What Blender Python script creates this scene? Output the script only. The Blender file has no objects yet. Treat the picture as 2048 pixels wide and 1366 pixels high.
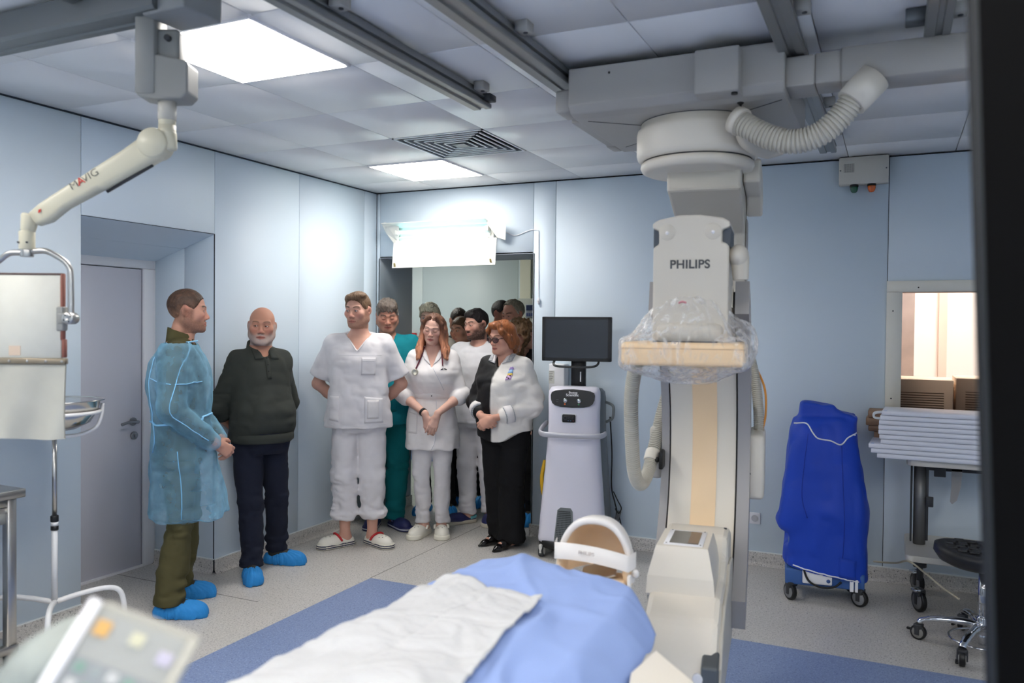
import bpy, bmesh, math, random
import numpy as np
from mathutils import Vector, Matrix, Euler
from mathutils.bvhtree import BVHTree

random.seed(7)
SC = bpy.context.scene
COL = SC.collection
PI = math.pi

# ---------------------------------------------------------------- camera
CAM = Vector((3.8753, -5.6232, 1.58))
FPX, YAW, PIT, ROL = 1628.73, 0.437932, -0.0177686, 0.0093296
_F = Vector((-math.sin(YAW) * math.cos(PIT), math.cos(YAW) * math.cos(PIT), math.sin(PIT)))
_R0 = Vector((math.cos(YAW), math.sin(YAW), 0))
_U0 = _R0.cross(_F)
_R = _R0 * math.cos(ROL) + _U0 * math.sin(ROL)
_U = -_R0 * math.sin(ROL) + _U0 * math.cos(ROL)
cam = bpy.data.cameras.new('camera')
cam_o = bpy.data.objects.new('camera', cam)
COL.objects.link(cam_o)
mw = Matrix.Identity(4)
for i in range(3):
    mw[i][0], mw[i][1], mw[i][2], mw[i][3] = _R[i], _U[i], -_F[i], CAM[i]
cam_o.matrix_world = mw
cam.sensor_width = 36
cam.lens = FPX / 2048 * 36
cam.clip_start = 0.05
cam.dof.use_dof = True
cam.dof.focus_distance = 5.2
cam.dof.aperture_fstop = 2.6
SC.camera = cam_o


def at(px, py, X=None, Y=None, Z=None, D=None):
    """world point seen at a pixel of the photograph, on a known plane (or at depth D)"""
    r = _F + _R * ((px - 1024) / FPX) + _U * ((683 - py) / FPX)
    if X is not None: t = (X - CAM.x) / r.x
    elif Y is not None: t = (Y - CAM.y) / r.y
    elif Z is not None: t = (Z - CAM.z) / r.z
    else: t = D
    return CAM + r * t


# ---------------------------------------------------------------- world and exposure
w = bpy.data.worlds.new('world'); SC.world = w
w.use_nodes = True
w.node_tree.nodes['Background'].inputs[0].default_value = (0.6, 0.7, 0.8, 1)
w.node_tree.nodes['Background'].inputs[1].default_value = 0.02
vs = SC.view_settings
vs.view_transform = 'Standard'; vs.look = 'None'; vs.gamma = 1; vs.use_curve_mapping = False
vs.exposure = 0.4
SC.cycles.use_denoising = True
SC.cycles.max_bounces = 10
SC.cycles.diffuse_bounces = 5
SC.cycles.transparent_max_bounces = 12
SC.cycles.sample_clamp_indirect = 6
SC.cycles.caustics_reflective = False
SC.cycles.caustics_refractive = False
PANEL_POWER = 18       # radiance of the ceiling light panels
ROOM2_POWER = 22         # lamps of the room behind the doorway
ROOM3_POWER = 44         # lamps of the control room behind the window

H = 2.672                # ceiling height


# ---------------------------------------------------------------- materials
def S(r, g, b):
    return tuple(((c / 255) / 12.92 if c / 255 < .04045 else ((c / 255 + .055) / 1.055) ** 2.4) for c in (r, g, b))


def M(name, rgb, rough=.5, metal=0, spec=.5, bump=0, bscale=60, var=0, vscale=4, stretch=(1, 1, 1), attr=False,
      coat=0, trans=0, alpha_mix=0, translucent=0, emit=None, estr=1, ior=1.45, speck=None, sheen=0):
    m = bpy.data.materials.new(name); m.use_nodes = True
    nt = m.node_tree; N = nt.nodes; L = nt.links
    p = N['Principled BSDF']; out = N['Material Output']
    col = S(*rgb)
    p.inputs['Base Color'].default_value = (*col, 1)
    p.inputs['Roughness'].default_value = rough
    p.inputs['Metallic'].default_value = metal
    p.inputs['Specular IOR Level'].default_value = spec
    p.inputs['IOR'].default_value = ior
    p.inputs['Coat Weight'].default_value = coat
    p.inputs['Transmission Weight'].default_value = trans
    if sheen:
        p.inputs['Sheen Weight'].default_value = sheen
    src = None
    tc = N.new('ShaderNodeTexCoord'); mp = N.new('ShaderNodeMapping')
    L.new(tc.outputs['Object'], mp.inputs[0]); mp.inputs['Scale'].default_value = stretch
    if attr:
        a = N.new('ShaderNodeAttribute'); a.attribute_name = 'Col'; src = a.outputs['Color']
    if var or speck:
        nz = N.new('ShaderNodeTexNoise'); nz.inputs['Scale'].default_value = vscale; nz.inputs['Detail'].default_value = 4
        L.new(mp.outputs[0], nz.inputs['Vector'])
        mr = N.new('ShaderNodeMapRange')
        mr.inputs[1].default_value = .3; mr.inputs[2].default_value = .7
        mr.inputs[3].default_value = 1 - var; mr.inputs[4].default_value = 1 + var
        L.new(nz.outputs['Fac'], mr.inputs[0])
        mx = N.new('ShaderNodeMix'); mx.data_type = 'RGBA'; mx.blend_type = 'MULTIPLY'; mx.inputs[0].default_value = 1
        if src: L.new(src, mx.inputs[6])
        else: mx.inputs[6].default_value = (*col, 1)
        L.new(mr.outputs[0], mx.inputs[7]); src = mx.outputs[2]
    if speck:                       # (rgb, scale, threshold) list of speckle layers
        for rgb2, sc_, th in speck:
            v = N.new('ShaderNodeTexNoise'); v.inputs['Scale'].default_value = sc_; v.inputs['Detail'].default_value = 1.5
            L.new(mp.outputs[0], v.inputs['Vector'])
            r = N.new('ShaderNodeMapRange'); r.inputs[1].default_value = th; r.inputs[2].default_value = th + .05
            L.new(v.outputs['Fac'], r.inputs[0])
            mx = N.new('ShaderNodeMix'); mx.data_type = 'RGBA'
            L.new(r.outputs[0], mx.inputs[0]); L.new(src, mx.inputs[6]); mx.inputs[7].default_value = (*S(*rgb2), 1)
            src = mx.outputs[2]
    if src: L.new(src, p.inputs['Base Color'])
    if bump:
        nb = N.new('ShaderNodeTexNoise'); nb.inputs['Scale'].default_value = bscale; nb.inputs['Detail'].default_value = 3
        L.new(mp.outputs[0], nb.inputs['Vector'])
        b = N.new('ShaderNodeBump'); b.inputs['Strength'].default_value = bump; b.inputs['Distance'].default_value = .01
        L.new(nb.outputs['Fac'], b.inputs['Height']); L.new(b.outputs[0], p.inputs['Normal'])
    last = p.outputs[0]
    if translucent:
        t = N.new('ShaderNodeBsdfTranslucent'); t.inputs[0].default_value = (*col, 1)
        mx = N.new('ShaderNodeMixShader'); mx.inputs[0].default_value = translucent
        L.new(last, mx.inputs[1]); L.new(t.outputs[0], mx.inputs[2]); last = mx.outputs[0]
    if alpha_mix:
        t = N.new('ShaderNodeBsdfTransparent')
        mx = N.new('ShaderNodeMixShader'); mx.inputs[0].default_value = alpha_mix
        L.new(last, mx.inputs[1]); L.new(t.outputs[0], mx.inputs[2]); last = mx.outputs[0]
    if emit:
        p.inputs['Emission Color'].default_value = (*S(*emit), 1)
        p.inputs['Emission Strength'].default_value = estr
    L.new(last, out.inputs[0])
    return m


# ---------------------------------------------------------------- object helpers
def tag(o, label=None, cat=None, group=None, kind=None):
    if label: o['label'] = label
    if cat: o['category'] = cat
    if group: o['group'] = group
    if kind: o['kind'] = kind
    return o


def thing(name, label, cat, loc=(0, 0, 0), rz=0, group=None):
    o = bpy.data.objects.new(name, None)
    o.empty_display_size = .1
    COL.objects.link(o)
    o.location = loc; o.rotation_euler = (0, 0, rz)
    return tag(o, label, cat, group)


def xf(o):
    return Matrix.LocRotScale(o.location, o.rotation_euler, o.scale)


class B:
    """collects shapes into one mesh"""
    def __init__(s):
        s.bm = bmesh.new()

    def _add(s, verts, faces, smooth=True):
        vs_ = [s.bm.verts.new(v) for v in verts]
        for f in faces:
            try:
                fc = s.bm.faces.new([vs_[i] for i in f]); fc.smooth = smooth
            except ValueError:
                pass
        return vs_

    def box(s, c, size, rot=None, bevel=0, seg=2):
        b = bmesh.new()
        bmesh.ops.create_cube(b, size=1)
        for v in b.verts: v.co = Vector((v.co.x * size[0], v.co.y * size[1], v.co.z * size[2]))
        if bevel:
            bmesh.ops.bevel(b, geom=b.edges[:], offset=bevel, segments=seg, profile=.5, affect='EDGES')
        m = Matrix.Translation(c)
        if rot is not None: m = m @ Euler(rot).to_matrix().to_4x4()
        b.transform(m)
        s.merge(b, bevel > 0)
        return s

    def bx(s, x0, x1, y0, y1, z0, z1, bevel=0, seg=2):
        return s.box(((x0 + x1) / 2, (y0 + y1) / 2, (z0 + z1) / 2), (abs(x1 - x0), abs(y1 - y0), abs(z1 - z0)), None, bevel, seg)

    def merge(s, b, smooth=False):
        idx = {}
        for v in b.verts: idx[v] = s.bm.verts.new(v.co)
        for f in b.faces:
            nf = s.bm.faces.new([idx[v] for v in f.verts]); nf.smooth = smooth or f.smooth
        b.free()

    def tube(s, pts, r, seg=10, closed=False, cap=True, flat=None):
        pts = [Vector(p) for p in pts]
        n = len(pts)
        rr = r if hasattr(r, '__len__') else [r] * n
        rings = []; up = None
        for i, p in enumerate(pts):
            if closed: t = pts[(i + 1) % n] - pts[i - 1]
            else: t = pts[min(i + 1, n - 1)] - pts[max(i - 1, 0)]
            if t.length < 1e-9: t = Vector((0, 0, 1))
            t.normalize()
            if up is None:
                up = Vector((0, 0, 1)) if abs(t.z) < .9 else Vector((1, 0, 0))
            u = up - t * up.dot(t)
            if u.length < 1e-6: u = t.orthogonal()
            u.normalize(); v = t.cross(u); up = u
            fa, fb = flat if flat else (1, 1)
            rings.append([s.bm.verts.new(p + (u * math.cos(2 * PI * k / seg) * fa + v * math.sin(2 * PI * k / seg) * fb) * rr[i]) for k in range(seg)])
        m = n if closed else n - 1
        for i in range(m):
            a, b = rings[i], rings[(i + 1) % n]
            for k in range(seg):
                f = s.bm.faces.new((a[k], a[(k + 1) % seg], b[(k + 1) % seg], b[k])); f.smooth = True
        if cap and not closed:
            s.bm.faces.new(rings[0][::-1]); s.bm.faces.new(rings[-1])
        return s

    def cyl(s, p0, p1, r0, r1=None, seg=20, bevel=0):
        r1 = r0 if r1 is None else r1
        p0, p1 = Vector(p0), Vector(p1)
        if bevel:
            d = (p1 - p0).normalized() * bevel
            return s.tube([p0, p0 + d * .3, p0 + d, p1 - d, p1 - d * .3, p1], [r0 - bevel, r0 - bevel * .3, r0, r1, r1 - bevel * .3, r1 - bevel], seg)
        return s.tube([p0, p1], [r0, r1], seg)

    def lathe(s, prof, seg=32, c=(0, 0, 0), axis='z', close=False):
        rings = []
        for r, h in prof:
            ring = []
            for k in range(seg):
                a = 2 * PI * k / seg
                if axis == 'z': v = (c[0] + r * math.cos(a), c[1] + r * math.sin(a), c[2] + h)
                elif axis == 'y': v = (c[0] + r * math.cos(a), c[1] + h, c[2] + r * math.sin(a))
                else: v = (c[0] + h, c[1] + r * math.cos(a), c[2] + r * math.sin(a))
                ring.append(s.bm.verts.new(v))
            rings.append(ring)
        for a, b in zip(rings, rings[1:]):
            for k in range(seg):
                f = s.bm.faces.new((a[k], a[(k + 1) % seg], b[(k + 1) % seg], b[k])); f.smooth = True
        if prof[0][0] > 1e-4: s.bm.faces.new(rings[0][::-1])
        if prof[-1][0] > 1e-4: s.bm.faces.new(rings[-1])
        return s

    def sph(s, c, r, seg=16, rings=10, rot=None):
        r = r if hasattr(r, '__len__') else (r, r, r)
        b = bmesh.new()
        bmesh.ops.create_uvsphere(b, u_segments=seg, v_segments=rings, radius=1)
        for v in b.verts: v.co = Vector((v.co.x * r[0], v.co.y * r[1], v.co.z * r[2]))
        m = Matrix.Translation(c)
        if rot is not None: m = m @ Euler(rot).to_matrix().to_4x4()
        b.transform(m); s.merge(b, True)
        return s

    def prism(s, poly, lo, hi, axis='x', bevel=0):
        """polygon in the plane normal to axis, extruded lo..hi.  axis x: poly=(y,z); y: (x,z); z: (x,y)"""
        def P(a, b, h):
            return {'x': (h, a, b), 'y': (a, h, b), 'z': (a, b, h)}[axis]
        b = bmesh.new()
        va = [b.verts.new(P(a, c, lo)) for a, c in poly]; vb = [b.verts.new(P(a, c, hi)) for a, c in poly]
        b.faces.new(va); b.faces.new(vb[::-1])
        n = len(poly)
        for i in range(n): b.faces.new((va[i], vb[i], vb[(i + 1) % n], va[(i + 1) % n]))
        bmesh.ops.recalc_face_normals(b, faces=b.faces[:])
        if bevel:
            bmesh.ops.bevel(b, geom=b.edges[:], offset=bevel, segments=2, profile=.5, affect='EDGES', clamp_overlap=True)
        s.merge(b, False)
        return s

    def loft(s, rings, cap=True, closed=True):
        rs = [[s.bm.verts.new(v) for v in r] for r in rings]
        n = len(rs[0])
        for a, b in zip(rs, rs[1:]):
            for k in range(n if closed else n - 1):
                f = s.bm.faces.new((a[k], a[(k + 1) % n], b[(k + 1) % n], b[k])); f.smooth = True
        if cap:
            s.bm.faces.new(rs[0][::-1]); s.bm.faces.new(rs[-1])
        return s

    def quad(s, a, b, c, d):
        s._add([a, b, c, d], [(0, 1, 2, 3)], False); return s


def part(name, b, mat, parent=None, world=False, label=None, kind=None, smooth_angle=None, fixn=True):
    me = bpy.data.meshes.new(name)
    if fixn: bmesh.ops.recalc_face_normals(b.bm, faces=b.bm.faces[:])
    if world and parent is not None:
        m = xf(parent)
        if parent.parent: m = xf(parent.parent) @ m
        b.bm.transform(m.inverted())
    b.bm.to_mesh(me); b.bm.free()
    if smooth_angle is not None:
        for p in me.polygons: p.use_smooth = True
        me.set_sharp_from_angle(angle=math.radians(smooth_angle))
    o = bpy.data.objects.new(name, me)
    COL.objects.link(o)
    if mat: me.materials.append(mat)
    if parent: o.parent = parent
    return tag(o, label, kind=kind)


def struct(name, b, mat, **k):
    return part(name, b, mat, kind='structure', **k)


def copy_tree(o, parent=None):
    c = o.copy(); COL.objects.link(c)
    if parent: c.parent = parent
    for ch in list(o.children): copy_tree(ch, c)
    return c


def text(name, body, size, mat, parent, loc, rot, off=0.0, ext=.0008, align='CENTER', sx=1.0, spacing=1.0, shear=0):
    cu = bpy.data.curves.new(name, 'FONT')
    cu.body = body; cu.size = size; cu.extrude = ext; cu.offset = off
    cu.align_x = align; cu.align_y = 'CENTER'; cu.space_character = spacing; cu.shear = shear
    tmp = bpy.data.objects.new(name + '_curve', cu)
    me = bpy.data.meshes.new_from_object(tmp)
    bpy.data.objects.remove(tmp); bpy.data.curves.remove(cu)
    me.transform(Matrix.Diagonal((sx, 1, 1, 1)))
    me.materials.clear(); me.materials.append(mat)
    o = bpy.data.objects.new(name, me); COL.objects.link(o)
    o.parent = parent; o.location = loc; o.rotation_euler = rot
    return o


def spline(pts, n=8, closed=False):
    """Catmull-Rom through pts"""
    P = [Vector(p) for p in pts]; out = []
    m = len(P)
    for i in range(m if closed else m - 1):
        p0 = P[(i - 1) % m] if closed or i > 0 else P[0] * 2 - P[1]
        p1, p2 = P[i], P[(i + 1) % m]
        p3 = P[(i + 2) % m] if closed or i + 2 < m else P[-1] * 2 - P[-2]
        for k in range(n):
            t = k / n
            out.append(.5 * ((2 * p1) + (p2 - p0) * t + (2 * p0 - 5 * p1 + 4 * p2 - p3) * t * t + (3 * p1 - p0 - 3 * p2 + p3) * t ** 3))
    if not closed: out.append(P[-1])
    return out


def hose(b, pts, r, pitch=.009, seg=14, depth=.0035):
    """corrugated hose along a spline: flat ridges with narrow grooves between them"""
    sp = spline(pts, 24)
    L = [0]
    for a, c in zip(sp, sp[1:]): L.append(L[-1] + (c - a).length)
    n = max(4, int(L[-1] / pitch))
    out = []; rr = []; j = 0
    for i in range(n):
        for fr_, dr in ((.0, 0), (.5, 0), (.62, depth), (.88, depth)):
            d = L[-1] * (i + fr_) / n
            while j < len(L) - 2 and L[j + 1] < d: j += 1
            t = (d - L[j]) / max(L[j + 1] - L[j], 1e-9)
            out.append(sp[j].lerp(sp[j + 1], t)); rr.append(r - dr)
    b.tube(out, rr, seg)
    return b
# ---------------------------------------------------------------- shared materials
m_floor = M('speckled_vinyl', (198, 194, 189), .42, spec=.4, var=.05, vscale=1.5,
            speck=[((172, 169, 165), 100, .56), ((216, 212, 207), 130, .60), ((102, 100, 100), 95, .655)])
m_floor2 = M('corridor_vinyl', (176, 180, 172), .4, var=.05, vscale=2, speck=[((150, 150, 146), 60, .58)])
m_blue = M('blue_vinyl', (132, 148, 184), .4, spec=.4, var=.05, vscale=1.5,
           speck=[((114, 132, 174), 100, .56), ((154, 170, 204), 130, .6), ((88, 102, 134), 95, .665)])
m_wall = M('pale_blue_panel', (212, 225, 236), .5, spec=.4, bump=.015, bscale=300)
m_wall2 = M('corridor_panel', (192, 204, 209), .45)
m_gap = M('dark_joint', (46, 54, 64), .8)
m_ceil = M('white_metal_tile', (236, 236, 236), .36, spec=.5, bump=.01, bscale=200)
m_white = M('white_paint', (236, 236, 240), .4)
m_line = M('white_bead', (232, 236, 236), .5)
m_door = M('door_white', (216, 216, 226), .4)
m_steel = M('brushed_steel', (190, 188, 184), .3, 1, bump=.02, bscale=120, stretch=(1, 1, .05))
m_chrome = M('chrome', (222, 224, 228), .08, 1)
m_alu = M('satin_aluminium', (150, 152, 152), .42, .85)
m_alu_d = M('rail_grey', (112, 116, 118), .45, .6)
m_black = M('black_plastic', (22, 23, 25), .45)
m_dark = M('dark_grey', (52, 54, 58), .5)
m_glow = M('light_panel_diffuser', (255, 255, 255), .5, emit=(255, 250, 243), estr=PANEL_POWER)


# ---------------------------------------------------------------- floor
XR, YF = 5.75, -7.0
fl = struct('floor', B().bx(-.6, XR, YF, .5, -.08, 0), m_floor)
part('blue_sheet', B().bx(.935, XR - .3, YF + .3, -1.40, -.001, .0012), m_blue, fl, label='blue speckled sheet set in the floor')
part('seam', B().bx(.931, .936, -1.395, .5, -.001, .0008), M('seam_grey', (120, 118, 114), .6), fl)
part('seam', B().bx(-.55, .62, -2.055, -2.05, -.001, .0008), M('seam_grey', (120, 118, 114), .6), fl)
part('seam', B().bx(3.0, 3.004, -1.39, -.05, -.001, .0008), M('seam_grey', (120, 118, 114), .6), fl)

# ---------------------------------------------------------------- walls
T = .012                                     # panel thickness


def panels(parent, specs, axis, pos, sign, mat=m_wall):
    """specs: (a0,a1,z0,z1); panel faces at coordinate pos on axis, body behind"""
    for a0, a1, z0, z1 in specs:
        g = .0018
        b = B()
        lo, hi = sorted((pos, pos - sign * T))
        if axis == 'x': b.bx(lo, hi, a0 + g, a1 - g, z0 + g, z1 - g, .0015, 1)
        else: b.bx(a0 + g, a1 - g, lo, hi, z0 + g, z1 - g, .0015, 1)
        part('panel', b, mat, parent)


CT = .09                                     # top of the cove
RY0, RY1, RZ = -2.700, -1.770, 2.147         # door recess in the left wall
b = B()
b.bx(-.62, -T - .002, YF, RY0 - .014, 0, H); b.bx(-.62, -T - .002, RY1 + .014, 0.5, 0, H)
b.bx(-.62, -T - .002, RY0 - .014, RY1 + .014, RZ + .02, H)
wl = struct('wall_left', b, m_gap)
panels(wl, [(YF, -5.6, CT, H - .006), (-5.6, -4.15, CT, H - .006), (-4.15, RY0, CT, H - .006), (RY0, RY1, RZ, H - .006),
            (RY1, -.966, CT, H - .006), (-.966, -.172, CT, H - .006), (-.172, 0, CT, H - .006)], 'x', 0, 1)
# reveals of the recess
for y, y2 in ((RY0, RY0 - T), (RY1, RY1 + T)):
    for x0, x1 in ((-.535, -.262), (-.258, -.003)):
        part('reveal_panel', B().bx(x0, x1, min(y, y2), max(y, y2), CT, RZ + .02, .001, 1), m_wall, wl)
zi = 1.985
for u0, u1 in ((0.004, .5), (.505, 1)):
    def PZ(u): return (-.002 - u * .533, RZ - .002 - (RZ - zi) * u)
    a, c = PZ(u0), PZ(u1)
    part('soffit_panel', B().prism([a, c, (c[0], c[1] + T), (a[0], a[1] + T)], RY0, RY1, 'y'), m_wall, wl)
part('corner_joint', B().bx(-.006, .0006, RY1 - .0012, RY1 + .0014, CT, RZ), m_gap, wl)
part('corner_joint', B().bx(-.006, .0006, RY0, RY1, RZ - .0012, RZ + .0012), m_gap, wl)
# the door in the recess
XD = -.53
d1 = tag(struct('door_1', B().bx(XD - .05, XD - .008, RY0 + .07, -1.862, .012, 1.93, .003, 1), m_door), kind='structure')
b = B()
b.bx(XD - .06, XD + .012, -1.858, RY1 + .01, 0, 1.934, .004, 1); b.bx(XD - .06, XD + .012, RY0 - .01, RY0 + .065, 0, 1.934, .004, 1)
b.bx(XD - .06, XD + .012, RY0, RY1 + .01, 1.935, zi + .06, .004, 1); b.bx(XD - .06, XD + .005, RY0, RY1, 0, .014)
part('door_frame', b, m_white, d1)
part('gasket', B().bx(XD - .03, XD - .004, -1.864, -1.857, .0, 1.937), M('gasket_grey', (150, 150, 160), .6), d1)
hp = at(267, 843, X=XD + .0); kp = at(269, 871, X=XD)
m_satin = M('satin_handle', (150, 152, 156), .3, .9)
b = B().cyl((XD - .008, hp.y, hp.z), (XD + .004, hp.y, hp.z), .026, bevel=.003)
part('handle_rose', b, m_satin, d1)
b = B().tube(spline([(XD, hp.y, hp.z), (XD + .045, hp.y, hp.z), (XD + .052, hp.y - .02, hp.z + .001), (XD + .05, hp.y - .07, hp.z + .005), (XD + .045, hp.y - .125, hp.z - .006)], 5), .0095, 10)
part('door_handle', b, m_satin, d1)
b = B().cyl((XD - .008, kp.y, kp.z), (XD + .004, kp.y, kp.z), .026, bevel=.003).bx(XD, XD + .016, kp.y - .006, kp.y + .006, kp.z - .012, kp.z + .012, .004)
part('lock', b, m_satin, d1)
for z in (.25, 1.0, 1.7):
    part('hinge', B().cyl((XD + .004, RY0 + .068, z - .04), (XD + .004, RY0 + .068, z + .04), .008, seg=10), m_satin, d1)

# back wall: doorway and window openings
DX0, DX1, DZ = .034, 1.412, 2.135
WX0, WX1, WZ0, WZ1 = 3.916, 5.05, 1.03, 1.825
b = B()
b.bx(-.62, DX0 - T, T + .002, .5, 0, H); b.bx(DX0 - T, DX1 + T, T + .002, .5, DZ + T, H)
b.bx(DX1 + T, 3.0, T + .002, .5, 0, H)
b.bx(3.0, WX0, T + .002, .2, 0, H); b.bx(WX1, XR + .1, T + .002, .2, 0, H)
b.bx(WX0, WX1, T + .002, .2, 0, WZ0); b.bx(WX0, WX1, T + .002, .2, WZ1, H)
wb = struct('wall_back', b, m_gap)
panels(wb, [(0, DX0, CT, H - .006), (DX0, DX1, DZ, H - .006), (DX1, 1.592, CT, H - .006), (1.592, 2.72, CT, H - .006),
            (2.72, 3.836, CT, H - .006), (3.836, 5.1, CT, WZ0 - .03), (3.836, 5.1, WZ1 + .03, H - .006), (5.1, XR, CT, H - .006),
            (3.836, WX0 - .001, WZ0 - .03, WZ1 + .03)], 'y', 0, -1)
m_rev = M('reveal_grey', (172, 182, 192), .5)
part('reveal_panel', B().bx(DX0 - T, DX0, 0, .5, 0.002, DZ), m_rev, wb)
part('reveal_panel', B().bx(DX1, DX1 + T, 0, .5, 0.002, DZ), m_rev, wb)
part('reveal_panel', B().bx(DX0, DX1, 0, .5, DZ, DZ + T), m_rev, wb)
part('cove_patch', B().bx(DX0 - .001, DX0 + .014, .0, .5, 0.001, CT), m_floor, wb)
part('cove_patch', B().bx(DX1 - .014, DX1 + .001, .0, .5, 0.001, CT), m_floor, wb)

# walls the camera stands between
struct('wall_right', B().bx(XR, XR + .1, YF, .2, 0, H), m_wall)
struct('wall_front', B().bx(-.62, XR + .1, YF - .1, YF, 0, H), m_wall)

# vinyl coved up the walls, with the white bead on top
def cove(name, p0, p1, n):
    """p0->p1 along the wall, n = direction into the room"""
    p0, p1, n = Vector(p0), Vector(p1), Vector(n)
    R_ = .03
    prof = [(0.001, CT), (.006, CT - .004)] + [(.006 + R_ - R_ * math.cos(a), R_ - R_ * math.sin(a)) for a in np.linspace(0, PI / 2, 6)] + [(.006 + R_, 0.0005)]
    b = B()
    b.loft([[p + n * o + Vector((0, 0, z)) for o, z in prof] for p in (p0, p1)], cap=False, closed=False)
    o = struct(name, b, m_floor, fixn=True)
    b = B()
    q = n * .006
    lo = Vector((min(p0.x, p1.x, (p0 + q).x, (p1 + q).x), min(p0.y, p1.y, (p0 + q).y, (p1 + q).y), CT - .003))
    hi = Vector((max(p0.x, p1.x, (p0 + q).x, (p1 + q).x), max(p0.y, p1.y, (p0 + q).y, (p1 + q).y), CT + .004))
    b.bx(lo.x, hi.x, lo.y, hi.y, lo.z, hi.z)
    part('bead', b, m_line, o, label='thin white bead on top of the coved vinyl')


cove('baseboard_left', (0, RY1, 0), (0, 0, 0), (1, 0, 0))
cove('baseboard_left', (0, YF, 0), (0, RY0, 0), (1, 0, 0))
cove('baseboard_recess', (-.52, RY1, 0), (0.0, RY1, 0), (0, -1, 0))
cove('baseboard_back', (DX1, 0, 0), (XR, 0, 0), (0, -1, 0))
cove('baseboard_right', (XR, YF, 0), (XR, 0, 0), (-1, 0, 0))

# ---------------------------------------------------------------- ceiling of metal tiles with the light panels and the air diffuser
ce = struct('ceiling', B().bx(-.62, XR + .1, YF - .1, .5, H + .05, H + .1), m_gap)
XS = [0.0, .6, 1.2, 1.8, 2.4, 3.0, 3.6, 4.2, 4.8, 5.4, XR]
YS = [0, -.4, -1.0, -1.6, -2.2, -2.8, -3.4, -4.0, -4.6, -5.2, -5.8, -6.4, YF]
LIGHTS = {(2, 5), (1, 1), (1, 8), (3, 10), (5, 10), (8, 7), (8, 10), (6, 8)}  # panels behind the camera are unseen, added to raise the ambient light
VENT = (2, 2)
tile_me = {}
for i in range(len(XS) - 1):
    for j in range(len(YS) - 1):
        if (i, j) in LIGHTS or (i, j) == VENT: continue
        w_, d_ = XS[i + 1] - XS[i], YS[j] - YS[j + 1]
        key = (round(w_, 3), round(d_, 3))
        c = ((XS[i] + XS[i + 1]) / 2, (YS[j] + YS[j + 1]) / 2, H)
        if key not in tile_me:
            o = part('ceiling_tile', B().bx(-w_ / 2 + .0024, w_ / 2 - .0024, -d_ / 2 + .0024, d_ / 2 - .0024, 0, .03, .0012, 1), m_ceil, ce)
            tile_me[key] = o
        else:
            o = tile_me[key].copy(); COL.objects.link(o)
        o.location = (c[0] + random.uniform(-.0003, .0003), c[1], c[2] + random.uniform(0, .0012))
        o.rotation_euler = (random.uniform(-.0002, .0002), random.uniform(-.0002, .0002), 0)
struct('trim_1', B().bx(-.004, .004, YF, .0, H - .006, H + .01), m_gap)
for k, (i, j) in enumerate(sorted(LIGHTS)):
    c = ((XS[i] + XS[i + 1]) / 2, (YS[j] + YS[j + 1]) / 2, H)
    lab = {(2, 5): 'large bright square ceiling light nearest the arm of the lead shield',
           (1, 1): 'bright square ceiling light over the group of people, beside the air vent'}.get((i, j), 'unseen square ceiling light added behind the camera')
    o = thing('ceiling_light', lab, 'light', c, 0, 'square ceiling light panels')
    b = B()
    for s_ in (-1, 1):
        b.bx(s_ * .2975, s_ * .282, -.2975, .2975, -.008, .01, .002, 1); b.bx(-.282, .282, s_ * .2975, s_ * .282, -.008, .01, .002, 1)
    part('frame', b, m_white, o)
    part('diffuser', B().bx(-.283, .283, -.283, .283, -.0095, .004), m_glow, o)
i, j = VENT
o = thing('air_vent', 'square ceiling air vent of nested metal louvres', 'vent', ((XS[i] + XS[i + 1]) / 2, (YS[j] + YS[j + 1]) / 2, H))
part('backing', B().bx(-.295, .295, -.295, .295, .03, .035), m_dark, o)
m_lou = M('louvre_grey', (112, 118, 124), .5, .2); m_lip = M('louvre_lip', (244, 248, 248), .35)
for k, h_ in enumerate((.297, .252, .209, .166, .123, .080)):
    w0 = .026 if k else .03
    q, q2 = h_, h_ - w0
    rings = [[(-a_, -a_, z_), (a_, -a_, z_), (a_, a_, z_), (-a_, a_, z_)] for a_, z_ in ((q, .002), (q2, .026), (q2 - .002, .026), (q - .003, .0))]
    b = B().loft(rings, cap=False)
    for f in b.bm.faces: f.smooth = False
    lv = part('louvre', b, m_lou, o)
    b = B()
    t_ = .011 if k == 0 else .0075
    for s_ in (-1, 1):
        b.bx(s_ * q, s_ * (q - t_), -q, q, -.003, .003); b.bx(-q, q, s_ * q, s_ * (q - t_), -.003, .003)
    part('louvre_lip', b, m_lip, lv, label='bright lip of the louvre')
part('centre_plate', B().bx(-.042, .042, -.042, .042, -.004, .0), m_lou, o)

# ---------------------------------------------------------------- room behind the doorway
CY = 2.6
struct('floor_corridor', B().bx(-2.6, 2.3, .5, CY + .1, -.08, 0), m_floor2)
b = B().bx(-2.7, 2.4, CY + T, CY + .1, 0, H).bx(-2.7, -2.6, .5, CY, 0, H).bx(2.3, 2.4, .5, CY, 0, H)
wc = struct('wall_corridor', b, m_gap)
xl, xr = at(845, 600, Y=CY).x, at(1036, 600, Y=CY).x
panels(wc, [(-2.6, xl - .9, .11, H), (xl - .9, xl, .11, H), (xl, xr, .11, H), (xr, xr + 1.1, .11, H), (xr + 1.1, 2.3, .11, H)], 'y', CY, -1, m_wall2)
part('reveal_panel', B().bx(-2.6, -.62, .5, .51, 0, H), m_wall2, wc)
part('reveal_panel', B().bx(1.43, 2.3, .5, .51, 0, H), m_wall2, wc)
part('side_panel', B().bx(2.29, 2.3, .5, CY, 0, H), m_wall2, wc)
part('side_panel', B().bx(-2.6, -2.59, .5, CY, 0, H), m_wall2, wc)
struct('baseboard_corridor', B().bx(-2.6, 2.3, CY - .012, CY, 0, .11), M('blue_skirting', (104, 132, 186), .45))
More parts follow.
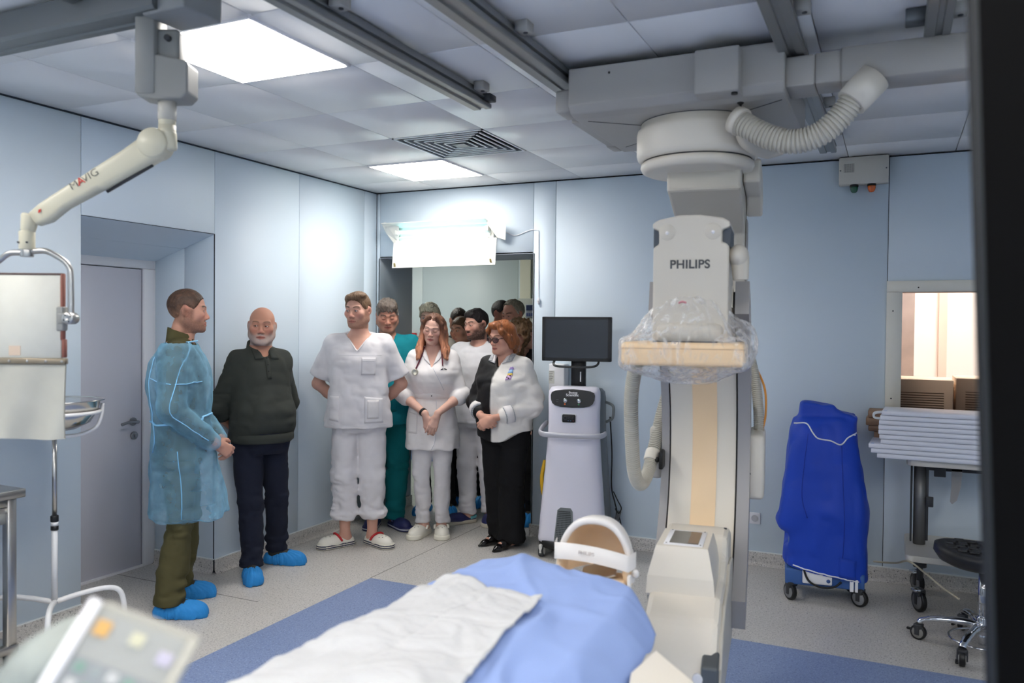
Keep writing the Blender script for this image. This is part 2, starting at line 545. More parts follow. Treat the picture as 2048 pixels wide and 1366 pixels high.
struct('ceiling_corridor', B().bx(-2.6, 2.3, .5, CY + .1, H, H + .05), m_ceil)
m_glow2 = M('corridor_diffuser', (255, 255, 255), .5, emit=(255, 253, 244), estr=ROOM2_POWER)
o = thing('ceiling_light', 'ceiling light of the room behind the doorway', 'light', (-.9, 1.3, H))
part('frame', B().bx(-.3, .3, -.3, .3, -.015, -.001, .003), m_white, o)
part('diffuser', B().bx(-.28, .28, -.28, .28, -.02, -.014), m_glow2, o)
struct('trim_2', B().bx(at(1040, 560, Y=2.2).x, at(1061, 560, Y=2.2).x, 2.2, 2.6, 0, H), M('cream_column', (226, 224, 204), .5))

# ---------------------------------------------------------------- control room behind the leaded window
m_cream = M('cream_wall', (244, 238, 232), .6)
m_tanw = M('pinkish_plaster', (212, 192, 182), .7, var=.12, vscale=6)
struct('floor_control', B().bx(3.0, 6.6, .2, 2.6, -.08, 0), m_floor2)
wcr = struct('wall_control', B().bx(3.0, 6.6, 1.9, 2.0, 0, H).bx(2.99, 3.0, .2, 2.0, 0, H).bx(6.6, 6.7, .2, 2, 0, H), m_cream)
struct('ceiling_control', B().bx(3.0, 6.6, .2, 2.0, H, H + .05), m_white)
part('pilaster', B().bx(at(1885, 700, Y=1.88).x - .03, at(1885, 700, Y=1.88).x + .03, 1.87, 1.9, 0, H), M('pink_strip', (226, 196, 180), .6), wcr)
part('pilaster', B().bx(at(1798, 700, Y=1.3).x - .7, at(1829, 650, Y=1.3).x, 1.3, 1.9, 0, H), m_tanw, wcr)
m_glow3 = M('control_diffuser', (255, 255, 255), .5, emit=(255, 252, 249), estr=ROOM3_POWER)
o = thing('ceiling_light', 'ceiling light of the control room behind the window', 'light', (4.6, 1.1, H))
part('frame', B().bx(-.32, .32, -.32, .32, -.015, -.001, .003), m_white, o)
part('diffuser', B().bx(-.3, .3, -.3, .3, -.02, -.014), m_glow3, o)

m_wf = M('window_frame_white', (226, 224, 214), .45, bump=.03, bscale=40, stretch=(8, 8, 1))
b = B()
w1 = struct('window_1', B().bx(WX0, WX1, .05, .065, WZ0 + .0, WZ1), M('leaded_glass', (255, 252, 250), .02, trans=1, ior=1.1, spec=.5))
w1['label'] = 'leaded glass pane of the control room window'
part('reveal', B().bx(WX0 - .001, WX0 + .004, .0, .2, WZ0, WZ1).bx(WX0, WX1, .0, .2, WZ1 - .004, WZ1 + .001).bx(WX0, WX1, 0, .2, WZ0 - .001, WZ0 + .004), m_tanw, w1)
fx = .058
part('frame_rail', B().bx(3.833, 5.2, -.022, 0, WZ1 - .005, 1.889, .002, 1), m_wf, w1)
part('frame_stile', B().bx(3.833, 3.922, -.02, 0, .93, WZ1 - .006, .002, 1), m_wf, w1)
part('frame_stile', B().bx(5.06, 5.2, -.02, 0, .93, WZ1 - .006, .002, 1), m_wf, w1)
part('window_sill', B().bx(3.923, 5.06, -.02, 0, .93, WZ0 + .02, .002, 1), m_wf, w1)
for px, py in ((1837, 575), (1786, 622), (1782, 797)):
    q = at(px, py, Y=-.021)
    part('screw', B().cyl((q.x, -.024, q.z), (q.x, -.019, q.z), .0045, seg=10), m_black, w1)
# ---------------------------------------------------------------- ceiling rails
m_putty = M('putty_enamel', (204, 198, 186), .42, spec=.4)
m_putty_l = M('light_putty_enamel', (226, 219, 206), .4, spec=.45)
m_carr = M('shaded_putty_enamel', (170, 167, 162), .45, spec=.4)  # putty colour darkened in place of the shade close under the ceiling
m_grey_en = M('mid_grey_enamel', (162, 160, 160), .42)
m_tan = M('tan_enamel', (242, 212, 172), .42)
m_hose = M('hose_grey', (196, 192, 180), .3, spec=.5)
m_logo = M('dark_print', (70, 72, 74), .5)


m_brk = M('bracket_putty', (168, 166, 160), .5)


def rail(lab, x0, x1, y0, y1, brackets, z0=2.595):
    o = thing('ceiling_rail', lab, 'rail', ((x0 + x1) / 2, y1, z0), 0, 'aluminium ceiling rails')
    w_ = (x1 - x0) / 2; L = y0 - y1; t = H - .012 - z0
    prof = [(-w_, 0), (-w_ + .004, -.003), (-w_ * .2, -.003), (-w_ * .2 + .003, .004), (w_ * .3, .004), (w_ * .3 + .003, -.003), (w_ - .004, -.003), (w_, 0),
            (w_, t * .25), (w_ - .012, t * .3), (w_ - .012, t * .45), (w_, t * .5), (w_, t * .62), (w_ - .01, t * .68), (w_ - .01, t), (-w_ + .006, t), (-w_ + .006, t * .6), (-w_, t * .55)]
    part('extrusion', B().prism(prof, 0, L, 'y'), m_alu, o)
    for by in brackets:
        y = by - y1
        part('bracket', B().bx(w_ - .004, w_ + .045, y - .03, y + .03, t - .026, t + .012, .002, 1), m_brk, o)
        part('bracket_bolt', B().cyl((w_ + .026, y, t - .029), (w_ + .026, y, t - .024), .009, seg=10), m_dark, o)
    return o


YB = -6.6
r = rail('long aluminium ceiling rail ending beside the air vent, next to the large light', 2.075, 2.17, -2.23, YB, [-2.37, -3.4, -4.6])
part('end_stop', B().bx(.03, .075, -2.30 - YB, -2.235 - YB, .02, .05, .003, 1), m_dark, r)
rail('aluminium ceiling rail that meets the left end of the machine carriage', 2.535, 2.64, -.62, YB, [-1.2, -2.95, -4.0])
rail('aluminium ceiling rail running over the right end of the machine carriage', 3.475, 3.565, -.62, YB, [-.9, -1.5, -2.08, -2.75, -3.7])
r4 = rail('aluminium ceiling rail nearest the black panel at the right', 3.955, 4.035, -2.30, YB, [-2.52, -3.6])
part('bracket', B().bx(-.10, -.035, -2.55 - YB, -2.48 - YB, .03, .075, .003, 1), m_alu_d, r4)

# ---------------------------------------------------------------- the ceiling mounted x-ray C-arm
CA = thing('c_arm', 'large putty coloured x-ray c-arm hanging from the ceiling rails', 'medical scanner', (3.105, -2.0, 0), .1257)
W = lambda nm, b, m, **k: part(nm, b, m, CA, world=True, **k)
Lp = lambda nm, b, m, **k: part(nm, b, m, CA, **k)
# carriage, in room axes
yf, yb = -2.50, -1.72
prof = [(yf, 2.635), (yf, 2.485), (yf + .03, 2.455), (yf + .08, 2.447), (yb - .02, 2.447), (yb, 2.47), (yb, 2.635)]
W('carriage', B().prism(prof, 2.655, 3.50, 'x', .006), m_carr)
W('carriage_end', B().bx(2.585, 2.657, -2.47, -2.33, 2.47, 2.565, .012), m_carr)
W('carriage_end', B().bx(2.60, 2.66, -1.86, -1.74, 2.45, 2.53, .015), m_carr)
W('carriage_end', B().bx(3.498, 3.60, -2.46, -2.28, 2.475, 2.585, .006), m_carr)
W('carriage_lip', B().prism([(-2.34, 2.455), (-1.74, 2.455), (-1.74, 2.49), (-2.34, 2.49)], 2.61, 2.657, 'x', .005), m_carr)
p0, p1 = at(1390, 100, Y=-2.56), at(1478, 187, Y=-2.56)
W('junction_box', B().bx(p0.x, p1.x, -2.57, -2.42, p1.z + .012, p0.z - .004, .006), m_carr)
W('knob', B().cyl((p1.x - .02, -2.54, p1.z + .004), (p1.x - .02, -2.54, p1.z + .016), .012, seg=14), m_black)
W('screw_hole', B().cyl((2.83, yf - .001, 2.6), (2.83, yf + .01, 2.6), .005, seg=10), m_black)
for q0, q1 in (((2.70, -2.38), (2.92, -2.2)), ((3.28, -2.25), (3.48, -2.4)), ((2.70, -1.85), (2.9, -2.0))):
    W('panel_joint', B().tube([(q0[0], q0[1], 2.4465), (q1[0], q1[1], 2.4465)], .0016, 6), m_dark)
# drum
dl = (-.016, -.149, 0)
Lp('drum', B().lathe([(.23, 2.45), (.235, 2.445), (.238, 2.425), (.25, 2.415), (.253, 2.40), (.253, 2.315), (.248, 2.298), (.236, 2.287), (.225, 2.287)], 64, dl), m_putty_l)
Lp('drum_gap', B().lathe([(.236, 2.452), (.236, 2.444)], 64, dl).lathe([(.226, 2.29), (.226, 2.275)], 64, dl), m_dark)
Lp('drum_plate', B().lathe([(.226, 2.282), (.234, 2.276), (.236, 2.262), (.228, 2.246), (.21, 2.238), (0.0001, 2.236)], 64, dl), m_putty_l)
# L arm
poly = [(-.2, 2.26), (.40, 2.26), (.47, 2.22), (.49, 2.15), (.49, .86), (.46, .82), (.33, .82), (.30, .86), (.30, 1.98), (.27, 2.03), (-.05, 2.12), (-.2, 2.16)]
Lp('l_arm', B().prism(poly, -.135, .17, 'x', .012), m_putty)
Lp('l_arm_trim', B().bx(.172, .178, .31, .47, .9, 2.1, .002, 1), m_grey_en)
Lp('l_arm_cover', B().prism([(-.1, 2.30), (.42, 2.30), (.46, 2.26), (.46, 2.14), (.40, 2.12), (.3, 2.2), (-.1, 2.2)], .172, .245, 'x', .01), m_putty_l)
# sleeve that carries the arc
for s_, x0, x1, z0, z1 in ((1, .2, .275, .835, 1.12), (-1, -.225, -.165, .90, 1.14)):
    Lp('sleeve_cover', B().bx(x0, x1, .0, .34, z0, z1, .022, 3), m_putty_l if s_ > 0 else m_putty)
Lp('sleeve', B().bx(-.17, .205, .08, .36, .86, 1.25, .02), m_grey_en)
Lp('sleeve_screw', B().cyl((.212, -.002, .95), (.212, .004, .95), .006, seg=10), m_dark)
# the arc
cy, cz = -.62, 1.07


def arc(x0, x1, r0, r1, a0, a1, n=40, bulge=0):
    rings = []
    for k in range(n + 1):
        a = math.radians(a0 + (a1 - a0) * k / n)
        c_, s_ = math.cos(a), math.sin(a)
        sec = [(x0, r0), ((x0 + x1) / 2, r0 - bulge), (x1, r0), (x1, r1), (x0, r1)]
        rings.append([(x, cy + r_ * c_, cz + r_ * s_) for x, r_ in sec])
    return B().loft(rings)


def flat(o, ang=40):
    for p in o.data.polygons: p.use_smooth = True
    o.data.set_sharp_from_angle(angle=math.radians(ang))
    return o


flat(Lp('c_arc', arc(-.125, .155, .605, .69, -66, 78), m_putty_l))
flat(Lp('c_arc_strip', arc(-.03, .075, .602, .62, -64, 70), m_tan, label='tan strip down the middle of the arc'))
for x0, x1 in ((-.165, -.131), (.163, .215)):
    flat(Lp('side_rail', arc(x0, x1, .60 if x0 < 0 else .585, .715, -70, 76), m_grey_en, label='grey side rail of the arc'))
for x in (-.128, .159):
    flat(Lp('rail_gap', arc(x - .0035, x + .0035, .615, .68, -66, 74), m_black))
# detector carriage with the maker's name
hf = -.735
poly = [(-.112, 1.53), (.152, 1.53), (.152, 1.872), (.14, 1.884), (.128, 1.886), (.128, 1.93), (.155, 1.94), (.155, 1.958), (.13, 1.972), (.05, 1.985), (-.02, 1.985), (-.095, 1.97), (-.115, 1.957), (-.115, 1.94), (-.092, 1.93), (-.092, 1.882), (-.104, 1.876), (-.112, 1.868)]
Lp('detector_carriage', B().prism(poly, hf, -.42, 'y', .012), m_putty)
for x in (-.085, .125):
    Lp('bumper', B().bx(x - (.03 if x < 0 else .0), x + (.0 if x < 0 else .03), hf + .03, -.45, 1.872, 1.945), M('slate_bumper', (74, 82, 92), .5))
    xx = x + (.022 if x < 0 else -.028)
    Lp('boss', B().lathe([(.0295, .006), (.0295, .0), (.0285, -.0012), (.0001, -.0014)], 28, (xx, hf, 1.925), 'y'), m_putty)
    Lp('boss_screw', B().lathe([(.0065, .0), (.0065, -.0015), (.0001, -.003)], 14, (xx, hf - .002, 1.922), 'y'), m_white)
text('lettering', 'PHILIPS', .0425, m_logo, CA, (.018, hf - .0006, 1.808), (PI / 2, 0, 0), off=.0012, ext=.0006, spacing=1.04)
# rounded pod at the side of the carriage
b = B().sph((.182, -.66, 1.842), (.036, .05, .042)).cyl((.186, -.66, 1.842), (.190, -.655, 1.755), .033, .028, seg=18, bevel=.006)
Lp('cable_pod', b, m_putty)
Lp('detector_neck', B().bx(-.1, .14, -.76, -.46, 1.52, 1.60, .03, 3), m_putty)
Lp('detector', B().bx(-.207, .213, -.845, -.43, 1.449, 1.532, .016, 3), m_tan)
Lp('detector_joint', B().bx(-.2085, .2145, -.8465, -.4285, 1.509, 1.511), M('tan_joint', (190, 160, 128), .6))
Lp('detector_top', B().bx(-.1, .12, -.82, -.5, 1.53, 1.536, .002, 1), m_dark)
# x-ray tube housing below the table end
poly = [(-.20, .30), (-.22, .74), (-.26, .772), (-.43, .772), (-.48, .70), (-.60, .655), (-.80, .648), (-.92, .60), (-1.02, .50), (-1.08, .40), (-1.06, .30)]
Lp('tube_housing', B().prism(poly, -.105, .150, 'x', .022), m_putty_l)
Lp('tube_cheek', B().prism([(-.3, .34), (-.3, .66), (-.48, .68), (-.60, .63), (-.80, .62), (-.93, .56), (-1.0, .48), (-1.0, .34)], .148, .162, 'x', .006), m_putty)
rings = []
for z, xa, xb, ya, yb_ in ((.64, -.115, .125, -.80, -.44), (.70, -.112, .118, -.785, -.44), (.785, -.092, .098, -.745, -.47), (.797, -.088, .094, -.738, -.476)):
    rings.append([(xa, ya, z), (xb, ya, z), (xb, yb_, z), (xa, yb_, z)])
b = B().loft(rings)
for f in b.bm.faces: f.smooth = False
Lp('collimator', b, m_putty_l)
Lp('collimator_plate', B().bx(-.065, .075, -.72, -.505, .796, .802, .003, 1), m_white)
Lp('collimator_window', B().bx(-.045, .058, -.705, -.525, .8015, .8035), M('dim_glass', (96, 92, 84), .08, spec=.7))
Lp('collimator_leaf', B().bx(.02, .056, -.70, -.53, .8036, .8042), M('brown_leaf', (120, 98, 80), .3))
for x, y in ((-.055, -.712), (.066, -.712), (-.055, -.513), (.066, -.513)):
    Lp('screw', B().cyl((x, y, .801), (x, y, .8035), .0028, seg=8), m_dark)
Lp('screw', B().cyl((.13, -.30, .77), (.13, -.30, .775), .006, seg=12), m_dark)
Lp('bumper_recess', B().prism([(-1.05, .40), (-1.05, .50), (-.98, .53), (-.93, .50), (-.93, .40)], .10, .153, 'x', .006), m_alu_d)
Lp('bumper_screw', B().cyl((.09, -1.035, .46), (.09, -1.052, .46), .017, seg=18, bevel=.003), m_white)
# hoses
hz = B()
hose(hz, [(-.205, -.50, 1.46), (-.238, -.42, 1.30), (-.242, -.36, 1.1), (-.24, -.30, .97), (-.228, -.21, .912), (-.212, -.11, .95), (-.198, -.02, 1.05), (-.172, .09, 1.22), (-.12, .22, 1.44), (-.09, .3, 1.58)], .029, .009, 14, .0045)
Lp('hose', hz, m_hose, label='ribbed grey hose looping beside the arc', smooth_angle=28)
Lp('hose_clamp', B().cyl((-.206, -.07, .99), (-.2, -.035, 1.03), .034, seg=20, bevel=.004), m_putty_l)
Lp('clamp_mount', B().bx(-.168, -.150, -.10, -.02, .96, 1.04, .006).tube([(-.20, -.075, 1.005), (-.16, -.075, 1.0)], .006, 8).sph((-.178, -.08, 1.0), .012), m_black)
hz = B(); hose(hz, [(.185, .30, 1.5), (.225, .26, 1.35), (.243, .22, 1.2), (.246, .2, 1.1)], .024)
Lp('hose', hz, m_hose, label='ribbed grey hose behind the arc', smooth_angle=28)
Lp('orange_cable', B().tube(spline([(.2, .32, 1.45), (.265, .25, 1.32), (.275, .22, 1.2), (.262, .2, 1.12)], 6), .005, 8), M('orange_cable', (226, 150, 60), .5))
# hose from the drum up to the conduit
hz = B(); pts = [at(1479, 243, D=3.14), at(1508, 260, D=3.10), at(1548, 277, D=3.06), at(1592, 283, D=3.02), at(1640, 268, D=2.98), at(1680, 234, D=2.95), at(1704, 202, D=2.93), at(1714, 184, D=2.92)]
hose(hz, pts, .046, .0145, 18, .0055)
W('hose', hz, m_hose, label='thick ribbed hose hanging between drum and conduit', smooth_angle=28)
q = Vector(pts[0])
ax = (Vector(pts[1]) - q).normalized()
W('hose_ring', B().tube([q - ax * .022, q + ax * .012], [.054, .054], 24), m_putty_l)
W('hose_bracket', B().tube(spline([at(1482, 255, D=3.18), at(1496, 285, D=3.2), at(1530, 302, D=3.25), at(1560, 296, D=3.3)], 5), .03, 10), m_putty)
W('ball_knob', B().sph(at(1481, 203, D=3.12), .0145).cyl(at(1481, 206, D=3.12), at(1481, 222, D=3.12), .005), m_black)
a_, c_ = at(1742, 160, D=2.92), at(1702, 206, D=2.93)
W('hose_collar', B().tube([a_ + (a_ - c_) * .12, c_], [.063, .057], 28), m_putty_l)

cdt = thing('cable_conduit', 'grey boxed cable conduit running from the carriage to the right under the ceiling', 'conduit', (3.6, -2.4, 2.47))
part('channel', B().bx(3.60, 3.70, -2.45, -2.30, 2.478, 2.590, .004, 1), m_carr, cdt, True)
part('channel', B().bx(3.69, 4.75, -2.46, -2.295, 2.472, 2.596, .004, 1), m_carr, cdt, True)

# transparent bag over the detector: built with the field code further down
# ---------------------------------------------------------------- lead shield on its ceiling arm (left)
o = thing('shield_rail', 'wide grey ceiling rail crossing the top left corner, carrying the lead shield', 'rail', (.9, -3.74, 2.56))
b = B().prism([(-3.80, 2.57), (-3.79, 2.56), (-3.76, 2.56), (-3.755, 2.566), (-3.72, 2.566), (-3.715, 2.56), (-3.69, 2.56), (-3.68, 2.57), (-3.68, 2.6), (-3.69, 2.605), (-3.69, 2.62), (-3.68, 2.63), (-3.68, 2.655), (-3.80, 2.655)], -.02, 1.78, 'x')
part('extrusion', b, m_alu_d, o, True)
p = at(395, 12, D=2.62)
part('end_block', B().bx(p.x - .12, p.x + .06, -3.78, -3.62, 2.552, 2.645, .008), M('blurred_grey', (140, 142, 142), .5), o, True)
for px in (110, 262):
    q = at(px, 8, D=2.6)
    part('bracket', B().bx(q.x - .03, q.x + .03, -3.84, -3.795, 2.63, 2.672, .004), m_alu_d, o, True)

D0 = 2.66; U = D0 / FPX                       # metres per photograph pixel at the shield
sh0 = at(70, 480, D=D0)
SHD = thing('lead_shield', 'ivory lead shield with hanging curtain on a jointed ceiling arm', 'shield', sh0, YAW)
def LX(px, py, dy=0): return ((px - 70) * U, dy, (480 - py) * U)
Q = lambda nm, b, m, **k: part(nm, b, m, SHD, **k)
m_ivory = M('ivory_enamel', (212, 206, 182), .35)
m_bracket = M('bracket_grey', (146, 146, 142), .45)
m_lead = M('shield_vinyl', (220, 218, 206), .5, var=.05, vscale=9, bump=.05, bscale=30)
m_curt = M('curtain_vinyl', (190, 188, 176), .55, var=.06, vscale=8, bump=.12, bscale=14)
x0, _, z0 = LX(283, 200); x1, _, z1 = LX(321, 10)
Q('post', B().bx(x0, x1, -.05, .05, z0 + .01, z1 + .13, .004, 1), m_bracket)
x2, _, z2 = LX(385, 203); _, _, z3 = LX(0, 128)
poly = [(x0 + .002, z0 + .004), (x1, z0 - .006), (x2 - .02, z2), (x2, z2 + .02), (x2, z3 - .01), (x2 - .01, z3), (x1, z3 + .02), (x0 + .002, z0 + .02)]
Q('joint_box', B().prism(poly, -.045, .05, 'y', .006), m_bracket)
x4, _, z4 = LX(362, 62)
Q('post_cover', B().bx(x1 - .01, x4, -.025, .05, z3 - .02, z4, .014, 3), m_bracket)
Q('pin', B().cyl(LX(343, 83, -.04), LX(343, 83, 0), .010, seg=14), m_dark)
c0 = LX(334, 200)
Q('swivel_tube', B().cyl(LX(334, 205), LX(334, 275), .0265, seg=24).cyl(LX(334, 250), LX(334, 278), .0275, seg=24), m_ivory)
Q('swivel_sleeve', B().cyl(LX(334, 200), LX(334, 240), .0285, seg=24), M('clear_sleeve', (220, 216, 206), .15, alpha_mix=.25))
# the spring arm: rounded rectangular section along its length
A0, A1 = Vector(LX(318, 285)), Vector(LX(80, 430))
dirv = (A1 - A0).normalized(); nrm = Vector((-dirv.z, 0, dirv.x)); nrm = -nrm if nrm.z < 0 else nrm
rings = []
for t, up, dn, wd in ((0, .038, .045, .03), (.06, .043, .05, .034), (.25, .036, .046, .032), (.5, .034, .044, .031), (.52, .033, .036, .031), (.8, .03, .03, .028), (.95, .027, .04, .027), (1.04, .02, .03, .024)):
    c = A0.lerp(A1, t); r_ = []
    for k in range(20):
        a = 2 * PI * k / 20
        ca, sa = math.cos(a), math.sin(a)
        e = .55
        y = math.copysign(abs(ca) ** e, ca) * wd; h = math.copysign(abs(sa) ** e, sa) * (up if sa > 0 else dn)
        r_.append(c + Vector((0, y, 0)) + nrm * h)
    rings.append(r_)
Q('spring_arm', B().loft(rings), m_ivory)
Q('arm_underside', B().tube([A0.lerp(A1, .12) - nrm * .05, A0.lerp(A1, .5) - nrm * .047], .006, 8), m_dark)
Q('arm_joint', B().lathe([(.046, .033), (.048, .03), (.048, -.034), (.044, -.04), (.0001, -.041)], 36, LX(312, 288), 'y'), m_ivory)
Q('arm_elbow', B().cyl(LX(334, 262), LX(338, 300), .029, .026, seg=22, bevel=.008), m_ivory)
ang = math.atan2(-dirv.z, -dirv.x)
c = A0.lerp(A1, .58) + Vector((0, -.0322, 0)) + nrm * .012
for body, du, mt_, lab in (('M', -.034, m_logo, 'grey maker lettering on the arm'), ('A', -.0085, M('red_print', (206, 60, 50), .5), 'red letter of the maker lettering'), ('VIG', .027, m_logo, 'grey maker lettering on the arm')):
    tl = text('lettering', body, .034, mt_, SHD, (0, 0, 0), (0, 0, 0), off=-.0006 if body != 'A' else .0002, ext=.0005, sx=1.12)
    tl.matrix_basis = Matrix.Translation(c - dirv * du) @ Matrix.Rotation(-ang, 4, 'Y') @ Matrix.Rotation(PI / 2, 4, 'X')
    tl['label'] = lab
Q('red_mark', B().bx(-.004, .004, -.0005, .0005, -.004, .004).box((.0, 0, 0), (.004, .0012, .014), (0, .6, 0)), M('red_print2', (206, 60, 50), .5)).location = A0.lerp(A1, .96) + Vector((0, -.029, 0))
Q('arm_end', B().cyl(LX(62, 428), LX(55, 466), .028, .022, seg=22, bevel=.008).cyl(LX(54, 462), LX(54, 500), .024, seg=24, bevel=.004), m_ivory)
for px in (45, 62):
    Q('screw', B().cyl(LX(px, 486, -.026), LX(px, 486, -.02), .003, seg=8), m_dark)
Q('yoke_hub', B().cyl(LX(54, 498), LX(54, 514), .02, seg=24, bevel=.002), m_steel)
sp = spline([LX(54, 504), LX(72, 502), LX(92, 502), LX(112, 511), LX(130, 523), LX(138, 534), LX(141, 548), LX(142, 590), LX(142, 632)], 6)
Q('yoke', B().tube(sp, .0095, 12).tube(spline([LX(54, 506), LX(20, 507), LX(-2, 522), LX(-25, 540), LX(-32, 560), LX(-32, 632)], 6), .0095, 12), m_steel)
Q('shield_panel', B().bx(LX(-17, 0)[0], LX(124, 0)[0], -.006, .006, LX(0, 717)[2], LX(0, 549)[2], .003, 1), m_lead)
Q('shield_edging', B().bx(LX(123, 0)[0], LX(129, 0)[0], -.009, .009, LX(0, 680)[2], LX(0, 547)[2], .002, 1).bx(LX(126, 0)[0], LX(132, 0)[0], -.009, .009, LX(0, 715)[2], LX(0, 678)[2], .002, 1), M('red_brown_edging', (138, 86, 74), .6))
Q('shield_top_edge', B().bx(LX(-17, 0)[0], LX(127, 0)[0], -.008, .008, LX(0, 550)[2], LX(0, 546)[2], .001, 1), M('brown_edge', (96, 76, 70), .6))
Q('label_sticker', B().bx(LX(20, 0)[0], LX(43, 0)[0], -.0075, -.006, LX(0, 711)[2], LX(0, 692)[2]), M('beige_sticker', (214, 192, 170), .6))
Q('clamp', B().bx(LX(117, 0)[0], LX(131, 0)[0], -.016, .016, LX(0, 661)[2], LX(0, 613)[2], .004).bx(LX(119, 0)[0], LX(136, 0)[0], -.018, .018, LX(0, 648)[2], LX(0, 625)[2], .005), m_bracket)
kx = LX(141, 636)
Q('clamp_knob', B().lathe([(.0185, .022), (.0195, .02), (.0195, -.018), (.0175, -.021), (.006, -.022), (.0001, -.018)], 24, kx, 'y'), m_steel)
for k in range(4):
    a = k * PI / 2 + .5
    Q('knob_slot', B().cyl((kx[0] + .012 * math.cos(a), -.0225, kx[2] + .012 * math.sin(a)), (kx[0] + .012 * math.cos(a), -.02, kx[2] + .012 * math.sin(a)), .0028, seg=8), m_dark)
Q('clamp', B().bx(LX(-24, 0)[0], LX(-9, 0)[0], -.016, .016, LX(0, 661)[2], LX(0, 613)[2], .004), m_bracket)
Q('clamp_knob', B().lathe([(.0185, .022), (.0195, .02), (.0195, -.018), (.0175, -.021), (.0001, -.02)], 24, LX(-33, 636), 'y'), m_steel)
Q('curtain_bar', B().bx(LX(-25, 0)[0], LX(133, 0)[0], -.011, .011, LX(0, 728)[2], LX(0, 716)[2], .002, 1), M('bronze_bar', (150, 138, 118), .4, .4))
for px in (22, 58, 95, 127):
    Q('rivet', B().sph((LX(px, 0)[0], -.0115, LX(0, 722)[2]), (.0042, .002, .0042), 8, 6), m_steel)
b = B(); nx, nz = 40, 16
X0, X1, Z0, Z1 = LX(-25, 0)[0], LX(132, 0)[0], LX(0, 879)[2], LX(0, 727)[2]
rings = []
for off in (-.0035, .0035):
    for k in (range(nz + 1) if off < 0 else range(nz, -1, -1)):
        t = k / nz; row = []
        for i in range(nx + 1):
            x = X0 + (X1 - X0) * i / nx
            row.append((x + .002 * (1 - t) * math.sin(i * .3), off + (1 - t) ** .7 * .012 * math.sin(x * 38 + 2 * (1 - t)) , Z0 + (Z1 - Z0) * t + .003 * (1 - t) * math.sin(i * .18)))
        rings.append(row)
b.loft(rings + [rings[0]], cap=False, closed=False)
Q('curtain', b, m_curt)

# ---------------------------------------------------------------- basin stand
BD = 3.8; bp = at(109, 900, D=BD)
BS = thing('basin_stand', 'white tubular stand on curved legs holding a steel basin beside the door recess', 'stand', (bp.x, bp.y, 0), YAW)
m_wt = M('white_tube', (228, 228, 228), .35)
zr = 1.58 - (812 - 657) / FPX * BD
QB = lambda nm, b, m, **k: part(nm, b, m, BS, **k)
QB('pole', B().cyl((0, 0, .27), (0, 0, .67), .0135, seg=16), m_wt)
QB('pole_inner', B().cyl((0, 0, .65), (0, 0, zr - .16), .0105, seg=14), m_steel)
QB('collar', B().cyl((0, 0, .65), (0, 0, .68), .0175, seg=16, bevel=.003), m_black)
QB('collar', B().cyl((0, 0, .612), (0, 0, .632), .0168, seg=16), m_black)
QB('collar', B().cyl((0, 0, .632), (0, 0, .65), .016, seg=16), m_wt)
for k, a in enumerate((.62, 3.25, -1.15)):
    dx, dy = math.cos(a), math.sin(a)
    QB('leg', B().tube(spline([(dx * .01, dy * .01, .275), (dx * .12, dy * .12, .295), (dx * .23, dy * .23, .30), (dx * .285, dy * .285, .265), (dx * .302, dy * .302, .15), (dx * .302, dy * .302, .012)], 6), .0125, 12), m_wt)
    QB('foot', B().cyl((dx * .302, dy * .302, 0), (dx * .302, dy * .302, .025), .016, seg=12), m_wt)
rr_ = .205
ring = [(rr_ * .93 * math.cos(2 * PI * k / 40), rr_ * .93 * math.sin(2 * PI * k / 40), zr - .055) for k in range(40)]
QB('basin_ring', B().tube(ring, .009, 10, closed=True), m_wt)
for k in range(4):
    a = k * PI / 2 + .45
    dx, dy = math.cos(a), math.sin(a)
    QB('cradle', B().tube(spline([(0, 0, zr - .17), (dx * .1, dy * .1, zr - .165), (dx * .17, dy * .17, zr - .135), (dx * .195, dy * .195, zr - .08), (dx * .2, dy * .2, zr - .02)], 6), .0085, 10), m_wt)
bs = thing('basin', 'shiny steel wash basin resting in the white stand', 'basin', (bp.x, bp.y, zr))
part('bowl', B().lathe([(.212, 0), (.213, .003), (.205, .004), (.193, -.003), (.182, -.05), (.15, -.105), (.09, -.135), (.0001, -.14)][::-1] , 48), M('basin_steel', (200, 198, 194), .16, 1), bs)

# ---------------------------------------------------------------- steel table at the left edge
st = thing('steel_table', 'brushed steel work table at the left edge of the room', 'table', (.22, -4.0, 0))
tx0, tx1, ty0, ty1, tz = .03, .425, -4.9, -3.29, .85
part('tabletop', B().bx(tx0, tx1, ty0, ty1, tz - .038, tz, .003, 1), m_steel, st, True)
part('apron', B().bx(tx1 - .055, tx1 - .04, ty0 + .06, ty1 - .06, tz - .15, tz - .04, .002, 1).bx(tx0 + .05, tx1 - .05, ty1 - .055, ty1 - .045, tz - .15, tz - .04, .002, 1), m_steel, st, True)
part('drawer_rail', B().bx(tx1 - .05, tx1 - .03, ty0 + .06, ty1 - .06, tz - .10, tz - .075, .002, 1), m_steel, st, True)
for x in (tx0 + .03, tx1 - .045):
    for y in (ty0 + .03, ty1 - .045):
        part('leg', B().bx(x - .02, x + .02, y - .02, y + .02, 0, tz - .038, .003, 1), m_steel, st, True)
part('shelf', B().bx(tx0 + .01, tx1 - .02, ty0 + .02, ty1 - .02, .13, .165, .002, 1), m_steel, st, True)

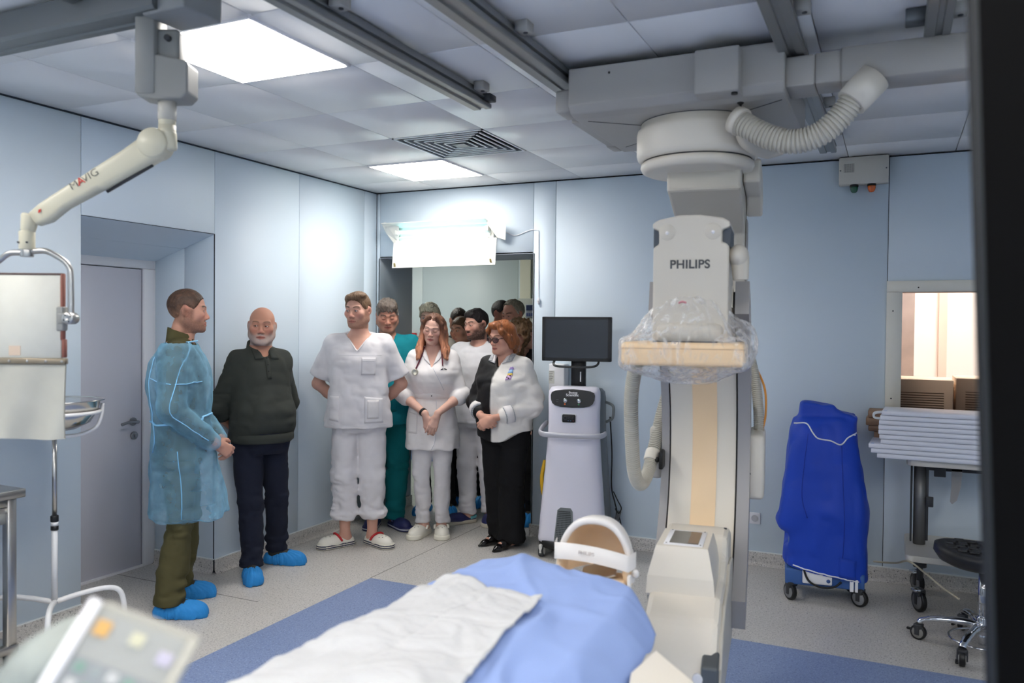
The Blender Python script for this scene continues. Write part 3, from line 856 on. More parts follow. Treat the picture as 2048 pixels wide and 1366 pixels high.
# ---------------------------------------------------------------- germicidal lamp above the doorway
UV = thing('wall_lamp', 'lit germicidal tube lamp with white shutters above the doorway', 'lamp', (.1, 0, 2.2))
m_lw = M('lamp_white_metal', (240, 238, 230), .4)
W2 = lambda nm, b, m, **k: part(nm, b, m, UV, world=True, **k)
ux0, ux1 = .20, 1.10
W2('housing', B().bx(ux0, ux1, -.045, -.002, 2.20, 2.385, .003, 1), m_lw)
W2('upper_shutter', B().prism([(-.045, 2.37), (-.16, 2.395), (-.16, 2.399), (-.043, 2.374)], ux0 - .05, ux1 - .02, 'x'), m_lw)
def q3(px, py, y): return at(px, py, Y=y)
yo = -.21
a, b_, c, d = q3(787, 486, -.13), q3(993, 475, -.13), q3(990, 529, yo), q3(784, 536, yo)
bb = B(); n_ = (b_ - a).cross(d - a).normalized() * .003
bb._add([a, b_, c, d, a + n_, b_ + n_, c + n_, d + n_], [(0, 1, 2, 3), (7, 6, 5, 4), (0, 4, 5, 1), (1, 5, 6, 2), (2, 6, 7, 3), (3, 7, 4, 0)], False)
W2('lower_shutter', bb, m_lw)
for px, py in ((789, 532), (981, 523)):
    c = q3(px, py - 2, yo - .003)
    W2('catch', B().box(c, (.016, .006, .03), (.3, 0, 0), .002), M('brass_catch', (176, 160, 110), .35, .8))
for pl in ([(763, 447), (770, 445), (797, 453), (797, 484), (787, 486), (772, 466), (768, 458)], [(972, 446), (978, 434), (1011, 445), (1010, 480), (993, 475), (981, 452)]):
    pts = [q3(px, py, -.11 if i < 3 else -.06) for i, (px, py) in enumerate(pl)]
    bb = B(); off = Vector((.004, 0, 0))
    n_ = len(pts)
    bb._add(pts + [p_ + off for p_ in pts], [tuple(range(n_)), tuple(range(2 * n_ - 1, n_ - 1, -1))] + [(k, k + n_, (k + 1) % n_ + n_, (k + 1) % n_) for k in range(n_)], False)
    W2('end_shutter', bb, m_lw)
m_uv = M('uv_tube', (235, 255, 255), .3, emit=(170, 238, 255), estr=2.4)
for z in (2.33, 2.245):
    W2('tube', B().cyl((ux0 + .06, -.075, z), (ux1 - .04, -.075, z), .013, seg=14), m_uv, label='glowing lamp tube')
    for x in (ux0 + .05, ux1 - .035):
        W2('tube_holder', B().bx(x - .012, x + .012, -.095, -.045, z - .02, z + .02, .003), m_lw)
W2('reflector', B().prism([(-.046, 2.30), (-.062, 2.287), (-.046, 2.275)], ux0 + .02, ux1 - .02, 'x'), m_lw)
cp = [at(px, py, Y=-.006) for px, py in ((1010, 464), (1030, 471), (1048, 465), (1062, 460), (1073, 460), (1077, 463), (1077, 480), (1077, 560), (1077, 598))]
cord = part('lamp_cord', B().tube(spline(cp, 5), .003, 8), m_white)
tag(cord, 'thin white cord running from the lit lamp down the wall by the doorway', 'cord')
sq = at(1077, 602, Y=-.012)
sw = thing('cord_switch', 'small white switch hanging at the end of the lamp cord', 'switch', sq)
part('shell', B().sph((0, 0, 0), (.013, .010, .027)), m_white, sw)
part('rocker', B().bx(-.005, .005, -.0125, -.008, -.008, .006, .002), m_line, sw)

# ---------------------------------------------------------------- signal box under the ceiling, sockets
sb = thing('signal_box', 'grey metal speaker box on the wall with a green and an orange lamp', 'signal box', (3.69, -.04, 2.585))
m_box = M('box_enamel', (206, 202, 192), .45, bump=.02, bscale=300)
part('case', B().bx(3.547, 3.833, -.075, 0, 2.497, 2.667, .003, 1), m_box, sb, True)
for i in range(10):
    for j in range(9):
        part('grille_hole', B().cyl((3.578 + i * .0062, -.0762, 2.573 + j * .0062), (3.578 + i * .0062, -.0745, 2.573 + j * .0062), .0019, seg=6), m_black, sb, True)
for x in (3.556, 3.82):
    part('screw', B().cyl((x, -.078, 2.585), (x, -.074, 2.585), .0045, seg=10), m_alu_d, sb, True)
for x, nm, col in ((3.636, 'green', (24, 92, 62)), (3.737, 'orange', (228, 104, 32))):
    l_ = part('signal_lamp', B().lathe([(.0001, -.052), (.012, -.05), (.02, -.04), (.0235, -.026), (.0235, -.012), (.021, -.011)], 20, (x, -.04, 2.497)), M(nm + '_lens', col, .12, spec=.7, coat=.5), sb, True, label=nm + ' signal lamp')
    part('lamp_base', B().cyl((x, -.04, 2.484), (x, -.04, 2.498), .0255, seg=20), m_black, sb, True)
for dx, lab in ((0, 'white wall socket, the one nearer the blue covered machine'), (-.073, 'white wall socket half hidden behind the scanner arc')):
    c = at(1510, 1036, Y=0); x = c.x + dx
    so = thing('wall_socket', lab, 'socket', (x, 0, c.z))
    part('plate', B().box((0, -.005, 0), (.072, .01, .076), None, .003), m_white, so)
    part('cup', B().lathe([(.022, -.0105), (.0205, -.0105), (.019, -.002), (.0001, -.002)], 24, (0, 0, 0), 'y'), M('cup_grey', (200, 200, 204), .5), so)
    for s_ in (-1, 1):
        part('pin_hole', B().cyl((s_ * .0085, -.0035, 0), (s_ * .0085, -.002, 0), .003, seg=8), m_black, so)

# ---------------------------------------------------------------- wall dispenser behind the trolley, fire call point
dp = at(1116, 750, Y=-.03)
ds = thing('wall_dispenser', 'white box fixed to the wall behind the black monitor', 'dispenser', (dp.x, 0, dp.z))
part('case', B().bx(-.05, .075, -.09, 0, -.2, .085, .008), m_white, ds)
part('label_sticker', B().bx(-.048, -.005, -.0915, -.09, -.06, .035), M('label_grey', (214, 214, 208), .6), ds)
for k in range(6):
    part('print_line', B().bx(-.044, -.012 - (k % 3) * .006, -.0922, -.0914, .024 - k * .012, .027 - k * .012), m_logo, ds)
part('button', B().bx(-.015, .01, -.094, -.09, -.15, -.12, .002), m_dark, ds)

# ---------------------------------------------------------------- white trolley with the black monitor
TR = thing('equipment_trolley', 'white curved medical console on casters with black top panel', 'console', (1.868, -.26, 0), .17)
m_tw = M('console_white', (226, 224, 236), .3, spec=.5)
m_tg = M('console_grey', (118, 124, 126), .45)
QT = lambda nm, b, m, **k: part(nm, b, m, TR, **k)
def sec(z, hx, yf_, yb__, n=3.2, cx=0, k=28, bow=.02):
    r_ = []
    for i in range(k):
        a = 2 * PI * i / k
        ca, sa = math.cos(a), math.sin(a)
        r_.append((cx + math.copysign(abs(ca) ** (2 / n), ca) * hx, (yf_ + yb__) / 2 + math.copysign(abs(sa) ** (2 / n), sa) * (yb__ - yf_) / 2, z))
    return r_
QT('shell', B().loft([sec(.105, .232, -.22, .0), sec(.13, .234, -.222, .0), sec(.35, .218, -.20, .0), sec(.62, .195, -.172, .0), (sec(.85, .18, -.155, .0)), sec(.99, .178, -.15, .0), sec(1.1, .181, -.145, 0), sec(1.14, .178, -.135, 0), sec(1.165, .165, -.11, 0), sec(1.172, .14, -.08, 0)]), m_tw)
QT('rear_shell', B().loft([sec(.09, .24, -.03, .25), sec(.4, .225, -.03, .23), sec(.85, .195, -.03, .2), sec(1.08, .196, -.03, .17), sec(1.13, .19, -.03, .15), sec(1.155, .17, -.02, .12)]), m_tg)
QT('base', B().loft([sec(.065, .22, -.235, .25), sec(.075, .24, -.245, .26), sec(.115, .243, -.245, .26), sec(.12, .236, -.236, .25)]), m_black)
# black instrument panel, slightly raised and leaning back
def facey(z): return -.150 + (max(0, z - 1.03) ** 1.6) * .35
pl = [(-.152, 1.115), (-.145, 1.135), (-.12, 1.146), (-.06, 1.154), (0, 1.157), (.06, 1.154), (.12, 1.146), (.145, 1.135), (.152, 1.115), (.150, 1.085), (.14, 1.06), (.12, 1.045), (.08, 1.035), (0, 1.031), (-.08, 1.035), (-.12, 1.045), (-.14, 1.06), (-.150, 1.085)]
bb = B(); n_ = len(pl)
fr = [(x, facey(z) - .006, z) for x, z in pl]; bk = [(x, facey(z) + .03, z) for x, z in pl]
bb._add(fr + bk, [tuple(range(n_))] + [(k, k + n_, (k + 1) % n_ + n_, (k + 1) % n_) for k in range(n_)], False)
ip = QT('instrument_panel', bb, M('panel_black', (28, 28, 30), .35))
t_ = text('lettering', 'Boston', .021, m_white, TR, (.005, facey(1.135) - .0115, 1.135), (PI / 2 - .22, 0, 0), off=.0003, ext=.0004)
t_ = text('lettering', 'Scientific', .025, m_white, TR, (.0, facey(1.119) - .0115, 1.118), (PI / 2 - .2, 0, 0), off=.0003, ext=.0004)
for x, col in ((-.048, (226, 110, 50)), (.048, (60, 150, 90))):
    QT('dial', B().lathe([(.0165, .004), (.0165, -.006), (.013, -.012), (.0001, -.0125)], 20, (x, facey(1.08) - .005, 1.08), 'y'), m_chrome)
    QT('indicator', B().sph((x - .003, facey(1.058) - .007, 1.055), (.006, .003, .006), 10, 6), M('indicator_lens', col, .3))
QT('vent_mark', B().bx(-.112, -.095, facey(1.08) - .0085, facey(1.08) - .006, 1.082, 1.086).bx(-.112, -.097, facey(1.075) - .0085, facey(1.075) - .006, 1.068, 1.072), M('faint_mark', (92, 92, 96), .5))
QT('socket_bezel', B().box((-.022, -.152, .958), (.104, .012, .066), None, .012, 3), m_white)
QT('socket_panel', B().box((-.022, -.157, .958), (.092, .012, .054), None, .010, 3), m_black)
for x, r_ in ((-.045, .015), (-.018, .008), (.003, .006)):
    QT('port', B().lathe([(r_, .002), (r_, -.006), (r_ * .6, -.006), (r_ * .5, .0)], 16, (x, -.162, .96), 'y'), m_dark)
for x, c in ((-.025, (90, 120, 170)), (-.008, (90, 120, 170)), (.01, (150, 60, 60))):
    QT('port_light', B().sph((x, -.1635, .943), .0035, 8, 6), M('port_light', c, .4))
bar = spline([(-.215, .02, .905), (-.228, -.06, .882), (-.225, -.15, .858), (-.19, -.205, .85), (-.1, -.225, .848), (0, -.228, .848), (.1, -.225, .848), (.19, -.205, .85), (.215, -.16, .852), (.222, -.1, .856)], 6)
QT('push_bar', B().tube(bar, .017, 12, flat=(1.15, .7)), M('bar_silver', (196, 196, 204), .35, .2))
# perforated grille
gl = [(-.108, .075), (.035, .075), (.02, .33), (.005, .352), (-.065, .352), (-.085, .335)]
def gy(z): return -.222 + (z - .13) * .0955
bb = B(); n_ = len(gl)
fr = [(x, gy(z) - .004, z) for x, z in gl]; bk = [(x, gy(z) + .03, z) for x, z in gl]
bb._add(fr + bk, [tuple(range(n_))[::-1]] + [(k, k + n_, (k + 1) % n_ + n_, (k + 1) % n_) for k in range(n_)], False)
QT('grille', bb, m_tg)
hole = None
for i in range(11):
    for j in range(19):
        z = .115 + j * .0118
        half = .062 - (z - .1) * .09
        x = -.036 + (i - 5) / 5 * half * .93
        if hole is None:
            hole = QT('grille_hole', B().box((0, 0, 0), (.0052, .003, .0062)), m_black); hh = hole
        else:
            hh = hole.copy(); COL.objects.link(hh)
        hh.location = (x, gy(z) - .0045, z)
for x, y in ((-.2, -.17), (.2, -.17), (-.2, .19), (.2, .19)):
    cs = QT('caster', B().lathe([(.035, -.018), (.046, -.016), (.048, -.01), (.048, .01), (.046, .016), (.035, .018)], 24, (x, y, .048), 'x'), M('tyre_grey', (72, 74, 76), .6))
    part('wheel_cover', B().lathe([(.034, -.02), (.03, -.022), (.0001, -.022)], 20, (x, y, .048), 'x').lathe([(.034, .02), (.03, .022), (.0001, .022)], 20, (x, y, .048), 'x').bx(x - .013, x + .013, y - .048, y + .0, .03, .09, .008), M('wheel_white', (214, 212, 206), .5), cs)
QT('monitor_post', B().bx(-.045, .055, .02, .07, 1.1, 1.42, .004, 1), m_black)
QT('post_slot', B().bx(.02, .028, .015, .021, 1.2, 1.27), m_white)
QT('side_handle', B().tube(spline([(.195, .06, 1.06), (.25, .03, 1.04), (.262, .0, 1.0), (.25, .02, .95), (.205, .05, .92)], 6), .010, 10), m_tg)
QT('side_cable', B().tube(spline([(.22, .12, .95), (.236, .12, .7), (.232, .15, .45), (.26, .13, .34), (.275, .12, .28), (.26, .13, .2), (.235, .16, .16)], 6), .005, 8).tube(spline([(.25, .12, .42), (.285, .1, .36), (.31, .1, .31), (.29, .11, .27), (.265, .12, .3), (.30, .12, .22), (.305, .12, .16), (.27, .14, .14)], 6), .004, 8), m_black)
QT('cable_box', B().box((.27, .14, .2), (.03, .05, .16), (0, .25, 0), .006), M('cable_box_grey', (90, 92, 94), .5))
QT('yellow_cable', B().tube(spline([(-.245, .10, .62), (-.258, .06, .5), (-.25, .08, .38), (-.22, .12, .33)], 6), .014, 10), M('yellow_sleeve', (244, 190, 40), .5))
MN = thing('monitor', 'black flat monitor standing on top of the white console', 'monitor', (1.873, -.28, 1.5), .17 )
QM = lambda nm, b, m, **k: part(nm, b, m, MN, **k)
QM('casing', B().box((0, 0, 0), (.49, .045, .31), None, .006), m_black)
QM('screen', B().bx(-.222, .222, -.0238, -.0228, -.132, .138), M('off_screen', (44, 48, 54), .18, spec=.6))
QM('bezel', B().bx(-.243, .243, -.0248, -.0222, .138, .153).bx(-.243, .243, -.0248, -.0222, -.153, -.132).bx(-.243, -.222, -.0248, -.0222, -.153, .153).bx(.222, .243, -.0248, -.0222, -.153, .153), M('bezel_black', (14, 14, 16), .35))
QM('handle', B().tube(spline([(-.155, .0, -.152), (-.158, -.03, -.168), (-.145, -.05, -.185), (-.1, -.058, -.192), (0, -.06, -.194), (.1, -.058, -.192), (.145, -.05, -.182), (.158, -.03, -.166), (.155, 0, -.152)], 6), .008, 10), M('handle_black', (44, 46, 48), .25))
QM('mount', B().bx(-.05, .06, .02, .06, -.12, .05, .005), m_black)

# ---------------------------------------------------------------- patient table with drapes
m_drape = M('blue_drape', (152, 174, 224), .8, spec=.2, bump=.05, bscale=300)
m_pad = M('white_pad', (208, 208, 208), .9, spec=.1, bump=.3, bscale=30, var=.02)
PT = thing('patient_table', 'narrow patient table under a blue drape in front of the scanner', 'table', (3.03, -4.4, 0))
WP = lambda nm, b, m, **k: part(nm, b, m, PT, world=True, **k)
WP('tabletop', B().bx(2.80, 3.245, -6.0, -3.46, .785, .83, .015), m_putty_l)
WP('pedestal', B().bx(2.8, 3.3, -6.1, -5.3, 0, .72, .04).bx(2.88, 3.22, -6.0, -5.2, .7, .79, .02), m_putty_l)
pc = [at(1312, 1300, Z=.80), at(1420, 1392, Z=.80), at(1330, 1450, Z=.80), at(1255, 1390, Z=.80), at(1262, 1345, Z=.80)]
WP('side_board', B().prism([(p_.x, p_.y) for p_ in pc], .786, .80, 'z', .002), m_putty_l, label='cream board sticking out at the side of the table')


def sheet(name, outline_fn, nu, nv, mat, thick, wr):
    """cloth surface: outline_fn(u,v)->Vector, wrinkle fn(u,v,p)->dz; given a small thickness"""
    b = B(); top = []; bot = []
    for j in range(nv + 1):
        r1, r2 = [], []
        for i in range(nu + 1):
            p_ = outline_fn(i / nu, j / nv); p_.z += wr(i / nu, j / nv, p_)
            r1.append(p_); r2.append(p_ - Vector((0, 0, thick)))
        top.append(r1); bot.append(r2)
    b.loft(top, cap=False, closed=False); b.loft(bot, cap=False, closed=False)
    ed = [top[0], bot[0]]; b.loft(ed, False, False)
    b.loft([top[-1], bot[-1]], False, False)
    b.loft([[r_[0] for r_ in top], [r_[0] for r_ in bot]], False, False); b.loft([[r_[-1] for r_ in top], [r_[-1] for r_ in bot]], False, False)
    bmesh.ops.remove_doubles(b.bm, verts=b.bm.verts[:], dist=1e-5)
    return b


def hsh(i, j, s=0):
    return (math.sin(i * 127.1 + j * 311.7 + s * 74.7) * 43758.5453) % 1


def vn(x, y, s=0):
    i, j = math.floor(x), math.floor(y); f, g = x - i, y - j
    f, g = f * f * (3 - 2 * f), g * g * (3 - 2 * g)
    return (hsh(i, j, s) * (1 - f) + hsh(i + 1, j, s) * f) * (1 - g) + (hsh(i, j + 1, s) * (1 - f) + hsh(i + 1, j + 1, s) * f) * g - .5


def drape_pt(u, v):
    # u across the table (0 left .. 1 right), v along (0 near .. 1 far end)
    y = -6.0 + v * 2.62
    far = max(0, v - .88) / .12
    half = .305 - .07 * far ** 2 * 1.0
    x = 3.02 + (u * 2 - 1) * (half + .02 * vn(v * 9, u * 2, 3))
    e = abs(u * 2 - 1)
    z = .865 + .045 * math.exp(-((u - .35) / .35) ** 2)
    drop = max(0, e - .76) / .24
    z -= drop ** 1.5 * (.17 if u < .5 else .10)
    if far > .5: z -= ((far - .5) / .5) ** 2 * .06
    if u > .5: x += .012 * drop * (1 if v < .95 else .4)
    return Vector((x, y, z))


def ridge(x, y, s):
    return 1 - min(1, abs(vn(x, y, s)) * 6)


def crease(u, v):
    return (.018 * vn(u * 4 + v * 3, v * 14, 1) + .009 * ridge(u * 3 + v * 9, v * 8 - u * 3, 2) + .008 * ridge(u * 2.5 - v * 10, v * 9 + u * 3, 5)
            + .005 * ridge(u * 5 + v * 4, v * 22 - u * 2, 6) + .004 * vn(u * 16, v * 50, 4))


dr = sheet('drape', drape_pt, 90, 240, m_drape, .002, lambda u, v, p_: crease(u, v))
DR = part('surgical_drape', dr, m_drape)
tag(DR, 'light blue surgical drape spread over the patient table', 'drape')
pa, pb, pcc, pd = at(215, 1430, Z=.89), at(860, 1430, Z=.91), at(1085, 1188, Z=.915), at(892, 1163, Z=.915)


def pad_pt(u, v):
    L_, R_ = pa.lerp(pd, v), (at(760, 1500, Z=.91) if False else pb).lerp(pcc, v)
    p_ = L_.lerp(R_, u)
    p_.y += .035 * v * (u * (1 - u) * 4) * -.6
    e = max(0, .25 - u) / .25
    uu, vv = min(1, max(0, (p_.x - 3.02) / .61 + .5)), min(1, max(0, (p_.y + 6) / 2.62))
    zz = [drape_pt(min(1, max(0, uu + du)), min(1, max(0, vv + dv))).z + crease(min(1, max(0, uu + du)), min(1, max(0, vv + dv))) for du, dv in ((0, 0), (.025, 0), (-.025, 0), (0, .008), (0, -.008))]
    p_.z = max(max(zz), .80) + .018
    return p_


PD = part('absorbent_pad', sheet('pad', pad_pt, 60, 120, m_pad, .006, lambda u, v, p_: .006 * vn(u * 4, v * 9, 7) - .005 * ridge(u * 3 + v * 2, v * 9, 8) - .004 * ridge(u * 5 - v * 3, v * 7 + u * 2, 3) + .0015 * vn(u * 24, v * 60, 9) - .006 * math.exp(-((v - .62 - .05 * u) / .008) ** 2) - .005 * math.exp(-((u - .58) / .01) ** 2)), m_pad)
tag(PD, 'white quilted absorbent pad lying on the blue drape', 'pad')

# head holder beyond the end of the table
hh = at(1187, 1100, D=2.72)
HH = thing('head_support', 'white head support with tan lining at the far end of the patient table', 'head support', (hh.x, hh.y, hh.z), .12)
m_hs = M('support_white', (240, 236, 232), .35); m_tanf = M('tan_foam', (246, 220, 186), .6)
def hring(z, rx, ry, n=40): return [(rx * math.cos(2 * PI * k / n), ry * math.sin(2 * PI * k / n), z) for k in range(n)]
def arch(s_, w_, h0, h1):
    """arched shell section at depth s_: from the left side over the crown to the right"""
    out = []
    for k in range(25):
        a = PI - PI * k / 24
        e = .8
        ca, sa = math.cos(a), math.sin(a)
        out.append((math.copysign(abs(ca) ** e, ca) * w_, s_, h0 + abs(sa) ** .9 * (h1 - h0)))
    return out
def ar(s_, w_, h1, dz=0): return [(x_, y_ + dz * 0, z_ + dz) for x_, y_, z_ in arch(s_, w_, -.10, h1)]
part('shell', B().loft([ar(.19, .075, .03), ar(.15, .105, .07), ar(.09, .126, .098), ar(.03, .134, .106), ar(.012, .134, .105), ar(.004, .130, .101), ar(.004, .117, .086), ar(.016, .113, .082)], cap=False, closed=False), m_hs, HH)
part('lining', B().loft([ar(.012, .114, .083), ar(.06, .108, .076), ar(.12, .09, .052), ar(.165, .055, .01), ar(.17, .01, -.05)], cap=False, closed=False), m_tanf, HH, label='tan padded lining')
bandt = []
for z in (-.028, .026): bandt.append([(x_, -.035 - .02 * (1 - (x_ / .135) ** 2) + (.07 if abs(x_) > .134 else 0), z - .012 * (x_ / .135) + (-.016 * (x_ / .135) ** 2)) for x_ in np.linspace(-.1362, .1362, 25)])
band2 = [[(x_, y_ + .006, z_) for x_, y_, z_ in r_] for r_ in bandt]
part('strap', B().loft([bandt[0], bandt[1], band2[1], band2[0], bandt[0]], cap=False, closed=False), m_hs, HH, label='broad white band across the front')
text('lettering', 'PHILIPS', .017, M('embossed', (230, 224, 220), .4), HH, (-.012, -.0565, .002), (PI / 2, .08, 0), off=.0003, ext=.0012)
part('side_pad', B().sph((.112, .03, -.06), (.018, .05, .055)).sph((-.115, .03, -.06), (.016, .05, .05)), m_tanf, HH)
part('mirror_plate', B().box((.01, .05, -.085), (.13, .11, .006), (.3, -.35, 0), .002), m_steel, HH)
part('cradle', B().bx(-.10, .12, -.2, .12, -.125, -.112, .004).bx(.05, .11, -.1, .08, -.112, -.09, .006), m_tanf, HH)
part('hinge_knob', B().sph((.142, .0, -.065), (.012, .012, .014)), m_hs, HH)
part('clip', B().bx(.122, .134, -.05, -.03, -.125, -.06, .003), m_hs, HH)

# ---------------------------------------------------------------- machine under the blue cover
BC = thing('covered_machine', 'wheeled machine on a blue base hidden under a cover by the wall', 'machine', (3.52, -.48, 0), .12)
m_bb = M('base_blue', (58, 96, 160), .4); m_cov = M('royal_blue_cover', (28, 68, 184), .5, spec=.4, bump=.06, bscale=200)
part('base', B().bx(-.215, .215, -.15, .15, .095, .19, .012).bx(-.2, .2, -.14, .14, .2, .36, .03), m_bb, BC)
part('body', B().bx(-.14, .14, -.1, .1, .3, 1.05, .03), m_bb, BC)
part('front_box', B().bx(-.12, .04, -.172, -.14, .115, .23, .006), m_white, BC)
part('bracket', B().bx(.135, .155, -.165, -.15, .09, .16, .002).bx(.162, .178, -.165, -.15, .09, .16, .002), m_white, BC)
part('front_cable', B().tube(spline([(-.115, -.165, .24), (-.108, -.178, .18), (-.08, -.182, .13), (-.02, -.182, .105), (.05, -.172, .11), (.09, -.16, .14)], 6), .006, 8), m_black, BC)
part('emblem', B().lathe([(.011, 0), (.011, -.002), (.0001, -.002)], 18, (.02, -.172, .14), 'y'), M('emblem_blue', (60, 90, 150), .5), BC)
def caster(parent, x, y, r=.042, rz=0, cover=(128, 130, 134)):
    c = part('caster', B().lathe([(r * .8, -.013), (r * .97, -.012), (r, -.007), (r, .007), (r * .97, .012), (r * .8, .013)], 22, (0, 0, r), 'x'), m_black, parent)
    c.location = (x, y, 0); c.rotation_euler = (0, 0, rz)
    part('wheel_cover', B().lathe([(r * .78, -.012), (r * .7, -.0165), (.0001, -.0165)], 20, (0, 0, r), 'x').lathe([(r * .78, .012), (r * .7, .0165), (.0001, .0165)], 20, (0, 0, r), 'x'), M('caster_grey', cover, .5), c)
    part('fork', B().bx(-.022, .022, -r * .5, r * .5, r * 1.45, r * 2.15, .006).bx(-.024, -.0175, -.012, .012, r * .7, r * 2, .002).bx(.0175, .024, -.012, .012, r * .7, r * 2, .002), m_dark, c)
    return c
for x, y in ((-.185, -.13), (.19, -.13), (-.17, .13), (.17, .13)): caster(BC, x, y, .05, .9 if x > 0 else .6)

# ---------------------------------------------------------------- side table with boards, stool
TB = thing('side_table', 'pale wheeled side table on grey posts under the window', 'table', (4.4, -.32, 0))
m_lam = M('pale_laminate', (206, 202, 194), .45)
TZ = .862
def rslab(x0, x1, y0, y1, z0, z1, r):
    pts = []
    for cx, cy_, a0 in ((x1 - r, y1 - r, 0), (x0 + r, y1 - r, 90), (x0 + r, y0 + r, 180), (x1 - r, y0 + r, 270)):
        for k in range(6):
            a = math.radians(a0 + 18 * k); pts.append((cx + r * math.cos(a), cy_ + r * math.sin(a)))
    return B().prism(pts, z0, z1, 'z', .004)
WT = lambda nm, b, m, **k: part(nm, b, m, TB, world=True, **k)
WT('tabletop', rslab(3.955, 5.0, -.58, -.06, TZ - .035, TZ, .05), m_lam)
WT('shelf', rslab(3.955, 5.0, -.62, -.06, .30, .335, .04), m_lam)
for x in (4.03, 4.92):
    WT('post', B().cyl((x, -.31, .33), (x, -.31, TZ - .03), .033, seg=24), M('post_grey', (120, 120, 120), .4, .5))
    WT('post_rail', B().bx(x + .03, x + .045, -.325, -.295, .36, TZ - .05, .002).bx(x - .05, x - .04, -.34, -.28, .35, TZ - .04, .002), m_dark)
WT('under_frame', B().bx(4.06, 4.9, -.33, -.29, TZ - .09, TZ - .045, .004), m_dark)
WT('bracket', B().bx(4.1, 4.16, -.36, -.345, TZ - .12, TZ - .05, .003), m_dark)
WT('bracket', B().bx(4.06, 4.1, -.345, -.33, .56, .62, .004), m_dark)
WT('hanging_arm', B().prism([(4.19, .79), (4.245, .79), (4.24, .7), (4.22, .61), (4.195, .585), (4.185, .60), (4.19, .68)], -.33, -.322, 'y'), m_grey_en)
for x, y in ((4.03, -.52), (4.03, -.14), (4.92, -.52), (4.92, -.14)):
    WT('caster_stem', B().cyl((x, y, .18), (x, y, .305), .016, seg=14).cyl((x, y, .255), (x, y, .30), .035, seg=18), m_dark)
    c = caster(TB, x - 4.4, y + .32, .062, .5, (110, 110, 112))
    part('brake', B().bx(-.055, -.02, -.05, .0, .125, .14, .003), m_chrome, c)
cb = part('floor_cable', B().tube(spline([at(1748, 1123, Y=-.1), at(1790, 1126, Y=-.35), at(1817, 1128, Y=-.62) + Vector((0, -.02, .02)), at(1850, 1146, Y=-.66), at(1885, 1175, Y=-.75), at(1918, 1198, Y=-.85)], 8), .0055, 8), M('cable_cream', (188, 180, 160), .5))
tag(cb, 'cream cable hanging across the lower shelf of the side table', 'cable')

# stack of boards
m_board = M('white_board', (228, 230, 240), .4); m_brown = M('brown_board', (140, 112, 90), .6, var=.08, vscale=12)
m_bedge = M('board_edge', (216, 216, 228), .5)
by0, dz = -.60, .0268
lefts = [1755, 1743, 1738, 1762, 1759, 1757, 1757, 1758, 1760, 1763]
order = ['bottom', 'second from the bottom', 'third from the bottom', 'fourth from the bottom', 'fifth from the bottom', 'fifth from the top', 'fourth from the top', 'third from the top', 'second from the top', 'topmost']
z = TZ + .0005
for k, px in enumerate(lefts):
    xl_ = at(px, 860, Y=by0).x
    o = thing('board', 'white board in the stack on the side table, ' + order[k], 'board', (xl_, by0, z), -.045, 'white boards stacked on the side table')
    part('panel', B().bx(0, .95, 0, .30, .0005, dz - .002, .0025, 1), m_board, o)
    part('edge_band', B().bx(-.001, .0, .002, .298, .003, dz - .0045), m_bedge, o)
    if k in (2, 9): part('corner_mark', B().bx(.012, .026, .012, .024, dz - .002, dz - .0015), M('blue_mark', (70, 140, 220), .6), o, label='blue corner mark')
    z += dz
z = TZ + .06
for k, px in enumerate((1748, 1737, 1732, 1736)):
    xl_ = at(px, 860, Y=-.28).x
    t_ = (.05, .035, .045, .045)[k]
    o = thing('brown_board', 'brown carton behind the white boards, ' + ('bottom one', 'second from the bottom', 'second from the top', 'topmost')[k] + ' of its stack', 'carton', (xl_, -.27, z if k else TZ + .0005), 0, 'brown cartons behind the white boards')
    part('slab', B().bx(0, .6, 0, .20, .0005, (t_ - .001) if k else t_ + .059, .004, 1), m_brown, o)
    part('end_flap', B().bx(-.002, .002, .01, .19, .004, t_ - .006), M('flap_brown', (118, 92, 72), .7), o)
    z += t_
o = thing('cord_loop', 'loop of cream strap sticking out of the board stack', 'strap', at(1752, 833, Y=-.45))
part('strap', B().tube(spline([(.06, 0, .03), (.0, -.02, .025), (-.012, -.03, .01), (0, -.03, -.005), (.06, -.02, -.006)], 6), .006, 8, flat=(1.4, .5)), m_line, o)

# two vented tan cabinets behind the window
for k, (pa_, pb_) in enumerate(((1760, 1909), (1911, 2060))):
    a, b_ = at(pa_, 756, Y=.55), at(pb_, 756, Y=.55)
    o = thing('vented_cabinet', ('tan vented metal cabinet seen through the window, the one at the left', 'tan vented metal cabinet behind the window beside the black panel')[k], 'cabinet', (a.x, .55, 0), 0, 'vented cabinets behind the window')
    ww = b_.x - a.x
    part('case', B().bx(.004, ww - .004, 0, .4, 0, a.z, .004, 1), M('cabinet_tan', (206, 184, 160), .5), o)
    for r_ in range(9):
        part('vent_slot', B().bx(.06, ww - .06, -.0015, .001, a.z - .095 - r_ * .0165, a.z - .089 - r_ * .0165), M('slot_dark', (128, 104, 84), .7), o)

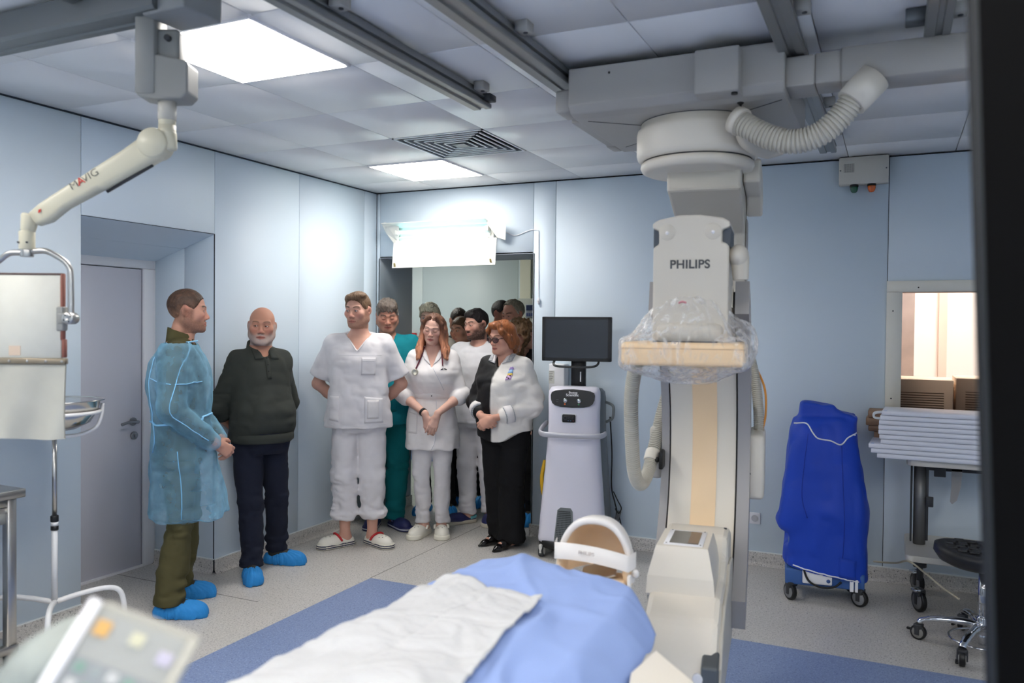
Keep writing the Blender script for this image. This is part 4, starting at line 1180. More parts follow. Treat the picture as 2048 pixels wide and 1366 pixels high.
STL = thing('swivel_stool', 'black padded swivel stool with chrome five arm base', 'stool', (4.30, -1.0, 0))
m_sb = M('stool_rubber', (34, 35, 38), .45, bump=.04, bscale=120)
QS = lambda nm, b, m, **k: part(nm, b, m, STL, **k)
def seat_ring(z, r_, k=36, sx=1, sag=0): return [(r_ * math.cos(2 * PI * i / k) * sx, r_ * math.sin(2 * PI * i / k) * .9, z + sag * math.cos(2 * 2 * PI * i / k)) for i in range(k)]
QS('seat', B().loft([seat_ring(.40, .08), seat_ring(.415, .15), seat_ring(.44, .2), seat_ring(.475, .226, sag=.004), seat_ring(.505, .222, sag=.009), seat_ring(.512, .2, sag=.011), seat_ring(.5, .12, sag=.004), seat_ring(.496, .04)]), m_sb)
for i in range(-3, 4):
    for j in range(-2, 3):
        x, y = i * .052 + (j % 2) * .014, j * .055
        if x * x + y * y < .165 ** 2:
            rr2 = math.hypot(x, y)
            QS('seat_tread', B().box((x, y, .5015 + max(0, rr2 - .04) * .085), (.042, .042, .01), (0, 0, 0), .003), m_sb)
QS('column', B().cyl((0, 0, .1), (0, 0, .41), .024, seg=20), m_chrome)
QS('column_ring', B().cyl((0, 0, .235), (0, 0, .24), .0265, seg=20), m_alu)
QS('hub', B().cyl((0, 0, .085), (0, 0, .17), .04, .03, seg=24, bevel=.006), m_chrome)
QS('gas_lift', B().cyl((0, 0, .03), (0, 0, .1), .02, seg=18), m_chrome)
QS('foot_ring', B().tube([(.15 * math.cos(2 * PI * k / 40), .15 * math.sin(2 * PI * k / 40), .055) for k in range(40)], .006, 8, closed=True), m_chrome)
for k in range(5):
    a = math.radians(184 + 72 * k - 8)
    dx, dy = math.cos(a), math.sin(a)
    QS('arm', B().tube(spline([(dx * .03, dy * .03, .125), (dx * .1, dy * .1, .13), (dx * .2, dy * .2, .122), (dx * .265, dy * .265, .105), (dx * .285, dy * .285, .088)], 6), [.024] * 8 + [.021] * 8 + [.018] * 9, 12, flat=(.75, 1)), m_chrome)
    c = caster(STL, dx * .285, dy * .285, .0385, a + 1.2 + k * .7, (140, 138, 134))
    part('brake_lever', B().bx(-.03, -.016, -.07, -.03, .03, .042, .004), m_black, c)

# ---------------------------------------------------------------- close to the camera: control unit and black panel
FD = .78; cu0 = at(250, 1330, D=FD); u_ = FD / FPX
CU = thing('control_unit', 'out of focus grey control unit with keypad close to the camera', 'control unit', cu0, YAW)
QC = lambda nm, b, m, **k: part(nm, b, m, CU, **k)
def CP(px, py, dy=0): return Vector(((px - 250) * u_, dy, (1330 - py) * u_))
m_cu = M('unit_ivory', (168, 166, 156), .5); m_cug = M('unit_grey_green', (150, 156, 150), .6, var=.12, vscale=30)
tl_, tr_ = CP(196, 1205), CP(392, 1278)
exu = (tr_ - tl_).normalized(); eyu = Vector((-exu.z, 0, exu.x)); tilt = Vector((0, .55, .835))
dn = Vector((-.42, -.30, -.85)).normalized()        # down the face
nf = exu.cross(dn).normalized(); nf = nf if nf.y < 0 else -nf
Lw = (tr_ - tl_).length
def FP(a, b2, h=0): return tl_ + exu * (a * Lw) + dn * (b2 * .24) + nf * h
def plate(a0, a1, b0, b1, h0, h1):
    bb = B(); v = [FP(a, b2, h) for h in (h0, h1) for a, b2 in ((a0, b0), (a1, b0), (a1, b1), (a0, b1))]
    bb._add(v, [(0, 1, 2, 3), (7, 6, 5, 4), (0, 4, 5, 1), (1, 5, 6, 2), (2, 6, 7, 3), (3, 7, 4, 0)], False); return bb
QC('body', plate(0, 1, 0, 1, -.03, 0), m_cu)
QC('face_plate', plate(.02, .97, .02, .98, 0, .001), M('face_grey', (164, 164, 158), .5))
QC('edge_bar', B().tube([FP(-.01, -.01, .004), FP(-.01, 1, .004)], .006, 10), m_white)
QC('edge_bar', B().tube([FP(1.0, -.0, .002), FP(1.0, 1, .002)], .005, 10), m_cu)
QC('screen', plate(.06, .97, .42, 1.0, .001, .002), M('unit_screen', (50, 56, 60), .3))
QC('grey_band', plate(.06, .9, .2, .42, .001, .0015), M('unit_band', (148, 150, 150), .5))
QC('key', plate(.1, .24, .05, .11, .001, .0025), M('key_orange', (214, 168, 100), .5), label='orange key')
QC('key', plate(.45, .58, .05, .10, .001, .0025), M('key_yellow', (202, 198, 170), .5), label='yellow key')
QC('key', plate(.76, .9, .08, .13, .001, .0025), M('key_violet', (190, 184, 198), .5), label='violet key')
for i in range(5):
    for j in range(3):
        c = ((130, 156, 142), (196, 196, 192), (150, 156, 154))[(i * 2 + j) % 3]
        QC('key', plate(.12 + i * .16, .22 + i * .16, .215 + j * .07, .255 + j * .07, .001, .0025), M('key_face', c, .5))
def lump(): 
    rings = []
    for t, c, rx, rz in ((0, CP(-60, 1440, .03), .02, .03), (.2, CP(-10, 1410, .03), .045, .05), (.5, CP(50, 1370, .03), .055, .05), (.8, CP(120, 1340, .03), .05, .044), (1, CP(180, 1330, .03), .02, .03)):
        rings.append([c + Vector((rx * .3 * math.cos(a), rx * math.sin(a), rz * math.cos(a))) for a in np.linspace(0, 2 * PI, 20, endpoint=False)])
    return B().loft(rings)
QC('rear_housing', lump(), m_cug)
_bx = CP(150, 0).x
QC('support_arm', B().tube(spline([CP(150, 1420, .03), Vector((_bx, .05, (.98 - cu0.z) * .6)), Vector((_bx, .06, .955 - cu0.z))], 6), .012, 10), m_alu)
QC('support_foot', B().lathe([(.055, .938 - cu0.z), (.055, .948 - cu0.z), (.018, .962 - cu0.z)], 28, (_bx, .06, 0)), m_dark)

PD_ = .95; k0 = at(1925, 60, D=PD_); k1 = at(1973, 1320, D=PD_)
BP = thing('black_panel', 'tall black panel standing close at the right edge of the view', 'panel', (k1.x, k1.y, 0), YAW)
dxs = (k0 - k1).dot(_R0)
sl = dxs / (k0.z - k1.z)
def bxx(z): return (z - k1.z) * sl
part('sheet', B().prism([(bxx(.06), .06), (bxx(2.25), 2.25), (.6, 2.25), (.6, .06)], -.012, 0, 'y', .002), M('matt_black', (8, 8, 9), .9, spec=.08), BP)
part('edge_profile', B().prism([(bxx(.06) - .002, .06), (bxx(2.25) - .002, 2.25), (bxx(2.25) + .004, 2.25), (bxx(.06) + .004, .06)], -.013, .001, 'y'), M('panel_edge', (16, 20, 24), .6), BP)
part('foot', B().bx(.05, .58, -.15, .2, 0, .06, .01), m_black, BP)
# ---------------------------------------------------------------- smooth solid modelling on a grid (bodies, clothes, hair)
f32 = np.float32


def axis_pts(lo, hi, coarse, fine=()):
    """grid coordinates lo..hi with step coarse, finer inside the (a,b,step) intervals"""
    out = [lo]
    x = lo
    while x < hi:
        st = coarse
        for a, b, s_ in fine:
            if a - 1e-6 <= x <= b: st = min(st, s_)
            elif x < a < x + st: st = min(st, max(a - x, s_))
        x += st; out.append(x)
    return np.array(out, f32)


_rng = np.random.RandomState(3)
_perm = _rng.permutation(256)
_perm = np.concatenate([_perm, _perm, _perm])
_val = _rng.rand(256).astype(f32)


def vnoise(x, y, z):
    xi, yi, zi = np.floor(x).astype(int), np.floor(y).astype(int), np.floor(z).astype(int)
    fx, fy, fz = x - xi, y - yi, z - zi
    fx, fy, fz = fx * fx * (3 - 2 * fx), fy * fy * (3 - 2 * fy), fz * fz * (3 - 2 * fz)
    xi &= 255; yi &= 255; zi &= 255
    r = 0
    for a in (0, 1):
        for b in (0, 1):
            for c in (0, 1):
                h = _val[_perm[_perm[_perm[xi + a] + yi + b] + zi + c] & 255]
                r = r + h * (fx if a else 1 - fx) * (fy if b else 1 - fy) * (fz if c else 1 - fz)
    return r - .5


def rotm(yaw=0, pitch=0, roll=0):
    """local axes: x person's left, -y front, z up.  yaw turns to the person's left, pitch nods down, roll tips to the person's left"""
    return np.array(Euler((math.radians(pitch), math.radians(roll), math.radians(yaw)), 'XYZ').to_matrix(), dtype=f32)


class Frame:
    def __init__(s, t=(0, 0, 0), R=None, sc=1.0):
        s.t = np.array(t, f32); s.R = np.eye(3, dtype=f32) if R is None else R; s.sc = sc

    def w(s, p): return s.R @ (np.array(p, f32) * s.sc) + s.t

    def inv(s, P): return ((P - s.t) @ s.R) / s.sc


class Field:
    BIG = .12

    def __init__(s, xs, ys, zs):
        s.ax = (xs, ys, zs)
        s.f = np.full((len(xs), len(ys), len(zs)), s.BIG, f32)

    def region(s, lo, hi):
        sl = []
        for a, l, h in zip(s.ax, lo, hi):
            i, j = np.searchsorted(a, l), np.searchsorted(a, h, 'right')
            if i >= j: return None
            sl.append(slice(i, j))
        return tuple(sl)

    def apply(s, lo, hi, fn, k, op='u', m=.05):
        lo, hi = np.array(lo) - m - k, np.array(hi) + m + k
        sl = s.region(lo, hi)
        if sl is None: return
        X = s.ax[0][sl[0]][:, None, None]; Y = s.ax[1][sl[1]][None, :, None]; Z = s.ax[2][sl[2]][None, None, :]
        d = fn(X, Y, Z)
        f = s.f[sl]
        if op == 's': a, b = -f, d
        elif op == 'i': a, b = -f, -d
        else: a, b = f, d
        if op == 's':      # subtract: max(f,-d)
            r = -smin(-f, d, k)
        elif op == 'i':    # intersect: max(f,d)
            r = -smin(-f, -d, k)
        else: r = smin(f, d, k)
        s.f[sl] = r

    def seg(s, a, b, ra, rb=None, k=.02, op='u', fr=None, sq=(1, 1, 1)):
        rb = ra if rb is None else rb
        if fr is not None: a, b, ra, rb = fr.w(a), fr.w(b), ra * fr.sc, rb * fr.sc
        a, b = np.array(a, f32), np.array(b, f32)
        ba = b - a; L = float(ba @ ba) + 1e-12; R_ = max(ra, rb)

        def fn(X, Y, Z):
            px, py, pz = X - a[0], Y - a[1], Z - a[2]
            t = np.clip((px * ba[0] + py * ba[1] + pz * ba[2]) / L, 0, 1)
            return np.sqrt((px - ba[0] * t) ** 2 + (py - ba[1] * t) ** 2 + (pz - ba[2] * t) ** 2) - (ra + (rb - ra) * t)
        s.apply(np.minimum(a, b) - R_, np.maximum(a, b) + R_, fn, k, op)

    def chain(s, pts, rs, k=.02, op='u', fr=None):
        for i in range(len(pts) - 1): s.seg(pts[i], pts[i + 1], rs[i], rs[i + 1], k, op, fr)

    def ell(s, c, r, k=.02, op='u', fr=None, R=None):
        c = np.array(c, f32); r = np.array(r, f32)
        if fr is not None:
            c = fr.w(c); r = r * fr.sc
            R = fr.R if R is None else fr.R @ R
        R = np.eye(3, dtype=f32) if R is None else R
        m = float(r.max())

        def fn(X, Y, Z):
            px, py, pz = X - c[0], Y - c[1], Z - c[2]
            q = [(px * R[0, i] + py * R[1, i] + pz * R[2, i]) / r[i] for i in range(3)]
            k0 = np.sqrt(q[0] ** 2 + q[1] ** 2 + q[2] ** 2)
            k1 = np.sqrt((q[0] / r[0]) ** 2 + (q[1] / r[1]) ** 2 + (q[2] / r[2]) ** 2) + 1e-9
            return k0 * (k0 - 1) / k1
        s.apply(c - m, c + m, fn, k, op)

    def box(s, c, h, rd=.0, k=.01, op='u', fr=None, R=None):
        c = np.array(c, f32); h = np.array(h, f32)
        if fr is not None:
            c = fr.w(c); h = h * fr.sc; R = fr.R if R is None else fr.R @ R
        R = np.eye(3, dtype=f32) if R is None else R
        m = float(np.sqrt((h ** 2).sum()))

        def fn(X, Y, Z):
            px, py, pz = X - c[0], Y - c[1], Z - c[2]
            q = [np.abs(px * R[0, i] + py * R[1, i] + pz * R[2, i]) - (h[i] - rd) for i in range(3)]
            o = np.sqrt(np.maximum(q[0], 0) ** 2 + np.maximum(q[1], 0) ** 2 + np.maximum(q[2], 0) ** 2)
            return o + np.minimum(np.maximum(q[0], np.maximum(q[1], q[2])), 0) - rd
        s.apply(c - m, c + m, fn, k, op)

    def loft(s, rows, k=.02, op='u', n=2.3, cap=.012):
        """rows (z,cx,cy,rx,ry) bottom to top; stacked superellipses"""
        rows = np.array(sorted(rows), f32)
        lo = (float((rows[:, 1] - rows[:, 3]).min()), float((rows[:, 2] - rows[:, 4]).min()), rows[0, 0])
        hi = (float((rows[:, 1] + rows[:, 3]).max()), float((rows[:, 2] + rows[:, 4]).max()), rows[-1, 0])
        # smooth interpolation of the section along z
        zz = np.linspace(rows[0, 0], rows[-1, 0], 160)
        tab = [np.interp(zz, rows[:, 0], rows[:, i]) for i in range(1, 5)]
        ker = np.ones(9) / 9
        tab = [np.convolve(np.pad(t, 4, 'edge'), ker, 'valid') for t in tab]

        def fn(X, Y, Z):
            cx, cy, rx, ry = [np.interp(Z.ravel(), zz, t).astype(f32)[None, None, :] for t in tab]
            u = np.abs(X - cx) / rx; v = np.abs(Y - cy) / ry
            q = (u ** n + v ** n) ** (1 / n)
            d = (q - 1) * np.minimum(rx, ry) * np.where(q < 1, 1, 1)
            return -smin(-d, -np.maximum(rows[0, 0] - Z, Z - rows[-1, 0]) - 0 * d, cap)
        s.apply(lo, hi, fn, k, op)

    def half(s, p, n_, k=.004, op='i'):
        """keep the side the normal points away from"""
        p, n_ = np.array(p, f32), np.array(n_, f32); n_ = n_ / np.linalg.norm(n_)
        X, Y, Z = s.ax[0][:, None, None], s.ax[1][None, :, None], s.ax[2][None, None, :]
        d = (X - p[0]) * n_[0] + (Y - p[1]) * n_[1] + (Z - p[2]) * n_[2]
        s.f = -smin(-s.f, -d, k)

    def where(s, fn, k=.004, op='i'):
        X, Y, Z = s.ax[0][:, None, None], s.ax[1][None, :, None], s.ax[2][None, None, :]
        d = fn(X, Y, Z).astype(f32)
        if op == 'i': s.f = -smin(-s.f, -d, k)
        elif op == 's': s.f = -smin(-s.f, d, k)
        elif op == 'u': s.f = smin(s.f, d, k)
        else: s.f = s.f + d

    def wrinkle(s, amp, fx, fy, fz, seed=0, ridged=False, mask=None):
        near = np.abs(s.f) < .03
        I = np.nonzero(near)
        x, y, z = s.ax[0][I[0]], s.ax[1][I[1]], s.ax[2][I[2]]
        n_ = vnoise(x * fx + seed * 7.3, y * fy + seed * 3.1, z * fz + seed * 5.7)
        if ridged: n_ = (.25 - np.abs(n_)) * 1.6
        a = amp if mask is None else amp * mask(x, y, z)
        s.f[I] += (n_ * a).astype(f32)

    def mesh(s, smooth=1):
        f = s.f
        sg = f < 0
        nx, ny, nz = f.shape
        c = np.zeros((nx - 1, ny - 1, nz - 1), np.uint8)
        for a in (0, 1):
            for b in (0, 1):
                for d in (0, 1):
                    c += sg[a:nx - 1 + a, b:ny - 1 + b, d:nz - 1 + d]
        act = (c > 0) & (c < 8)
        I = np.argwhere(act)
        idx = np.full(act.shape, -1, np.int32); idx[act] = np.arange(len(I))
        v = {}
        for a in (0, 1):
            for b in (0, 1):
                for d in (0, 1):
                    v[a, b, d] = f[I[:, 0] + a, I[:, 1] + b, I[:, 2] + d]
        acc = np.zeros((len(I), 3), f32); cnt = np.zeros(len(I), f32)
        ks = list(v)
        for p in ks:
            for ax_ in range(3):
                if p[ax_]: continue
                q = list(p); q[ax_] = 1; q = tuple(q)
                va, vb = v[p], v[q]
                m = (va < 0) != (vb < 0)
                t = va / np.where(m, va - vb, 1)
                P = np.tile(np.array(p, f32), (len(I), 1)); P[:, ax_] = t
                acc += P * m[:, None]; cnt += m
        fr = acc / cnt[:, None]
        V = np.empty((len(I), 3), f32)
        for ax_ in range(3):
            A = s.ax[ax_]; i = I[:, ax_]
            V[:, ax_] = A[i] + fr[:, ax_] * (A[i + 1] - A[i])
        F = []
        for ax_ in range(3):
            o1, o2 = [(1, 2), (2, 0), (0, 1)][ax_]
            sl0 = [slice(None)] * 3; sl1 = [slice(None)] * 3
            sl0[ax_] = slice(0, -1); sl1[ax_] = slice(1, None)
            s0, s1 = sg[tuple(sl0)], sg[tuple(sl1)]
            E = np.argwhere(s0 != s1)
            ok = (E[:, o1] > 0) & (E[:, o2] > 0) & (E[:, o1] < f.shape[o1] - 1) & (E[:, o2] < f.shape[o2] - 1)
            E = E[ok]
            if not len(E): continue
            def g(d1, d2):
                e = E.copy(); e[:, o1] -= d1; e[:, o2] -= d2
                return idx[e[:, 0], e[:, 1], e[:, 2]]
            q = np.stack([g(1, 1), g(0, 1), g(0, 0), g(1, 0)], 1)
            inside0 = s0[E[:, 0], E[:, 1], E[:, 2]]
            q[~inside0] = q[~inside0][:, ::-1]
            F.append(q)
        F = np.concatenate(F) if F else np.zeros((0, 4), int)
        for _ in range(smooth):           # one pass of light smoothing
            e = np.concatenate([F[:, [0, 1]], F[:, [1, 2]], F[:, [2, 3]], F[:, [3, 0]]])
            sm = np.zeros_like(V); n_ = np.zeros(len(V), f32)
            np.add.at(sm, e[:, 0], V[e[:, 1]]); np.add.at(n_, e[:, 0], 1)
            np.add.at(sm, e[:, 1], V[e[:, 0]]); np.add.at(n_, e[:, 1], 1)
            V = V * .55 + sm / np.maximum(n_, 1)[:, None] * .45
        return V, F


def smin(a, b, k):
    if k <= 1e-6: return np.minimum(a, b)
    h = np.maximum(k - np.abs(a - b), 0) / k
    return np.minimum(a, b) - h * h * (k * .25)


def raw_mesh(name, V, F, mat, parent, cols=None, label=None, kind=None, mats=None, midx=None):
    me = bpy.data.meshes.new(name)
    me.vertices.add(len(V)); me.vertices.foreach_set('co', np.asarray(V, f32).ravel())
    me.loops.add(F.size); me.loops.foreach_set('vertex_index', F.astype(np.int32).ravel())
    me.polygons.add(len(F))
    me.polygons.foreach_set('loop_start', np.arange(0, F.size, F.shape[1], dtype=np.int32))
    me.polygons.foreach_set('loop_total', np.full(len(F), F.shape[1], np.int32))
    me.polygons.foreach_set('use_smooth', np.ones(len(F), bool))
    me.update(calc_edges=True)
    for m in (mats or [mat]): me.materials.append(m)
    if midx is not None: me.polygons.foreach_set('material_index', midx.astype(np.int32))
    if cols is not None:
        ca = me.color_attributes.new('Col', 'FLOAT_COLOR', 'POINT')
        ca.data.foreach_set('color', np.concatenate([cols, np.ones((len(cols), 1))], 1).astype(f32).ravel())
    o = bpy.data.objects.new(name, me); COL.objects.link(o)
    if parent is not None: o.parent = parent
    return tag(o, label, kind=kind)


def sstep(a, b, x):
    t = np.clip((x - a) / (b - a), 0, 1); return t * t * (3 - 2 * t)


# ---------------------------------------------------------------- protective bag over the detector
bag_fr = CA
fd = Field(axis_pts(-.32, .34, .0055), axis_pts(-.94, -.30, .0075), axis_pts(1.38, 1.76, .0055))
fd.box((.003, -.64, 1.49), (.222, .225, .06), .03, .02)
fd.ell((.01, -.64, 1.53), (.20, .21, .165), .05)
fd.ell((.02, -.66, 1.63), (.11, .12, .085), .06)
fd.ell((.20, -.66, 1.53), (.055, .1, .085), .03)
fd.ell((-.05, -.66, 1.435), (.16, .17, .035), .03)
def _rad(x, y, z): return np.arctan2(x - .01, z - 1.36)
near = np.abs(fd.f) < .04
I = np.nonzero(near); x, y, z = fd.ax[0][I[0]], fd.ax[1][I[1]], fd.ax[2][I[2]]
a = np.arctan2(x - .01, y + .64)
r_ = np.hypot(x - .01, y + .64)
n1 = vnoise(a * 7, z * 5, r_ * 0 + 1.5); n2 = vnoise(a * 15 + 4, z * 9, r_ * 4)
n3 = vnoise(x * 45, y * 45, z * 28)
wm = sstep(1.44, 1.56, z)
fd.f[I] += ((.2 - np.abs(n1)) * .030 * wm + (.2 - np.abs(n2)) * .018 * (.35 + wm * .65) + (.25 - np.abs(n3)) * .009).astype(f32)
V, F = fd.mesh(0)
m_bag = M('clear_film', (240, 241, 243), .1, spec=.8, bump=.6, bscale=18)
_nt = m_bag.node_tree; _N = _nt.nodes; _L = _nt.links
_lw = _N.new('ShaderNodeLayerWeight'); _lw.inputs['Blend'].default_value = .35
_nz = _N.new('ShaderNodeTexNoise'); _nz.inputs['Scale'].default_value = 22; _nz.inputs['Detail'].default_value = 3; _nz.inputs['Distortion'].default_value = 1.5
_tc = _N.new('ShaderNodeTexCoord'); _mp = _N.new('ShaderNodeMapping'); _mp.inputs['Scale'].default_value = (1, 1, .45)
_L.new(_tc.outputs['Object'], _mp.inputs[0]); _L.new(_mp.outputs[0], _nz.inputs['Vector'])
_mr = _N.new('ShaderNodeMapRange'); _mr.inputs[1].default_value = .48; _mr.inputs[2].default_value = .75; _mr.inputs[3].default_value = .0; _mr.inputs[4].default_value = .48
_L.new(_nz.outputs['Fac'], _mr.inputs[0])
_ad = _N.new('ShaderNodeMath'); _ad.operation = 'MULTIPLY_ADD'; _ad.inputs[1].default_value = .6; _ad.use_clamp = True
_L.new(_lw.outputs['Facing'], _ad.inputs[0]); _L.new(_mr.outputs[0], _ad.inputs[2])
_tr = _N.new('ShaderNodeBsdfTransparent'); _mx = _N.new('ShaderNodeMixShader')
_L.new(_ad.outputs[0], _mx.inputs[0]); _L.new(_tr.outputs[0], _mx.inputs[1]); _L.new(_N['Principled BSDF'].outputs[0], _mx.inputs[2])
_L.new(_mx.outputs[0], _N['Material Output'].inputs[0])
raw_mesh('protective_bag', V, F, m_bag, CA, label='clear plastic bag tied over the detector')
part('bag_tie', B().tube(spline([(-.012, -.79, 1.670), (0, -.797, 1.674), (.012, -.79, 1.671)], 4), .004, 8), M('pink_tie', (206, 140, 146), .5), CA)
# ---------------------------------------------------------------- people
m_skin = M('skin', (220, 170, 150), .58, spec=.28, attr=True, bump=.02, bscale=260)
m_hair = M('hair', (90, 70, 55), .5, spec=.4, attr=True, var=.3, vscale=110, stretch=(1, .5, .35), bump=.6, bscale=140)
m_hairl = M('long_hair', (90, 70, 55), .42, spec=.45, attr=True, var=.3, vscale=90, stretch=(1, 1, .06), bump=.5, bscale=110)
m_eye_w = M('eye_white', (200, 190, 182), .25, spec=.5); m_pupil = M('pupil', (14, 12, 12), .1, spec=.7)
m_iris = {'blue': M('iris_blue', (96, 116, 134), .2), 'brown': M('iris_brown', (72, 50, 36), .2)}


def cloth(name, rgb, rough=.85, bump=.04, bscale=420, var=.03, fold=.2, **k):
    m = M(name, rgb, rough, spec=.25, bump=bump, bscale=bscale, var=var, vscale=14, **k)
    nt = m.node_tree                                # soft creases on top of the weave
    tc = nt.nodes.new('ShaderNodeTexCoord'); nz = nt.nodes.new('ShaderNodeTexNoise')
    nz.inputs['Scale'].default_value = 10; nz.inputs['Detail'].default_value = 1; nz.inputs['Distortion'].default_value = .5
    bp = nt.nodes.new('ShaderNodeBump'); bp.inputs['Strength'].default_value = fold; bp.inputs['Distance'].default_value = .03
    nt.links.new(tc.outputs['Object'], nz.inputs['Vector']); nt.links.new(nz.outputs['Fac'], bp.inputs['Height'])
    old = [n for n in nt.nodes if n.type == 'BUMP' and n is not bp][0]
    nt.links.new(bp.outputs[0], old.inputs['Normal'])
    return m


class Surf:
    """ray casts on a finished garment, to lay seams, pockets and collars on it"""
    def __init__(s, V, F):
        s.t = BVHTree.FromPolygons([Vector(v) for v in V.tolist()], F.tolist())

    def hit(s, x, z, side=-1, off=.0):
        h = s.t.ray_cast(Vector((x, side * 1.0, z)), Vector((0, -side, 0)))
        if h[0] is None: return None
        n = h[1] if h[1].y * side > 0 else -h[1]
        return h[0] + n * off

    def near(s, p, off=0):
        c, n, _, _ = s.t.find_nearest(Vector(p))
        d = (Vector(p) - c)
        if n.dot(d) < 0: n = -n
        return c + n * off


def seam(name, sf, pts, r, mat, parent, side=-1, off=.0, n=5, label=None, flat=None, near=False):
    P = spline([Vector((p[0], p[2] if len(p) > 2 else 0, p[1])) for p in pts], n)
    out = []
    for p in P:
        q = sf.near(p, off) if near else sf.hit(p.x, p.z, side, off)
        if q is not None: out.append(q)
    if len(out) < 2: return None
    return part(name, B().tube(out, r, 6, flat=flat), mat, parent, label=label)


def patch(name, sf, poly_fn, nu, nv, mat, parent, off=.003, side=-1, label=None):
    """poly_fn(u,v)->(x,z) laid on the garment"""
    g = [[sf.hit(*poly_fn(i / nu, j / nv), side, off) for i in range(nu + 1)] for j in range(nv + 1)]
    flatv = [p for r in g for p in r if p is not None]
    if not flatv: return None
    V, Fc = [], []
    ix = {}
    for j in range(nv + 1):
        for i in range(nu + 1):
            if g[j][i] is not None: ix[i, j] = len(V); V.append(g[j][i])
    for j in range(nv):
        for i in range(nu):
            q = [(i, j), (i + 1, j), (i + 1, j + 1), (i, j + 1)]
            if all(a in ix for a in q): Fc.append([ix[a] for a in q])
    b = B(); n0 = len(V)
    bk = [v - Vector((0, side * off * 1.5, 0)) for v in V]
    b._add(V + bk, Fc + [[k + n0 for k in f[::-1]] for f in Fc], True)
    bnd = {}
    for f in Fc:
        for k in range(4):
            e = (f[k], f[(k + 1) % 4]); bnd[e] = 1
    b.bm.verts.ensure_lookup_table()
    for (a, c) in list(bnd):
        if (c, a) not in bnd:
            try: b.bm.faces.new([b.bm.verts[i] for i in (a, c, c + n0, a + n0)])
            except ValueError: pass
    return part(name, b, mat, parent, label=label)


def quadp(x0, z0, x1, z1, x2, z2, x3, z3):
    """bilinear quad: bottom-left, bottom-right, top-right, top-left"""
    def fn(u, v):
        a = (x0 + (x1 - x0) * u, z0 + (z1 - z0) * u); b = (x3 + (x2 - x3) * u, z3 + (z2 - z3) * u)
        return (a[0] + (b[0] - a[0]) * v, a[1] + (b[1] - a[1]) * v)
    return fn


def head_solid(fd, hf, h):
    w_ = h.get('w', 1); jw = h.get('jaw', 1); fat = h.get('fat', 0); E = fd.ell; G = fd.seg
    E((0, .012, .03), (.075 * w_, .097, .085), .01, fr=hf)
    E((0, -.02, -.038), (.0625 * w_ + fat, .0635, .078), .03, fr=hf)
    for s_ in (-1, 1):
        G((s_ * .052 * jw, .008, -.060), (s_ * .02 * jw, -.066, -.099), .019 + fat, .017 + fat, .03, fr=hf)
        G((s_ * .054 * jw, .008, -.060), (s_ * .06, .006, -.01), .017, .02, .03, fr=hf)
        E((s_ * .040, -.058, -.022), (.026 + fat, .021, .022), .03, fr=hf)
        G((s_ * .045, -.068, .021), (s_ * .010, -.084, .019), .009, .0085, .016, fr=hf)
    E((0, -.079, -.101), (.021, .014, .015), .02, fr=hf)
    nz = h.get('nose', 1)
    for s_ in (-1, 1):
        E((s_ * .0315, -.102, -.001), (.019, .017, .013), .018, 's', fr=hf)
    G((0, -.0785, .012), (0, -.096 - .008 * (nz - 1), -.024), .008, .0098, .012, fr=hf)
    E((0, -.1005 - .01 * (nz - 1), -.034), (.0122 * nz, .0125, .011), .010, fr=hf)
    for s_ in (-1, 1):
        E((s_ * .0125 * nz, -.094, -.040), (.008, .011, .0085), .007, fr=hf)
        E((s_ * .0065, -.1, -.0475), (.0035, .005, .003), .003, 's', fr=hf)
    E((0, -.060, -.068), (.034, .0285, .030), .02, fr=hf)
    # mouth
    lp = h.get('lips', 1)
    G((-.024, -.079, -.0700), (0, -.0895, -.0655), .0045, .0066 * lp, .007, fr=hf); G((.024, -.079, -.0700), (0, -.0895, -.0655), .0045, .0066 * lp, .007, fr=hf)
    G((-.020, -.080, -.0755), (0, -.0880, -.0780), .0048, .0078 * lp, .007, fr=hf); G((.020, -.080, -.0755), (0, -.0880, -.0780), .0048, .0078 * lp, .007, fr=hf)
    G((-.021, -.094, -.0712), (0, -.0985, -.0708), .0025, .003, .003, 's', fr=hf); G((.021, -.094, -.0712), (0, -.0985, -.0708), .0025, .003, .003, 's', fr=hf)
    # eyelids with their opening
    op = h.get('open', 1)
    for s_ in (-1, 1):
        E((s_ * .0315, -.0735, -.001), (.0155, .0145, .0135), .006, fr=hf)
        if op: E((s_ * .0315, -.0905, -.001), (.0135, .012, .0047 * op), .0025, 's', fr=hf)
    for s_ in (-1, 1):
        Re = rotm(s_ * -22, 0, 0)
        E((s_ * .0800 * w_, .014, -.003), (.0065, .019, .029), .003, fr=hf, R=Re)
        E((s_ * .0765 * w_, .007, -.027), (.0065, .011, .013), .004, fr=hf, R=Re)
        E((s_ * .0875 * w_, .010, -.002), (.0055, .0115, .019), .003, 's', fr=hf, R=Re)
        E((s_ * .0865 * w_, .006, -.010), (.009, .007, .009), .003, 's', fr=hf, R=Re)


